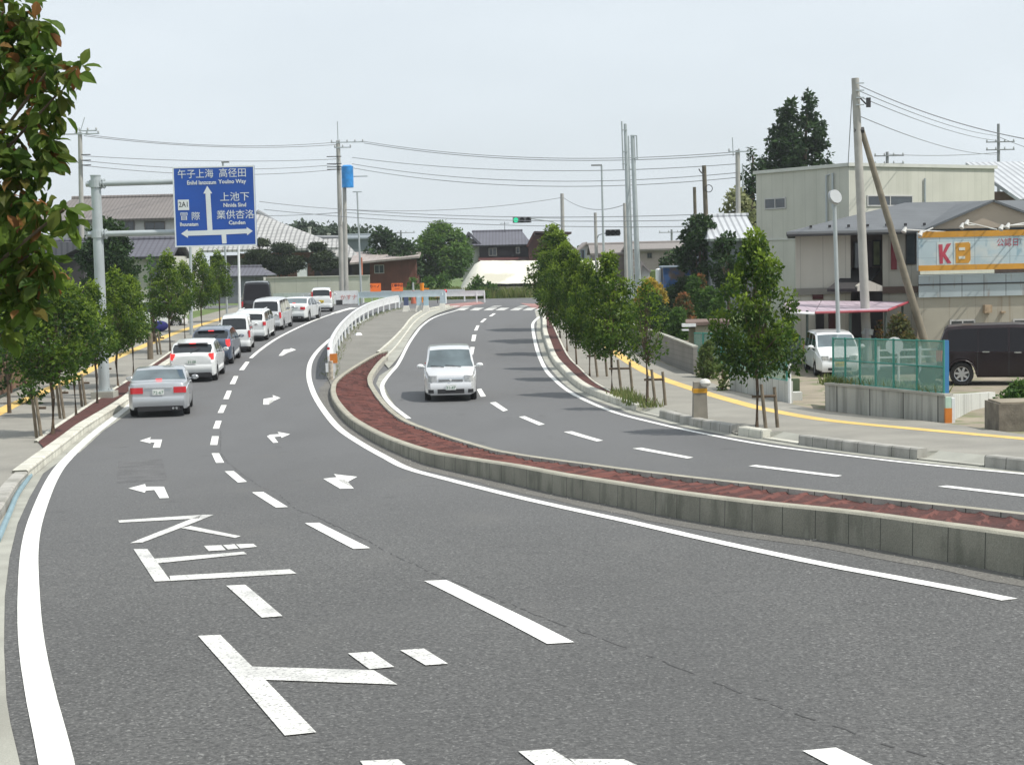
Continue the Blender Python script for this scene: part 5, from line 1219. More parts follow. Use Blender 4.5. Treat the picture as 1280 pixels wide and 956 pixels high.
# ---- tiled roofs peeping out at the right
h = thing('tiled_roof_house','house with silver ribbed tile roof left of the pale flat roofed building','house',at(918,94))
wall_box('wall',h,888,942,296,94,7,B_grey); gable_roof('roof',h,884,948,298,270,94,8,R_kaw2,.5,hip=(14,0))
h = thing('tiled_roof_house','house with pale ribbed roof and brown gable at the right edge behind the flat roof','house',at(1275,92))
wall_box('wall',h,1236,1400,238,92,9,mat('brown_gable_wall',(.18,.12,.11),.9,.1)); a=W(1205,203,90)
slab('roof',h,[(W(1207,203,97).x,97,W(1207,203,97).z),(W(1275,249,88).x,88,W(1275,249,88).z),(W(1420,249,88).x,88,W(1420,249,88).z+.3),(W(1420,203,97).x,97,W(1420,200,97).z)],.2,R_kaw2)
# ---- the big pale flat roofed building, corner towards the camera
h = thing('flat_roof_building','big pale flat roofed building with ribbed siding on the right','building',at(1061,75))
c0=W(1061,208,75); zt=c0.z; lx=W(945,218,80.5).x; rx=W(1243,211,80.5).x; bk=Vector((lx+(rx-c0.x),86,0)); z_=zg(75)-.2
MB().prism([(lx,80.5,z_),(c0.x,75,z_),(rx,80.5,z_),(bk.x,bk.y,z_)],(0,0,zt-z_)).build('wall',B_pale,h)
dl=Vector((lx-c0.x,5.5,0)).normalized(); dr=Vector((rx-c0.x,5.5,0)).normalized()
MB().prism([Vector((lx,80.5,zt))+dl*.12-dr*.1,Vector((c0.x,75,zt))-dl*.1-dr*.1,Vector((rx,80.5,zt))+dr*.12-dl*.1,Vector((bk.x,bk.y,zt))],(0,0,.16)).build('parapet',mat('parapet_metal',(.52,.53,.49),.6,.06),h)
zs=W(980,300,79).z
MB().prism([Vector((c0.x,75,0))+dl*.1-dr*.05,Vector((lx,80.5,0))-dr*.05,Vector((lx,80.5,0)),Vector((c0.x,75,0))+dl*.1],(0,0,.08)).build('seam_strip',mat('parapet_metal',(.52,.53,.49),.6,.06),h).location.z += zs
def wall_win(parent, base, d, nrm, s0, s1, z0, z1, mull=1):
    mb=MB(); f=.06
    def q(s_,z,o_=0): v=base+d*s_+nrm*o_; return (v.x,v.y,z)
    for a_,b_,c_,e_ in ((s0,s1,z1-f,z1),(s0,s1,z0,z0+f),(s0,s0+f,z0+f,z1-f),(s1-f,s1,z0+f,z1-f),((s0+s1)/2-f/2,(s0+s1)/2+f/2,z0+f,z1-f)):
        mb.prism([q(a_,c_,.003),q(b_,c_,.003),q(b_,e_,.003),q(a_,e_,.003)], nrm*.05)
    w_=mb.build('window',mat('aluminium_frame',(.45,.45,.44),.5,0),parent)
    MB().prism([q(s0+f,z0+f,.004),q(s1-f,z0+f,.004),q(s1-f,z1-f,.004),q(s0+f,z1-f,.004)],nrm*.02).build('pane',M_glass,w_)
nl=-dr; nr=-dl
wall_win(h,Vector((c0.x,75,0)),dl,nl,4.3,5.85,W(968,262,80).z,W(968,248,80).z)
wall_win(h,Vector((c0.x,75,0)),dr,nr,1.15,4.2,W(1100,258,76).z,W(1100,244,76).z)
for s_,(ya,yb) in ((1.0,(215,260)),(5.0,(222,300))):
    p=Vector((c0.x,75,0))+(dr if s_>2 else dl)*s_+(nr if s_>2 else nl)*.08
    MB().cyl((p.x,p.y,W(1060,yb,75).z),(p.x,p.y,W(1060,ya,75).z),.05,n=8).build('downpipe',M_galv,h)
p=Vector((c0.x,75,0))+dl*1.4+nl*.1; MB().tube([(p.x+.9,p.y-.2,zt-.15),(p.x,p.y,zt-.35),(p.x,p.y,zt-2.9)],.05,6).build('downpipe',M_galv,h)
# ---- two storey cream building with grey roof, entrance and canopy
h = thing('cream_building','cream two storey building with grey shingle roof behind the parked white van','building',at(1060,64)); Y=64
fl = dict(mt=B_cream)
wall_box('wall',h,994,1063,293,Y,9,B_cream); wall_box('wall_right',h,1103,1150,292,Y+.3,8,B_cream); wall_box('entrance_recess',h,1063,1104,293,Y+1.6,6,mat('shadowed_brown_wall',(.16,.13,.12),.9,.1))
a=W(983,290,Y-.9); b=W(1162,284,Y-.9); ze=W(1070,288,Y-.9).z; zr=W(1240,251,Y+4.5).z
rf=slab('roof',h,[(a.x,Y-.9,ze),(b.x+5,Y-.9,ze),(W(1330,251,68).x,Y+4.5,zr),(W(1135,258,68).x,Y+4.5,zr)],.18,R_grey)
slab('roof_slope',rf,[(a.x*1.16,Y+9,ze),(a.x,Y-.9,ze),(W(1135,258,68).x,Y+4.5,zr)],.18,R_grey)
slab('roof_slope',rf,[(W(1330,251,68).x,Y+4.51,zr),(W(1135,258,68).x,Y+4.51,zr),(a.x*1.16,Y+9,ze),(b.x+6,Y+9,ze)],.18,R_grey)
MB().tube([(a.x,Y-.95,ze-.1),(b.x,Y-.95,ze-.1)],.09,8).build('gutter',mat('dark_gutter',(.06,.065,.07),.6,0),rf)
for i in range(9):
    x=a.x+1.0+i*.75; MB().box(x,x+.10,Y-.45,Y-.36,ze+.14,ze+.24).build('snow_guard',M_dark,rf)
p0=W(1156,282,Y-1.1);p1=W(1240,250.5,Y-1.1);p2=W(1326,280,Y-1.1)
MB().prism([(p0.x,Y-1.2,p0.z-.15),(p2.x,Y-1.2,p0.z-.15),(p1.x,Y-1.2,p1.z)],(0,.5,0)).build('gable',B_tan,h)
for p,q in ((p0,p1),(p2,p1)): slab('gable_roof',h,[(p.x+(-.15 if p is p0 else .15),Y-1.35,p0.z-.17),(q.x,Y-1.35,q.z+.02),(q.x,Y+4.4,q.z+.02),(p.x,Y+4.4,p0.z-.17)],.08,R_grey)
wall_box('brown_band',h,1103,1150,358,Y+.22,.1,B_brown,ybot=366.5); wall_box('ledge',h,992,1064,360,Y-.12,.12,mat('ledge_grey',(.22,.21,.19),.9,.1),ybot=368)
window(h,1067,1076,302,338,Y+1.55,mull=0,frame=M_dark); window(h,1090,1101,300,333,Y+1.5,mull=0,frame=M_dark,glass=mat('poster_glass',(.16,.19,.10),.3,.5,2)); wall_box('dark_panel',h,1076,1090,302,Y+1.5,.08,mat('mauve_curtain',(.10,.08,.09),.8,.2),ybot=338)
window(h,1132,1145,291,331,Y+.26,mull=0,frame=M_dark); wall_box('red_banner',h,1114,1121,300,Y+.15,.06,mat('red_banner',(.20,.03,.04),.7,.1),ybot=337)
cn=slab('canopy',h,[(W(1034,360,Y-1.4).x,Y-1.4,W(1034,361,Y-1.4).z),(W(1082,360,Y-1.4).x,Y-1.4,W(1082,361,Y-1.4).z),(W(1103,333,Y+1).x,Y+1.4,W(1103,335,Y+1).z),(W(1068,334,Y+1).x,Y+1.4,W(1068,335,Y+1).z)],.12,mat('black_canopy',(.03,.028,.03),.8,.1))
mb=MB(); a=W(1072,364,Y-1.5);b=W(1103,364,Y-1.5);c=W(1087,351,Y-1.5); mb.prism([(a.x,Y-1.5,a.z),(b.x,Y-1.5,b.z),(b.x,Y-1.5,b.z+.2),(c.x,Y-1.5,c.z),(a.x,Y-1.5,a.z+.2)],(0,1.4,0)); mb.build('porch_gable',B_cream,h)
wall_box('doorway',h,1016,1029,363,Y-.1,.1,mat('dark_red_recess',(.06,.012,.014),.8,.2),ybot=374); wall_box('doorway',h,1073,1103,366,Y-.05,.1,mat('black_recess',(.02,.017,.02),.8,.1))
wall_box('lower_door',h,1020,1030,380,Y-.12,.12,mat('black_recess',(.02,.017,.02),.8,.1)); wall_box('lower_door',h,1036,1044,378,Y-.12,.12,mat('dark_red_recess',(.06,.012,.014),.8,.2)); wall_box('lower_door',h,1062,1078,378,Y-.12,.12,mat('black_recess',(.02,.017,.02),.8,.1))
# carport
h = thing('carport','open carport with pinkish corrugated sheet roof in front of the cream building','carport',at(1050,61))
Mcp=mat('pinkish_corrugated_sheet',(.42,.35,.40),.5,.12,1); overlay(Mcp,mathn(Mcp,'MULTIPLY',pos_joint(Mcp,0,.35,.04),.5),(.26,.18,.22))
for (a,b,c,d) in (((977,389.5,59),(1018,391,59),(1026,376,62.5),(981,377,62.5)),((1019,390,59),(1110,387.5,59),(1134,377,62.5),(1027,376,62.5))):
    ro=slab('roof',h,[W(*q) for q in (a,b,c,d)],.05,Mcp)
    MB().tube([W(a[0],a[1]+.8,58.95),W(b[0],b[1]+.8,58.95)],.05,6).build('fascia',M_whitem if a[0]<1000 else mat('red_trim',(.33,.05,.07),.5,0),ro)
MB().tube([W(1110,388,58.95),W(1137,377,62.5)],.05,6).build('side_trim',mat('red_trim',(.33,.05,.07),.5,0),h)
for px,Y in ((991,59.2),(1009,59.2),(1063,59.2),(1107,59.2),(984,62.3),(1128,62.3)):
    b=at(px,Y); MB().cyl(b,W(px,388 if Y<60 else 379,Y),.05,n=8).build('post',mat('dark_green_metal',(.05,.07,.06),.6,0),h)
# ---- sign building at the right edge
h = thing('sign_building','tan block building with a weathered blue and orange KB sign band','building',at(1230,62)); Y=62
xl=W(1146,330,Y).x; xr=xl+10; kk=(Y+3)/Y; z0=zg(Y)-.1; zb=W(1215,370.5,Y).z; zm0=W(1215,351,Y).z; zo0=W(1215,344.5,Y).z; zo1=W(1215,296,Y).z; zt=W(1215,289,Y).z; zo2=W(1215,337,Y).z
Mtb=mat('tan_block',(.36,.34,.28),.9,.06,1); overlay(Mtb,mathn(Mtb,'MULTIPLY',pos_joint(Mtb,0,1.0,.03),.4),(.22,.20,.16)); overlay(Mtb,mathn(Mtb,'MULTIPLY',noise_fac(Mtb,2.2,.58,.72,(1.5,1.5,.1)),.6),(.20,.13,.07))
MB().prism([(xl,Y,z0),(xr,Y,z0),(xr*kk,Y+3,z0),(xl*kk,Y+3,z0)],(0,0,zb-z0)).build('wall',Mtb,h)
Mpan=mat('grey_blue_panel',(.36,.42,.44),.7,.08,1); overlay(Mpan,mathn(Mpan,'MULTIPLY',pos_joint(Mpan,0,.85,.035),.8),(.12,.13,.13)); overlay(Mpan,mathn(Mpan,'MULTIPLY',noise_fac(Mpan,3,.62,.72,(1.5,1.5,.2)),.6),(.20,.12,.07))
MB().prism([(xl+.05,Y-.1,zb),(xr,Y-.1,zb),(xr*kk,Y+3,zb),(xl*kk+.05,Y+3,zb)],(0,0,zo2-.2-zb)).build('panel_band',Mpan,h); MB().box(xl+.03,xr,Y-.13,Y-.1,(zb+zo2)/2-.05,(zb+zo2)/2-.0).build('panel_rail',M_dark,h)
Mor=mat('orange_sign_paint',(.55,.27,.03),.6,.10,1.5); overlay(Mor,mathn(Mor,'MULTIPLY',noise_fac(Mor,4,.6,.72,(1.5,1.5,.3)),.5),(.35,.20,.07))
Msb=mat('pale_blue_sign',(.42,.52,.56),.6,.06,.8); overlay(Msb,noise_fac(Msb,1.1,.50,.66,(1,1,1.5)),(.55,.58,.56)); overlay(Msb,mathn(Msb,'MULTIPLY',noise_fac(Msb,2.6,.56,.66,(1,1,.6)),.6),(.16,.30,.38))
overlay(Msb,mathn(Msb,'MULTIPLY',pos_joint(Msb,0,1.35,.025),.7),(.20,.26,.28)); overlay(Msb,mathn(Msb,'MULTIPLY',pos_joint(Msb,2,.62,.02,.2),.5),(.22,.28,.30))
sg_=MB().box(xl,xr,Y-.28,Y+.0,zo2,zt).build('sign_board',Msb,h)
MB().box(xl-.01,xr,Y-.30,Y-.281,zo1,zt+.01).build('orange_stripe',Mor,sg_); MB().box(xl-.01,xr,Y-.30,Y-.281,zo2-.01,zo2+.20).build('orange_stripe',Mor,sg_)
Yf=Y-.283
def letter(body, px, py, hpx, mt, sx=1, bold=.02, proud=.003):
    p=W(px,py,Yf); return text_obj('lettering',body,hpx/FPX*Yf*1.40,mt,sg_,tuple(Vector((p.x,Yf-proud,p.z))-wloc(sg_)),(1,0,0),(0,0,1),.002,sx,bold=bold)
K1=mat('faded_red_paint',(.42,.05,.08),.6,.15,3); Mcream=mat('cream_panel_paint',(.60,.62,.55),.6,.06,2)
pA=W(1171,334,Yf);pB=W(1190.5,302,Yf);pC=W(1192.5,331,Yf);pD=W(1213,302,Yf)
MB().box(pA.x,pB.x,Yf-.008,Yf-.002,pA.z,pB.z).build('letter_panel',mat('pale_letter_panel',(.52,.58,.58),.6,.06,2),sg_); MB().box(pC.x,pD.x,Yf-.008,Yf-.002,pC.z,pD.z).build('letter_panel',Mcream,sg_)
def poly_letter(pts_list, mt, nm='lettering'):
    mb=MB()
    for pts in pts_list: mb.prism([(W(x,y,Yf).x,Yf-.02,W(x,y,Yf).z) for x,y in pts],(0,.01,0))
    return mb.build(nm,mt,sg_)
def zK(p): return [(1120+x/6.83,270+y/6.83) for x,y in p]
poly_letter([zK([(362,245),(396,243),(398,312),(432,238),(470,234),(420,322),(472,402),(438,406),(399,345),(400,408),(372,410)])],K1)
poly_letter([zK([(506,232),(620,224),(634,240),(636,375),(618,402),(510,404)])],Mor)
poly_letter([zK([(536,270),(588,268),(588,292),(536,294)])],Mcream); poly_letter([zK([(534,345),(588,342),(588,366),(534,368)])],Mcream)
for o_ in [c for c in sg_.children if c.data.materials[0] is Mcream and c.name.startswith('lettering')]: o_.location.y -= .012
letter('公認日',1260,303.5,7.5,K1,.9,.0); letter('Ｔ・ツツ',1287,302,6,mat('grey_letter_paint',(.18,.22,.24),.6,0),.9,0)
letter('aquamarine'[:0] or '－－－－－',1180,333,1.8,mat('grey_letter_paint',(.18,.22,.24),.6,0))
window(h,1187,1219,399,430,Y-.01,mull=1); window(h,1266,1300,398,430,Y-.01,mull=1)
MB().bxc((W(1233,382,Y).x,Y-.15,W(1233,386,Y).z),(.28,.28,.30)).build('vent_box',mat('rusty_beige_metal',(.35,.26,.17),.7,.3,6),h)
MB().bxc((W(1253,390,Y).x,Y-.08,W(1253,390,Y).z),(.16,.16,.06)).build('vent_box',mat('rusty_beige_metal',(.35,.26,.17),.7,.3,6),h)
Mlamp=mat('white_spotlight',(.50,.50,.48),.4,.05)
for (x0,y0),(x1,y1) in (((1131,287),(1182,290)),((1151,291.5),(1166,285)),((1203,282),(1222,281)),((1209,278),(1246,287)),((1252,284),(1290,277)),((1260,282),(1300,280))):
    a=W(x1,y1,Y+.2); b=W(x0,y0,Y-1.5); ar=MB().cyl(a,b,.025,n=6).build('spotlight_arm',Mlamp,h); mb=MB(); mb.cyl(b+Vector((-.05,-.02,-.10)),b+Vector((.05,.05,.08)),.10,.05,10); mb.build('spotlight',Mlamp,ar,smooth=True)
# ---- small garden shed behind the block wall
h = thing('garden_shed','small beige shed with brown flat roof left of the lone street tree','shed',at(880,62)); Y=62
wall_box('wall',h,869,910,407,Y,2.5,mat('beige_shed_wall',(.42,.40,.31),.9,.06)); wall_box('side_panel',h,860.5,869,410,Y+.3,2.2,mat('olive_shed_wall',(.26,.25,.18),.9,.06))
wall_box('roof',h,857,912,402.5,Y-.3,3.2,B_brown,ybot=406.5); wall_box('eave_end',h,853,870,404.5,Y-.4,.3,M_whitem,ybot=408.5); wall_box('eave_end',h,853,861,411.5,Y-.4,.3,M_whitem,ybot=413.5)
# ================================================================ WALLS AND FENCES BY THE PAVEMENT
def ground_wall(name,label,px_pts,tops,th,mt,h0=.10,coping=None,cat='wall'):
    P=[G(x,y,h0) for x,y in px_pts]; root=thing(name,label,cat,P[0]); mb=MB()
    zt=[W(x,t,p.y).z for (x,_),t,p in zip(px_pts,tops,P)]
    N=normals2(P)
    for p,z,n_ in zip(P,zt,N): mb.v+=[(p.x,p.y,p.z-.15),(p.x,p.y,z),(p.x-n_.x*th,p.y-n_.y*th,z),(p.x-n_.x*th,p.y-n_.y*th,p.z-.15)]
    for i in range(len(P)-1):
        for k in range(3): mb.f.append((i*4+k,(i+1)*4+k,(i+1)*4+k+1,i*4+k+1))
    mb.f+=[(0,1,2,3),tuple((len(P)-1)*4+k for k in (3,2,1,0))]
    mb.build('wall',mt,root)
    if coping:
        mb=MB()
        for p,z,n_ in zip(P,zt,N): mb.v+=[(p.x+n_.x*.03,p.y+n_.y*.03,z+.002),(p.x+n_.x*.03,p.y+n_.y*.03,z+.06),(p.x-n_.x*(th+.03),p.y-n_.y*(th+.03),z+.06),(p.x-n_.x*(th+.03),p.y-n_.y*(th+.03),z+.002)]
        for i in range(len(P)-1):
            for k in range(4): mb.f.append((i*4+k,(i+1)*4+k,(i+1)*4+(k+1)%4,i*4+(k+1)%4))
        mb.f+=[(0,1,2,3),tuple((len(P)-1)*4+k for k in (3,2,1,0))]
        mb.build('coping',coping,root)
    return root,P,zt
ground_wall('block_wall','grey block wall running back beside the right pavement',[(783,424),(806,440),(835,455),(867,468.5)],[404,412,422,434.5],.15,B_gblock,coping=M_gut)
w2,P2,z2_=ground_wall('low_wall','low white concrete wall behind the lone street tree',[(912,487),(948,495),(985,504)],[463.8,470,476.6],.15,B_retl,coping=None)
w3,P3_,z3_=ground_wall('retaining_wall','stained concrete retaining wall carrying the green mesh fence',[(1031.5,513),(1100,521),(1182,528.5)],[481,487,495.5],.2,B_retw,coping=mat('wall_coping_concrete',(.36,.35,.31),.9,.15,2))
w4,P4,z4_=ground_wall('retaining_wall','sloping concrete wall beside the ramp right of the orange marked post',[(1190,526),(1215,513),(1244,506)],[493,492,490],.2,B_retl,coping=None)
# soil bed behind the fence wall
drape([[P3_[0],P3_[1],P3_[2],P3_[2]+Vector((.3,2.2,0)),P3_[0]+Vector((.3,2.2,0))]], .55, 'soil_bed', M_soil)
q=thing('brick_planter','rough grey brown planter wall at the right edge with hedge on top','planter',G(1262,543,.1)); a=G(1249,540,.1)
MB().box(a.x,a.x+3.5,a.y,a.y+1.1,a.z-.2,W(1262,505,a.y).z).build('wall',mat('rough_brown_stone',(.17,.15,.12),.95,.3,4,.5,20),q)
MB().box(a.x+.05,a.x+3.4,a.y+.05,a.y+1.0,W(1262,505,a.y).z,W(1262,503,a.y).z).build('soil',M_soil,q)
rr_=random.Random(3)
def wf_(r):
    t=r.random(); q=P3_[0].lerp(P3_[2],t); return Vector((q.x+r.uniform(-.1,.2),q.y+r.uniform(.25,.9),z3_[0]*(1-t)+z3_[2]*t-.03))
grass_patch('weeds','grass tufts along the top of the concrete wall under the mesh fence',wf_,900,.24,2)
def netmat(name,col,cell,wire):
    m_=mat(name,col,.5,0); b=m_.node_tree.nodes['Principled BSDF']
    j=[pos_joint(m_,ax,cell,wire) for ax in (0,2)]; mxx=mathn(m_,'MAXIMUM',j[0],j[1]); m_.node_tree.links.new(mxx,b.inputs['Alpha']); return m_
M_net=mat('green_fence_mesh',(.22,.40,.34),.5,.1); M_net.node_tree.nodes['Principled BSDF'].inputs['Alpha'].default_value=.45
M_gp=mat('green_fence_post',(.04,.25,.20),.5,.05); M_bp=mat('blue_fence_post',(.05,.20,.42),.5,.05)
def mesh_fence(label,P,zb,zt,posts,th=.02,group=None):
    root=thing('mesh_fence',label,'fence',P[0]); mb=MB()
    for i in range(len(P)-1): mb.add([(P[i].x,P[i].y,zb[i]),(P[i+1].x,P[i+1].y,zb[i+1]),(P[i+1].x,P[i+1].y,zt[i+1]),(P[i].x,P[i].y,zt[i]),
          (P[i].x,P[i].y+th,zb[i]),(P[i+1].x,P[i+1].y+th,zb[i+1]),(P[i+1].x,P[i+1].y+th,zt[i+1]),(P[i].x,P[i].y+th,zt[i])],[(0,1,2,3),(4,7,6,5),(3,2,6,7),(0,4,5,1)])
    mb.build('mesh_panel',M_net,root)
    for z_ in (zt,zb,[a*.5+b*.5 for a,b in zip(zb,zt)]): MB().tube([(p.x,p.y-.02,z+.0) for p,z in zip(P,z_)],.02,6).build('rail',M_gp,root)
    for t in posts:
        L_=(len(P)-1)*t; i=min(int(L_),len(P)-2); u=L_-i; p=P[i].lerp(P[i+1],u); b_=zb[i]*(1-u)+zb[i+1]*u; t_=zt[i]*(1-u)+zt[i+1]*u
        MB().cyl((p.x,p.y-.03,b_-.1),(p.x,p.y-.03,t_+.03),.028,n=8).build('post',M_gp,root)
    return root
Pf=[p+Vector((.02,.25,0)) for p in P3_]; Pf[0]=Pf[0]+Vector((.25,0,0))
fz=mesh_fence('green mesh fence with square posts on top of the stained retaining wall',Pf,[z+.06 for z in z3_],[W(1041,423.5,P3_[0].y).z,W(1106,424.5,P3_[1].y).z,W(1186,427,P3_[2].y).z],[0,.14,.30,.47,.62,.80,1.0])
e=P3_[2]; pb=Pf[2]
MB().box(pb.x+.02,pb.x+.12,pb.y-.05,pb.y+.05,z3_[2]-.1,W(1186,426,e.y).z).build('end_post',M_bp,fz)
mb=MB(); mb.box(e.x-.02,e.x+.14,e.y-.06,e.y+.24,e.z-.1,e.z+.36); q=thing('marker_post','orange and white end post of the retaining wall','post',e); mb.build('orange_base',mat('orange_reflective',(.62,.20,.03),.5,.1,4),q)
MB().box(e.x-.01,e.x+.13,e.y-.05,e.y+.23,e.z+.361,e.z+.62).build('pale_top',mat('pale_green_paint',(.45,.60,.50),.6,.15,4),q); MB().box(e.x+.142,e.x+.22,e.y-.04,e.y+.2,e.z-.1,e.z+.6).build('white_side',M_whitem,q)
Pg=[p+Vector((0,.2,0)) for p in P2]
mesh_fence('low green mesh fence on the low white wall behind the lone street tree',Pg,[z+.0 for z in z2_],[z+.62 for z in z2_],[0,.5,1.0])
MB().cyl((P2[2].x+.05,P2[2].y,P2[2].z-.1),(P2[2].x+.05,P2[2].y,W(985,452,P2[2].y).z),.05,n=8).build('white_post',M_whitem,[o for o in bpy.data.objects if o.name.startswith('mesh_fence')][-1])
A_=at(868,61);B_=at(925,60);C_=at(1000,61.5)
mesh_fence('teal mesh fence behind the weeds and the lone street tree, near the shed',[A_,B_,C_],[p.z+.05 for p in (A_,B_,C_)],[W(868,416,61).z,W(925,418,60).z,W(1000,420,61.5).z],[.1,.3,.5,.75,1.0])
# white barrier rack seen through the mesh fence
q=thing('white_trailer','pale trailer with white slatted sides parked behind the green mesh fence','trailer',at(1135,52)); Y=52
for t in (436,445,455): wall_box('side_slat',q,1098,1180,t,Y,.05,M_whitem,ybot=t+2.2)
wall_box('bed',q,1075,1182,458,Y,1.5,mat('dark_trailer_bed',(.08,.09,.09),.7,.1),ybot=468)
for px in (1098,1123,1150,1178): MB().cyl(at(px,Y,.1),W(px,433,Y),.04,n=6).build('upright',M_whitem,q)
for px in (1105,1160):
    p=at(px,Y-.1,.1); MB().cyl((p.x,p.y,p.z+.28),(p.x,p.y+.16,p.z+.28),.28,n=18).build('wheel',M_rubber,q)
tag(MB().cyl(W(1118,432,51.4),W(1118,432,51.36),.28,n=18).build('round_plate',M_whitem),'round white plate hanging behind the mesh fence','plate')
q=thing('drain_step','white capped block at the end of the low white wall','block',G(995,497,.1)); p=G(992,500,.1); MB().bxc((p.x,p.y,p.z+.12),(.45,.4,.24)).build('block',B_retl,q); MB().bxc((p.x,p.y+.5,p.z+.35),(.5,.3,.5)).build('crate',mat('dark_green_crate',(.07,.10,.05),.8,.1),q)
# bollard with yellow band
p=G(884,521,.145); q=thing('bollard','grey concrete bollard with a yellow band and rounded white cap on the right pavement','bollard',p)
sc_=1.0; Hb=(W(872,475,p.y).z-p.z); p=G(875,524,.145); MB().bxc((p.x,p.y,p.z+Hb*.5),(.37,.37,Hb),taper=.84).build('post',mat('bollard_concrete',(.25,.23,.19),.9,.12,3),q)
for z_ in (.80,.86): MB().bxc((p.x-.0,p.y,p.z+Hb*z_*.93),(.352,.352,.06)).build('yellow_band',mat('yellow_band_paint',(.60,.30,.02),.6,.1),q)
MB().ball((p.x+.13,p.y-.1,p.z+Hb*.97),.15,.75).build('cap',mat('cap_white',(.62,.61,.57),.7,.1,6),q,smooth=True)
# left brown fence with white kerb
Pl=[G(x,y,.14) for x,y in ((-90,535),(-30,510),(2,496),(38,479.5),(66,468))]; root=thing('panel_fence','brown panel fence along the left pavement with a grassy bank behind','fence',Pl[2]); mb=MB()
zt=[W(x,t,p.y).z for x,t,p in zip((-90,-30,2,38,66),(480,465,455,444,437),Pl)]
for p,z in zip(Pl,zt): mb.v+=[(p.x,p.y,p.z+.08),(p.x,p.y,z),(p.x-.06,p.y+.02,z),(p.x-.06,p.y+.02,p.z+.08)]
for i in range(4):
    for k in range(4): mb.f.append((i*4+k,(i+1)*4+k,(i+1)*4+(k+1)%4,i*4+(k+1)%4))
mb.f+=[(0,1,2,3),(19,18,17,16)]
Mbf=mat('brown_fence_panel',(.17,.10,.06),.85,.2,1.5); overlay(Mbf,mathn(Mbf,'MULTIPLY',pos_joint(Mbf,1,.35,.03),.5),(.07,.04,.03)); mb.build('panel',Mbf,root)
for p,z in zip(resample(Pl,9),[0]*9):
    MB().cyl((p.x+.05,p.y,p.z-.05),(p.x+.05,p.y,p.z+1.05),.035,n=8).build('post',mat('brown_post',(.10,.05,.035),.7,.1),root)
kerb([G(x,y,0) for x,y in ((-90,541),(-30,515),(2,499),(38,483),(66,471),(82,465))],.12,.20,'fence_kerb',B_retl,side=-1)
# ================================================================ ROAD FURNITURE
# overhead direction sign
b=G(131,497,.16); q=thing('direction_sign_gantry','tall grey steel post carrying the large blue direction sign over the left carriageway','road sign',b); Yp=b.y
top=W(127.5,220,Yp); dz=top.z-b.z; tx=b.x
MB().cyl((b.x,b.y,b.z+.1),(b.x,b.y,top.z),.185,.165,18).build('post',M_galv,q,smooth=True); MB().cyl((b.x,b.y,top.z),(b.x,b.y,top.z+.03),.18,n=18).build('post_cap',M_galv,q)
MB().bxc((b.x,b.y,b.z+.10),(.75,.7,.24)).build('footing',M_gut,q); mb=MB(); mb.bxc((b.x,b.y,b.z+.235),(.55,.5,.03))
for sx in (-.2,.2):
    for sy in (-.18,.18): mb.cyl((b.x+sx,b.y+sy,b.z+.25),(b.x+sx,b.y+sy,b.z+.33),.025,n=6)
mb.build('base_plate',M_galv,q)
ys_=Yp-.32; s0=W(215.5,209,ys_); s1=W(321.5,307,ys_); sx0,sx1=s0.x,s1.x; sz1=(W(215,209,ys_).z+W(321,207,ys_).z)/2; sz0=(W(219,309,ys_).z+W(323,307,ys_).z)/2
for (yl,yr) in ((229,229),(292,291)):
    za=W(160,(yl),Yp).z; arm=MB().cyl((b.x-.32,b.y,za),(sx1-.3,b.y-.02,za+.02),.10,.09,12).build('arm',M_galv,q,smooth=True)
    MB().cyl((b.x+.17,b.y,za),(b.x+.20,b.y,za),.17,n=14).build('flange',M_galv,arm); MB().cyl((b.x+.26,b.y,za),(b.x+.29,b.y,za),.17,n=14).build('flange',M_galv,arm)
    MB().cyl((b.x,b.y,za-.12),(b.x,b.y,za+.12),.215,n=16).build('collar',M_galv,arm); 
    mb=MB()
    for k in range(6): t=k*math.pi/3; MB().cyl((b.x+.16,b.y+.13*math.cos(t),za+.13*math.sin(t)),(b.x+.32,b.y+.13*math.cos(t),za+.13*math.sin(t)),.018,n=5).build('bolt',M_galv,arm)
M_blue=mat('road_sign_blue',(.012,.075,.36),.45,.08,1.2); M_swh=mat('road_sign_white',(.66,.70,.70),.5,.03)
sw=sx1-sx0; sh_=sz1-sz0
brd=MB().box(sx0,sx1,ys_-.03,ys_+.03,sz0,sz1).build('sign_board',M_blue,q)
mb=MB(); f=.045
for A in ((sx0,sx1,sz1-f,sz1),(sx0,sx1,sz0,sz0+f),(sx0,sx0+f,sz0+f,sz1-f),(sx1-f,sx1,sz0+f,sz1-f)): mb.box(A[0],A[1],ys_-.036,ys_-.0305,A[2],A[3])
mb.build('border',M_swh,brd)
for xx_ in (sx0+.35,sx0+sw/2,sx1-.35): MB().box(xx_-.04,xx_+.04,ys_+.031,ys_+.16,sz0+.1,sz1-.1).build('rear_rib',M_galv,brd)
def sp(u,v): return Vector((sx0+u*sw, ys_-.034, sz1-v*sh_))          # u,v in 0..1 over the board
def zS(p): return [((x-112)/778.0,(y-140)/735.0) for x,y in p]
mb=MB()
for pts in ([(424,726),(418,388),(398,388),(437,318),(482,388),(464,388),(472,724)],[(172,752),(236,712),(236,728),(797,720),(797,704),(854,742),(800,780),(797,762),(600,768),(602,850),(560,852),(556,770),(236,772),(236,792)]):
    mb.prism([sp(u,v) for u,v in zS(pts)],(0,-.004,0))
mb.build('arrow',M_swh,brd)
mb=MB(); a=zS([(153,440)])[0]; c=zS([(258,536)])[0]; p=sp(*a); r_=sp(*c); MB().box(p.x,r_.x,p.y-.004,p.y-.0,r_.z,p.z).build('route_panel',M_swh,brd)
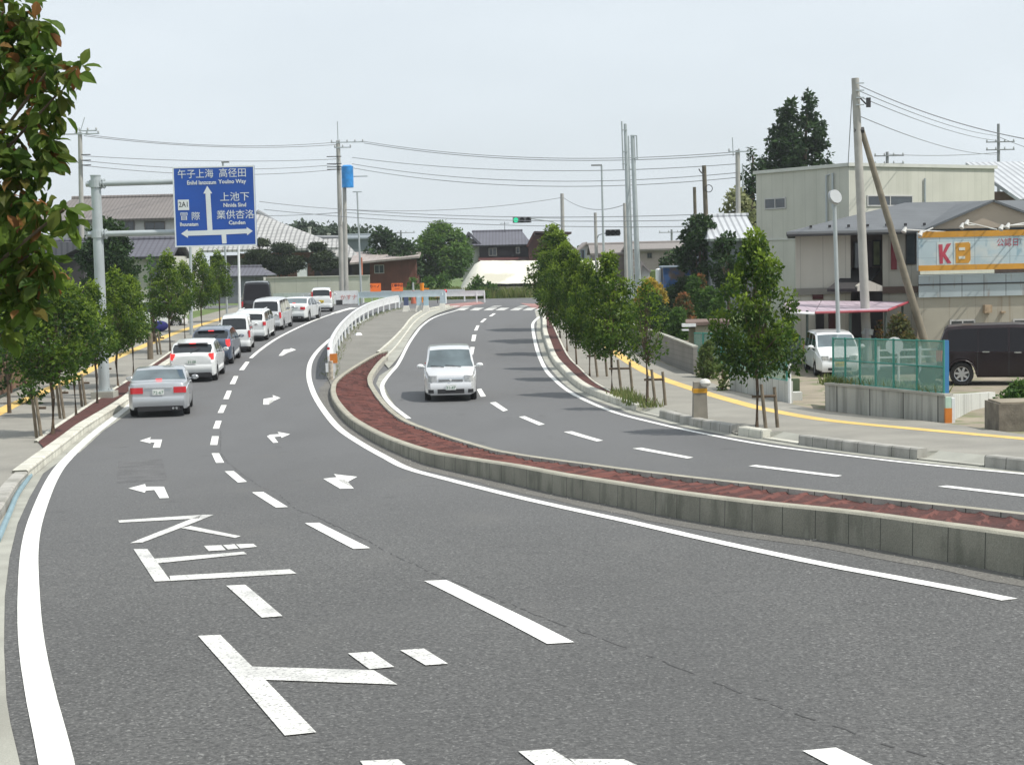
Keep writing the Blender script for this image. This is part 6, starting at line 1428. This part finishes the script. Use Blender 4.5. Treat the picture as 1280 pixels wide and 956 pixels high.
def st(body,cx,cy,hpx,mt=M_swh,sx=1.0,bold=.004,pr=.004):
    if ord(body[0])>1000: bold=.0
    u,v=zS([(cx,cy)])[0]; p=sp(u,v); s_=hpx/735.0*sh_
    text_obj('lettering',body,s_,mt,brd,tuple(Vector((p.x,p.y-pr,p.z))-wloc(brd)),(1,0,0),(0,0,1),.0015,sx,bold=bold)
st('午子上海',330,212,88,sx=.95); st('高径田',682,210,88,sx=.98); st('上池下',694,428,88,sx=1.05); st('業供杏洛',695,592,88,sx=1.0); st('冒 際',262,598,80,sx=1.05)
st('Enihd Ianzozum',385,288,52,sx=.82); st('Youlno Way',676,284,52,sx=.95); st('Ninida Sind',692,500,50,sx=.92); st('Canden',708,662,50,sx=1.0); st('Ihuunatam',252,668,48,sx=.85)
st('2A1',208,486,68,M_dark,.82,.002,.006)
# guardrail along the island
def guardrail(name,label,pts,h,hbeam=.35,n_post_gap=2.0,wp=0,mtb=None,base_h=0,pr=.055):
    P=spline([Vector((p.x,p.y,0)) for p in pts],.35); N=normals2(P); root=thing(name,label,'guardrail',Vector((P[0].x,P[0].y,zg(P[0].y))))
    prof=[(-.05,h-hbeam),(.06,h-hbeam*.86),(.06,h-hbeam*.62),(-.0,h-hbeam*.5),(.06,h-hbeam*.38),(.06,h-hbeam*.14),(-.0,h),(-.09,h),(-.07,h-hbeam*.5),(-.09,h-hbeam)]
    mb=MB(); k_=len(prof)
    for p,n_ in zip(P,N):
        for o_,z in prof: mb.v.append((p.x-n_.x*o_*1.3,p.y-n_.y*o_*1.3,zg(p.y)+z+base_h))
    for i in range(len(P)-1):
        for k in range(k_): mb.f.append((i*k_+k,(i+1)*k_+k,(i+1)*k_+(k+1)%k_,i*k_+(k+1)%k_))
    mb.f+=[tuple(range(k_)),tuple((len(P)-1)*k_+k for k in range(k_-1,-1,-1))]
    mb.build('rail',mtb or M_whitem,root,smooth=True,sharp=25)
    d=0; last=-9
    for i,p in enumerate(P):
        if i: d+=(P[i]-P[i-1]).length
        if d-last>=n_post_gap or i==len(P)-1:
            last=d; n_=N[i]; z=zg(p.y)+base_h; c=Vector((p.x+n_.x*.10,p.y+n_.y*.10,z))
            po=MB().cyl(c-Vector((0,0,.1)),c+Vector((0,0,h-hbeam*.35)),pr,n=10).build('post',mtb or M_whitem,root,smooth=True)
    return root
g1=[G(413,474),G(412.5,462),G(414,450),G(421,435),G(431,421),G(445,407.5),G(462,397),G(481,390),G(497,386)]
gr_=guardrail('guardrail','curved white guardrail sweeping along the traffic island with orange marker',g1,.92,hbeam=.46,n_post_gap=2.4)
p=G(414,476); MB().cyl(p-Vector((0,0,.05)),p+Vector((0,0,.75)),.09,n=12).build('end_post',mat('rusty_white_enamel',(.45,.40,.33),.6,.35,9),gr_)
p=G(413,474); mb=MB(); mb.box(p.x+.02,p.x+.30,p.y-.16,p.y-.10,p.z+.62,p.z+.98); mb.build('orange_marker',mat('orange_reflective',(.62,.20,.03),.5,.1,4),gr_); MB().bxc((p.x-.02,p.y-.14,p.z+1.18),(.10,.05,.10)).build('red_reflector',M_red,gr_)
MB().bxc((p.x+.03,p.y-.1,p.z+.45),(.36,.10,.34)).build('end_plate',M_whitem,gr_)
guardrail('guardrail','long white guardrail across the end of the island, nearer row',[at(449,121),at(500,120),at(557,119.5)],1.0,.45,3.0,mtb=mat('pale_blue_enamel',(.56,.66,.69),.5,.06,3))
guardrail('guardrail','short white guardrail ending by the far zebra crossing',[at(558,121.5),at(606,121)],.92,.42,2.1)
guardrail('guardrail','white guardrail behind the orange signs, farther row',[at(455,128),at(520,127),at(581,126.5)],.95,.4,3.0)
guardrail('guardrail','white guardrail at the foot of the long block wall',[at(340,141),at(380,140),at(416,139)],.75,.55,3.0)
# temporary barrier blocks with white feet
for i,(px,lab,c_) in enumerate(((508,'dark blue barrier post on a white foot at the end of the curved guardrail',(.06,.08,.16)),(524,'pale blue barrier post on a white foot, left one of the middle pair',(.40,.52,.58)),(533,'pale blue barrier post on a white foot, right one of the middle pair',(.36,.50,.58)),(553,'grey blue barrier post on a white foot nearest the zebra crossing',(.40,.47,.52)))):
    p=G(px,389.5 if i<3 else 386.5,.04); s_=p.y/FPX; q=thing('barrier_post',lab,'barrier',p,'barrier posts on white feet')
    MB().bxc((p.x,p.y,p.z+.20),(.48,.4,.40),taper=.68).build('foot',mat('white_concrete_foot',(.60,.59,.54),.9,.1),q)
    MB().bxc((p.x,p.y,p.z+.40+.27),(.30,.26,.54)).build('post',mat('barrier_tint_%s'%'abcd'[i],c_,.6,.1),q)
def cone(label,px,py,col,ytop):
    p=G(px,py); z=W(px,ytop,p.y).z; hh=z-p.z; q=thing('traffic_cone',label,'traffic cone',p,'orange cones and lamps at the far barrier')
    MB().cyl((p.x,p.y,p.z+hh*.02),(p.x,p.y,p.z+hh*.62),.22,.10,12).build('cone',col,q,smooth=True); MB().cyl((p.x,p.y,p.z+hh*.62),(p.x,p.y,z),.09,.07,10).build('top',mat('grey_cone_top',(.33,.35,.34),.6,.1),q)
M_orange=mat('safety_orange',(.95,.19,.03),.55,.06,2); M_orl=mat('orange_lamp',(.80,.26,.02),.4,.05)
cone('orange cone with a grey top beside the right orange sign',517,380,mat('faded_orange_plastic',(.50,.14,.08),.6,.1),353)
p=at(528,125); q=thing('warning_lamp','round orange warning lamp on a short post behind the barrier','warning lamp',p); z=W(528,359,125).z; MB().cyl(p,(p.x,p.y,z),.05,n=8).build('post',M_orl,q); MB().cyl((p.x,p.y,z-.3),(p.x,p.y,z+.32),.15,.17,12).build('lamp',M_orl,q,smooth=True); MB().box(p.x+.1,p.x+.55,p.y-.02,p.y+.02,z-.18,z-.08).build('arm',M_orl,q)
p=at(547,122); q=thing('warning_triangle','small dark yellow triangle marker on the barrier','marker',p); z=W(547,368,122).z; MB().prism([(p.x-.22,p.y,z-.25),(p.x+.2,p.y,z-.25),(p.x+.05,p.y,z+.15)],(0,.05,0)).build('plate',mat('dirty_yellow',(.30,.20,.04),.6,.2),q); MB().cyl(p,(p.x,p.y,z-.2),.03,n=6).build('stem',M_dark,q)
p=at(557,120); q=thing('red_lamp_post','slim dark post with a small red lamp beside the zebra crossing','warning lamp',p); z=W(557,364,120).z; MB().cyl(p,(p.x,p.y,z),.035,n=8).build('post',M_dark,q); MB().ball((p.x,p.y,z),.15).build('lamp',M_red,q,smooth=True)
# orange construction signs
def board(label,px0,px1,y0,y1,Y,mt,txt):
    c=at((px0+px1)/2,Y); q=thing('work_sign',label,'sign',c,'orange road work signs'); a=W(px0,y1,Y); b_=W(px1,y0,Y)
    bd=MB().box(a.x,b_.x,Y-.03,Y+.03,a.z,b_.z).build('board',mt,q)
    for px in (px0+2,px1-2): MB().cyl(at(px,Y+.06),W(px,y0+1,Y+.06),.035,n=6).build('leg',M_galv,q)
    for t,cx,cy,s_ in txt:
        p=W(cx,cy,Y); text_obj('lettering',t,s_,mat('sign_text_dark_red',(.16,.02,.015),.6,0),bd,tuple(Vector((p.x,Y-.034,p.z))-wloc(bd)),(1,0,0),(0,0,1),.002,1,bold=.01)
board('plain orange work sign nearest the twin poles, with two small dark marks',463,476,354,365,124,M_orange,[('り－ノ',468.5,358.2,.26)])
board('orange work sign with a line of dark lettering, right of the other',489.5,503.5,354,365,124,M_orange,[('工事中止',496.5,357.0,.24),('－－－',496.5,361,.12)])
q=thing('site_barrier','white site barrier board with faint red lettering beside the twin poles','barrier',at(432,123)); Y=123
bd=wall_box('board',q,417,447.5,363.5,Y,.08,M_whitem,ybot=380); p=W(436,372,Y); text_obj('lettering','かすナ',.45,mat('faint_red_text',(.62,.22,.20),.6,0),bd,tuple(Vector((p.x,Y-.01,p.z))-wloc(bd)),(1,0,0),(0,0,1),.003,1)
wall_box('dark_opening',q,420,428,375,Y-.02,.01,M_dark,ybot=382)
for px in (418,446): wall_box('foot',q,px-1.5,px+1.5,380,Y-.2,.5,M_gut)
# ================================================================ POLES, LAMPS, MASTS
def pole(name,label,cat,pxt,yt,pxb,Y,r=.15,mt=M_conc,r1=None,bh=0,extra=None,group=None):
    b=at(pxb,Y,bh); t=W(pxb,yt,Y); t=Vector((b.x+ (W(pxt,yt,Y).x-W(pxb,yt,Y).x)+ (b.z-t.z)*0, Y, W(pxt,yt,Y).z))
    t.x = W(pxt,yt,Y).x
    q=thing(name,label,cat,b,group); MB().cyl(b-Vector((0,0,.3)),t,r,r1 or r*.72,14).build('pole',mt,q,smooth=True); return q,b,t
def crossarm(q,t,z,w_,Y,ins=4,mt=M_galv,name='crossarm'):
    ar=MB().box(t.x-w_*.45,t.x+w_*.55,Y-.17,Y-.09,z-.04,z+.04).build(name,mt,q)
    for i in range(ins):
        x=t.x-w_*.42+w_*.94*i/(ins-1); mb=MB(); mb.cyl((x,Y-.13,z+.04),(x,Y-.13,z+.22),.05,.035,8); mb.cyl((x,Y-.13,z+.10),(x,Y-.13,z+.13),.085,n=8); mb.build('insulator',mat('porcelain',(.45,.46,.46),.3,0),ar,smooth=True)
def ztop(px,py,Y): return W(px,py,Y).z
# pair by the block wall
qA,bA,tA=pole('utility_pole','left concrete utility pole of the pair, with crossarm and insulators','utility pole',422.5,176,428,127,.22)
MB().cyl(tA,tA+Vector((.0,0,1.5)),.04,n=6).build('lightning_rod',M_galv,qA); crossarm(qA,tA+Vector((.6,0,0)),tA.z-.15,2.6,127,5); crossarm(qA,tA+Vector((.3,0,0)),tA.z-.55,1.3,127,3)
for k,zp in enumerate((196,205,209,212)): MB().box(tA.x-.9,tA.x+.25,126.7,126.8,ztop(423,zp,127)-.03,ztop(423,zp,127)+.03).build('bracket',M_dark,qA)
qB,bB,tB=pole('utility_pole','right concrete pole of the pair, carrying the blue covered transformer','utility pole',430,208,433,124,.20)
z0_=ztop(434,235,124); z1_=ztop(434,209,124); p=Vector((W(434.5,222,123.6).x,123.55,0))
mb=MB(); mb.cyl((p.x,p.y,z0_),(p.x,p.y,z1_),.46,.46,14); tf=mb.build('transformer_cover',mat('sky_blue_sheet',(.02,.22,.56),.45,.25,2.5),qB,smooth=True)
MB().cyl((p.x,p.y,z1_),(p.x,p.y,z1_+.12),.48,.30,14).build('lid',mat('sky_blue_sheet',(.02,.22,.56),.45,.25,2.5),tf,smooth=True)
MB().box(tB.x,tB.x+1.8,123.8,123.9,ztop(440,221,124)-.04,ztop(440,221,124)+.04).build('bracket',M_galv,qB)
for z_ in (374,378): p=at(433,124); MB().cyl((p.x,p.y,ztop(433,z_,124)-.12),(p.x,p.y,ztop(433,z_,124)+.06),.215,n=14).build('dark_band',mat('grey_band',(.16,.16,.17),.6,0),qB)
qC,bC,tC=pole('slim_pole','slim grey lamp pole with small crossbar right of the utility pole pair','pole',446.5,240,452,124,.09,M_galv)
MB().box(tC.x-.35,tC.x+.35,123.95,124.05,tC.z-.04,tC.z+.04).build('crossbar',M_galv,qC)
# far left pole
qD,bD,tD=pole('utility_pole','utility pole behind the overhanging leaves at the far left','utility pole',100,166,104,108,.19)
MB().cyl(tD,tD+Vector((.35,0,1.0)),.03,n=6).build('lightning_rod',M_galv,qD); crossarm(qD,tD,tD.z-.1,2.4,108,4); crossarm(qD,tD+Vector((.5,0,0)),tD.z+.1,1.2,108,3)
for zp in (194,201,207): MB().box(tD.x+.1,tD.x+.7,107.7,107.8,ztop(101,zp,108)-.03,ztop(101,zp,108)+.03).build('bracket',M_dark,qD)
# street lamp posts behind the sign
qE,bE,tE=pole('street_lamp','thin grey street lamp whose small head shows above the blue sign','street lamp',278.5,203,284,96,.07,M_galv); MB().bxc((tE.x+.15,tE.y,tE.z),(.45,.2,.08)).build('lamp_head',mat('lamp_grey',(.22,.23,.23),.5,0),qE)
qF,bF,tF=pole('slim_pole','white slim post standing below the right part of the blue sign','pole',298,300,300,88,.085,M_whitem)
pole('slim_pole','short grey post below the left part of the blue sign','pole',238,308,239,84,.10,M_galv)
# centre poles
qG,bG,tG=pole('traffic_light_pole','concrete pole with long arm holding the green traffic light','traffic light',702.5,242,705,133,.20)
za=ztop(680,276,133); MB().tube([(tG.x,133,ztop(703,283,133)),(W(690,277,133).x,132.9,ztop(690,277,133)),(W(664,273,133).x,132.8,ztop(664,273.5,133))],.05,7).build('arm',M_galv,qG)
MB().tube([(tG.x,133,ztop(703,273,133)),(W(664,273,133).x,132.8,ztop(664,272.6,133))],.02,5).build('stay_wire',M_wire,qG)
def signal(q,px0,px1,y0,y1,Y,lit):
    a=W(px0,y1,Y);b_=W(px1,y0,Y); hs=MB().box(a.x,b_.x,Y-.1,Y+.1,(a.z+b_.z)/2-.24,(a.z+b_.z)/2+.24).build('signal_housing',mat('signal_grey',(.20,.21,.22),.5,0),q)
    w_=(b_.x-a.x)/3; zc=(a.z+b_.z)/2
    for i in range(3):
        c=(a.x+w_*(i+.5),Y-.12,zc); m_=M_blackp if i!=lit else mat('lit_green_lamp',(.02,.62,.32),.4,0,emit=.9)
        ln=MB().cyl((c[0],Y-.12,zc),(c[0],Y-.10,zc),.20,n=16).build('lamp',m_,hs); MB().cyl((c[0],Y-.30,zc+.0),(c[0],Y-.125,zc),.225,.225,16,caps=False).build('visor',mat('visor_dark',(.05,.06,.06),.6,0),ln)
signal(qG,641,664,271,279,132.8,0)
qH,bH,tH=pole('traffic_light_pole','grey pole with a second traffic light seen from behind, left of the twin masts','traffic light',744,266,747,120,.15)
MB().tube([(tH.x,120,ztop(745,302,120)),(W(748,294,120).x,119.9,ztop(748,294,120)),(W(754,292,120).x,119.8,ztop(754,292,120)),(W(776,292,120).x,119.8,ztop(776,292,120))],.045,7).build('arm',M_galv,qH); signal(qH,757,775,287,295,119.8,9)
qI,bI,tI=pole('street_lamp','tall slim street lamp with a short arm to the left, in the centre','street lamp',752,207,756,112,.09,M_galv); MB().bxc((tI.x-.35,112,tI.z+.02),(.75,.2,.10)).build('lamp_head',mat('lamp_grey',(.22,.23,.23),.5,0),qI)
qJ,bJ,tJ=pole('antenna_mast','left tall mast of the twin radio masts, with side antenna','mast',781.5,155,789,106,.20,M_galv,.10)
MB().cyl((W(777,152,106).x,105.9,ztop(777,152,106)),(W(779,212,106).x,105.9,ztop(779,212,106)),.05,n=6).build('antenna',M_galv,qJ)
for zp in (163,190,205): MB().box(W(777.5,zp,106).x,tJ.x+.1,105.85,105.95,ztop(779,zp,106)-.03,ztop(779,zp,106)+.03).build('bracket',M_galv,qJ)
qK,bK,tK=pole('antenna_mast','right tall mast of the twin radio masts, with a small top bracket','mast',790.5,169,799,104,.20,M_galv,.13)
MB().cyl((W(795.5,170,104).x,103.9,ztop(795,170,104)),(W(796.5,200,104).x,103.9,ztop(796,200,104)),.045,n=6).build('antenna',M_galv,qK)
for zp in (170,198): MB().box(tK.x-.1,W(796,zp,104).x,103.85,103.95,ztop(793,zp,104)-.03,ztop(793,zp,104)+.03).build('bracket',M_galv,qK)
qL,bL,tL=pole('lattice_mast','thin ladder like mast between the twin radio masts','mast',785.5,170,792,105,.05,M_galv,.05)
MB().cyl(bL+Vector((.28,0,0)),tL+Vector((.28,0,0)),.04,n=6).build('rail',M_galv,qL)
for i in range(26):
    u=i/26; p=bL.lerp(tL,u); MB().cyl(p,p+Vector((.28,0,.0)),.02,n=5).build('rung',M_galv,qL)
pole('short_pole','short concrete pole hugging the left radio mast','pole',780.5,254,784,103,.13)
qM,bM_,tM=pole('wooden_pole','dark wooden pole with small hook left of the evergreens','utility pole',880,207,887,98,.17,M_wood,.13)
MB().tube([(tM.x,97.9,tM.z-.6),(tM.x-.25,97.9,tM.z-.35),(tM.x-.33,97.9,tM.z-.2)],.04,6).build('hook',M_dark,qM); pt=[(tM.x+.25+.22*math.cos(k*math.pi/6),97.8,ztop(885,236,98)+.22*math.sin(k*math.pi/6)) for k in range(13)]; MB().tube(pt,.025,5).build('cable_coil',M_dark,qM)
pole('wooden_pole','shorter dark wooden pole leaning slightly left of the taller one','utility pole',868,234,872,110,.13,M_wood,.11)
qN,bN,tN=pole('utility_pole','concrete utility pole in front of the conifers with lightning rod','utility pole',922,188,924,100,.19)
MB().cyl((W(915.5,172,100).x,100,ztop(915,172,100)),(W(916.5,195,100).x,100,ztop(916,195,100)),.03,n=6).build('lightning_rod',M_galv,qN); crossarm(qN,tN,tN.z-.1,1.3,100,3); MB().cyl((tN.x+.28,99.9,ztop(925,240,100)),(tN.x+.28,99.9,ztop(925,205,100)),.04,n=6).build('conduit',M_galv,qN)
# the big pole and its leaning wooden prop
qO,bO,tO=pole('utility_pole','big pale concrete utility pole in front of the cream building','utility pole',1069,98,1085,60,.18,M_conc,.14,.1)
MB().tube([(tO.x+.1,59.8,ztop(1073,122,60)),(W(1081,133,60).x,59.8,ztop(1081,131,60))],.03,6).build('hook',M_dark,qO); MB().bxc((W(1084,129,60).x,59.8,ztop(1084,129,60)),(.15,.12,.35)).build('fitting',M_dark,qO)
MB().cyl((W(1075,172,60).x-.22,60,ztop(1075,163,60)),(W(1075,172,60).x+.14,60,ztop(1075,163,60)),.12,n=8).build('clamp',M_dark,qO)
for k in range(4): MB().box(tO.x-.02,tO.x+.28,59.77,59.83,ztop(1070,105+k*9,60)-.02,ztop(1070,105+k*9,60)+.02).build('wire_bracket',M_galv,qO)
MB().cyl((bO.x-.03,60,ztop(1085,418,60)),(bO.x+.0,60,ztop(1085,411,60)),.22,n=12).build('collar',M_galv,qO); p=W(1084,430,59.7); MB().cyl((p.x,59.75,bO.z),(p.x,59.75,bO.z+1.4),.08,n=8).build('conduit',mat('grey_conduit',(.30,.31,.32),.6,0),qO)
a=W(1074,162,60.0); b_=at(1166,60.3,.1); q=thing('pole_prop','brown leaning wooden prop pole bracing the big concrete pole','pole',b_); MB().cyl(b_-Vector((0,0,.2)),(a.x+.1,60.05,a.z),.16,.10,12).build('pole',mat('grey_brown_timber',(.19,.17,.13),.9,.2,3,.3,25),q,smooth=True)
# dish on slim pole
qP,bP,tP=pole('dish_pole','slim grey pole with a round white dish mirror before the pale building','mirror pole',1043,258,1050,57,.075,M_galv,.07,.1)
c=W(1042.5,247,56.8); dd=MB(); dd.cyl(c,c+Vector((.05,-.10,.04)),.27,.25,20); dd.build('dish',mat('dish_white',(.36,.38,.39),.5,.05),qP,smooth=True); MB().tube([(tP.x,57,tP.z),(c.x+.05,56.95,c.z-.3),(c.x,56.9,c.z)],.03,6).build('bracket',M_galv,qP)
# distant poles with crossarms
for lab,pxt,yt,pxb,Y,yb,n_ in (('distant utility pole above the ribbed roof at the right edge',1248,155,1249,125,0,2),('short crossarmed pole peeping over the pale flat roof',1109,190,1110,120,0,2),('small distant pole with wide crossarm over the long low building',839.5,287,840,170,0,1),('tiny distant pole left of the tall green tree',501,288,502,190,0,1)):
    q,b_,t_=pole('utility_pole',lab,'utility pole',pxt,yt,pxb,Y,.15,mat('distant_pole_grey',(.24,.25,.26),.8,0))
    for k in range(n_): crossarm(q,t_,t_.z-.3-.6*k-(1.1 if Y==125 else 0),2.2 if Y<150 else 3.0,Y,4,mat('distant_pole_grey',(.24,.25,.26),.8,0))
# television aerial
q=thing('roof_aerial','small television aerial on the ridge of the dark two storey house','aerial',W(631,290,176)); p=W(631,290,176); MB().cyl(p,p+Vector((0,0,1.1)),.03,n=5).build('mast',M_dark,q); MB().box(p.x-.5,p.x+.5,175.98,176.02,p.z+.9,p.z+.94).build('boom',M_dark,q)
# ---------------------------------------------------------------- wires
M_w2=mat('overhead_cable',(.20,.21,.225),.7,0)
def wire(label,a,b,sag,r=.02,n=18,mids=None):
    a,b=Vector(a),Vector(b); pts=[]
    for i in range(n+1):
        t=i/n; p=a.lerp(b,t); p.z-=4*sag*t*(1-t); pts.append(p)
    o=MB().tube(pts,r,4).build('overhead_wire',M_w2,None); return tag(o,label,'wire','overhead wires')
def WP(px,py,Y): return W(px,py,Y)
wl=[((105,168),108,(420,178),127,1.0,'upper black wire from the far left pole to the utility pole pair'),((105,170),108,(420,181),127,.9,'second black wire from the far left pole to the pole pair'),
 ((104,195),108,(420,199),127,.5,'thin cable under the top wires at the left'),((104,201),108,(420,206),127,.9,'middle cable between far left pole and pole pair'),((104,207),108,(420,212),127,1.0,'lower cable between far left pole and pole pair'),
 ((455,177),127,(922,190),100,1.6,'top long wire from the pole pair to the conifer pole'),((455,179),127,(922,193),100,1.6,'second long wire from the pole pair to the conifer pole'),((440,197),127,(922,205),100,1.4,'third long wire from the pole pair rightwards'),
 ((440,205),127,(922,216),100,1.8,'fourth long wire from the pole pair rightwards'),((440,210),127,(922,222),100,1.9,'lowest long wire from the pole pair rightwards'),
 ((324,252),124,(703,247),133,1.8,'slack wire rising to the traffic light pole'),((330,262),124,(880,283),98,.9,'low wire across the centre under the traffic light'),((330,270),124,(422,266),124,.1,'short low cable left of the pole pair'),
 ((434,266),124,(880,275),98,.6,'second low wire across the centre'),((704,247),133,(783,255),105,1.3,'drooping wire between traffic light pole and radio masts'),((430,262),124,(880,268),98,.7,'third low wire across the centre'),
 ((1072,106),60,(1300,177),56,.5,'top wire from the big pole to the right edge'),((1072,113),60,(1248,170),125,.6,'second wire from the big pole towards the distant pole'),((1072,120),60,(1248,176),125,.6,'third wire from the big pole towards the distant pole'),
 ((1076,146),60,(1248,193),125,.8,'lower wire from the big pole towards the distant pole'),((1110,193),120,(1246,191),125,.3,'short wire between the two distant right poles'),((1250,172),125,(1340,200),120,.3,'wire leaving the distant right pole to the right'),((-40,160),104,(98,168),108,.2,'wire entering from the left to the far left pole'),
 ((1065,118),60,(1060,208),75,.0,'steep stay wire from the big pole to the flat roof')]
for (a,Ya,b,Yb,sag,lab) in wl: wire(lab,WP(*a,Ya),WP(*b,Yb),sag*.5,.017 if Ya<90 else .022)
# litter and little things
p=G(200,414,.15); q=MB(); q.ball((0,0,0),.42,.7,12,7); q.v=[(p.x+x*(1+.2*math.sin(y*9)),p.y+y*.8,p.z+.28+z) for x,y,z in q.v]; tag(q.build('sheet_bundle',mat('violet_blue_sheet',(.05,.05,.30),.6,.2,3),smooth=True),'violet blue sheet bundle on the left pavement behind the trees','bundle')
q=tag(MB().bxc(tuple(G(448,417.5,.09)),(.35,.3,.12),.4,.6).build('litter',M_whitem),'crumpled white bag on the traffic island','litter')
rnd=random.Random(77); V=MB()
for _ in range(260):
    s_=rnd.random(); p=G(rnd.uniform(520,1270),0+0,0) if False else None
mbx=MB()
NLm=normals2(LMs)
for _ in range(500):
    i=rnd.randrange(20,len(LMs)-1); p=LMs[i]+NLm[i]*abs(rnd.gauss(0,.12))+NLm[i]*.02; r_=rnd.uniform(.004,.014); mbx.bxc((p.x+rnd.uniform(-.2,.2),p.y,zg(p.y)+.006+r_*.5),(r_*2,r_*1.6,r_),rnd.random()*3,.7)
tag(mbx.build('gravel',mat('loose_gravel',(.30,.29,.26),.9,.3,20)),'loose grit along the foot of the median kerb','gravel',kind='stuff')

# ================================================================ thin summer haze
hz = MB().box(-460,460,-30,420,zg(60)-1.2-3.0,60).build('haze', bpy.data.materials.new('haze'), None); hz['kind'] = 'stuff'; hz['label'] = 'thin pale summer haze'
hm_ = hz.data.materials[0]; hm_.use_nodes = True; hn = hm_.node_tree.nodes; hn.clear(); ho = hn.new('ShaderNodeOutputMaterial'); hv = hn.new('ShaderNodeVolumePrincipled')
hv.inputs['Color'].default_value = (.86,.91,.96,1); hv.inputs['Density'].default_value = .00032; hv.inputs['Anisotropy'].default_value = .2
hm_.node_tree.links.new(hv.outputs['Volume'], ho.inputs['Volume'])
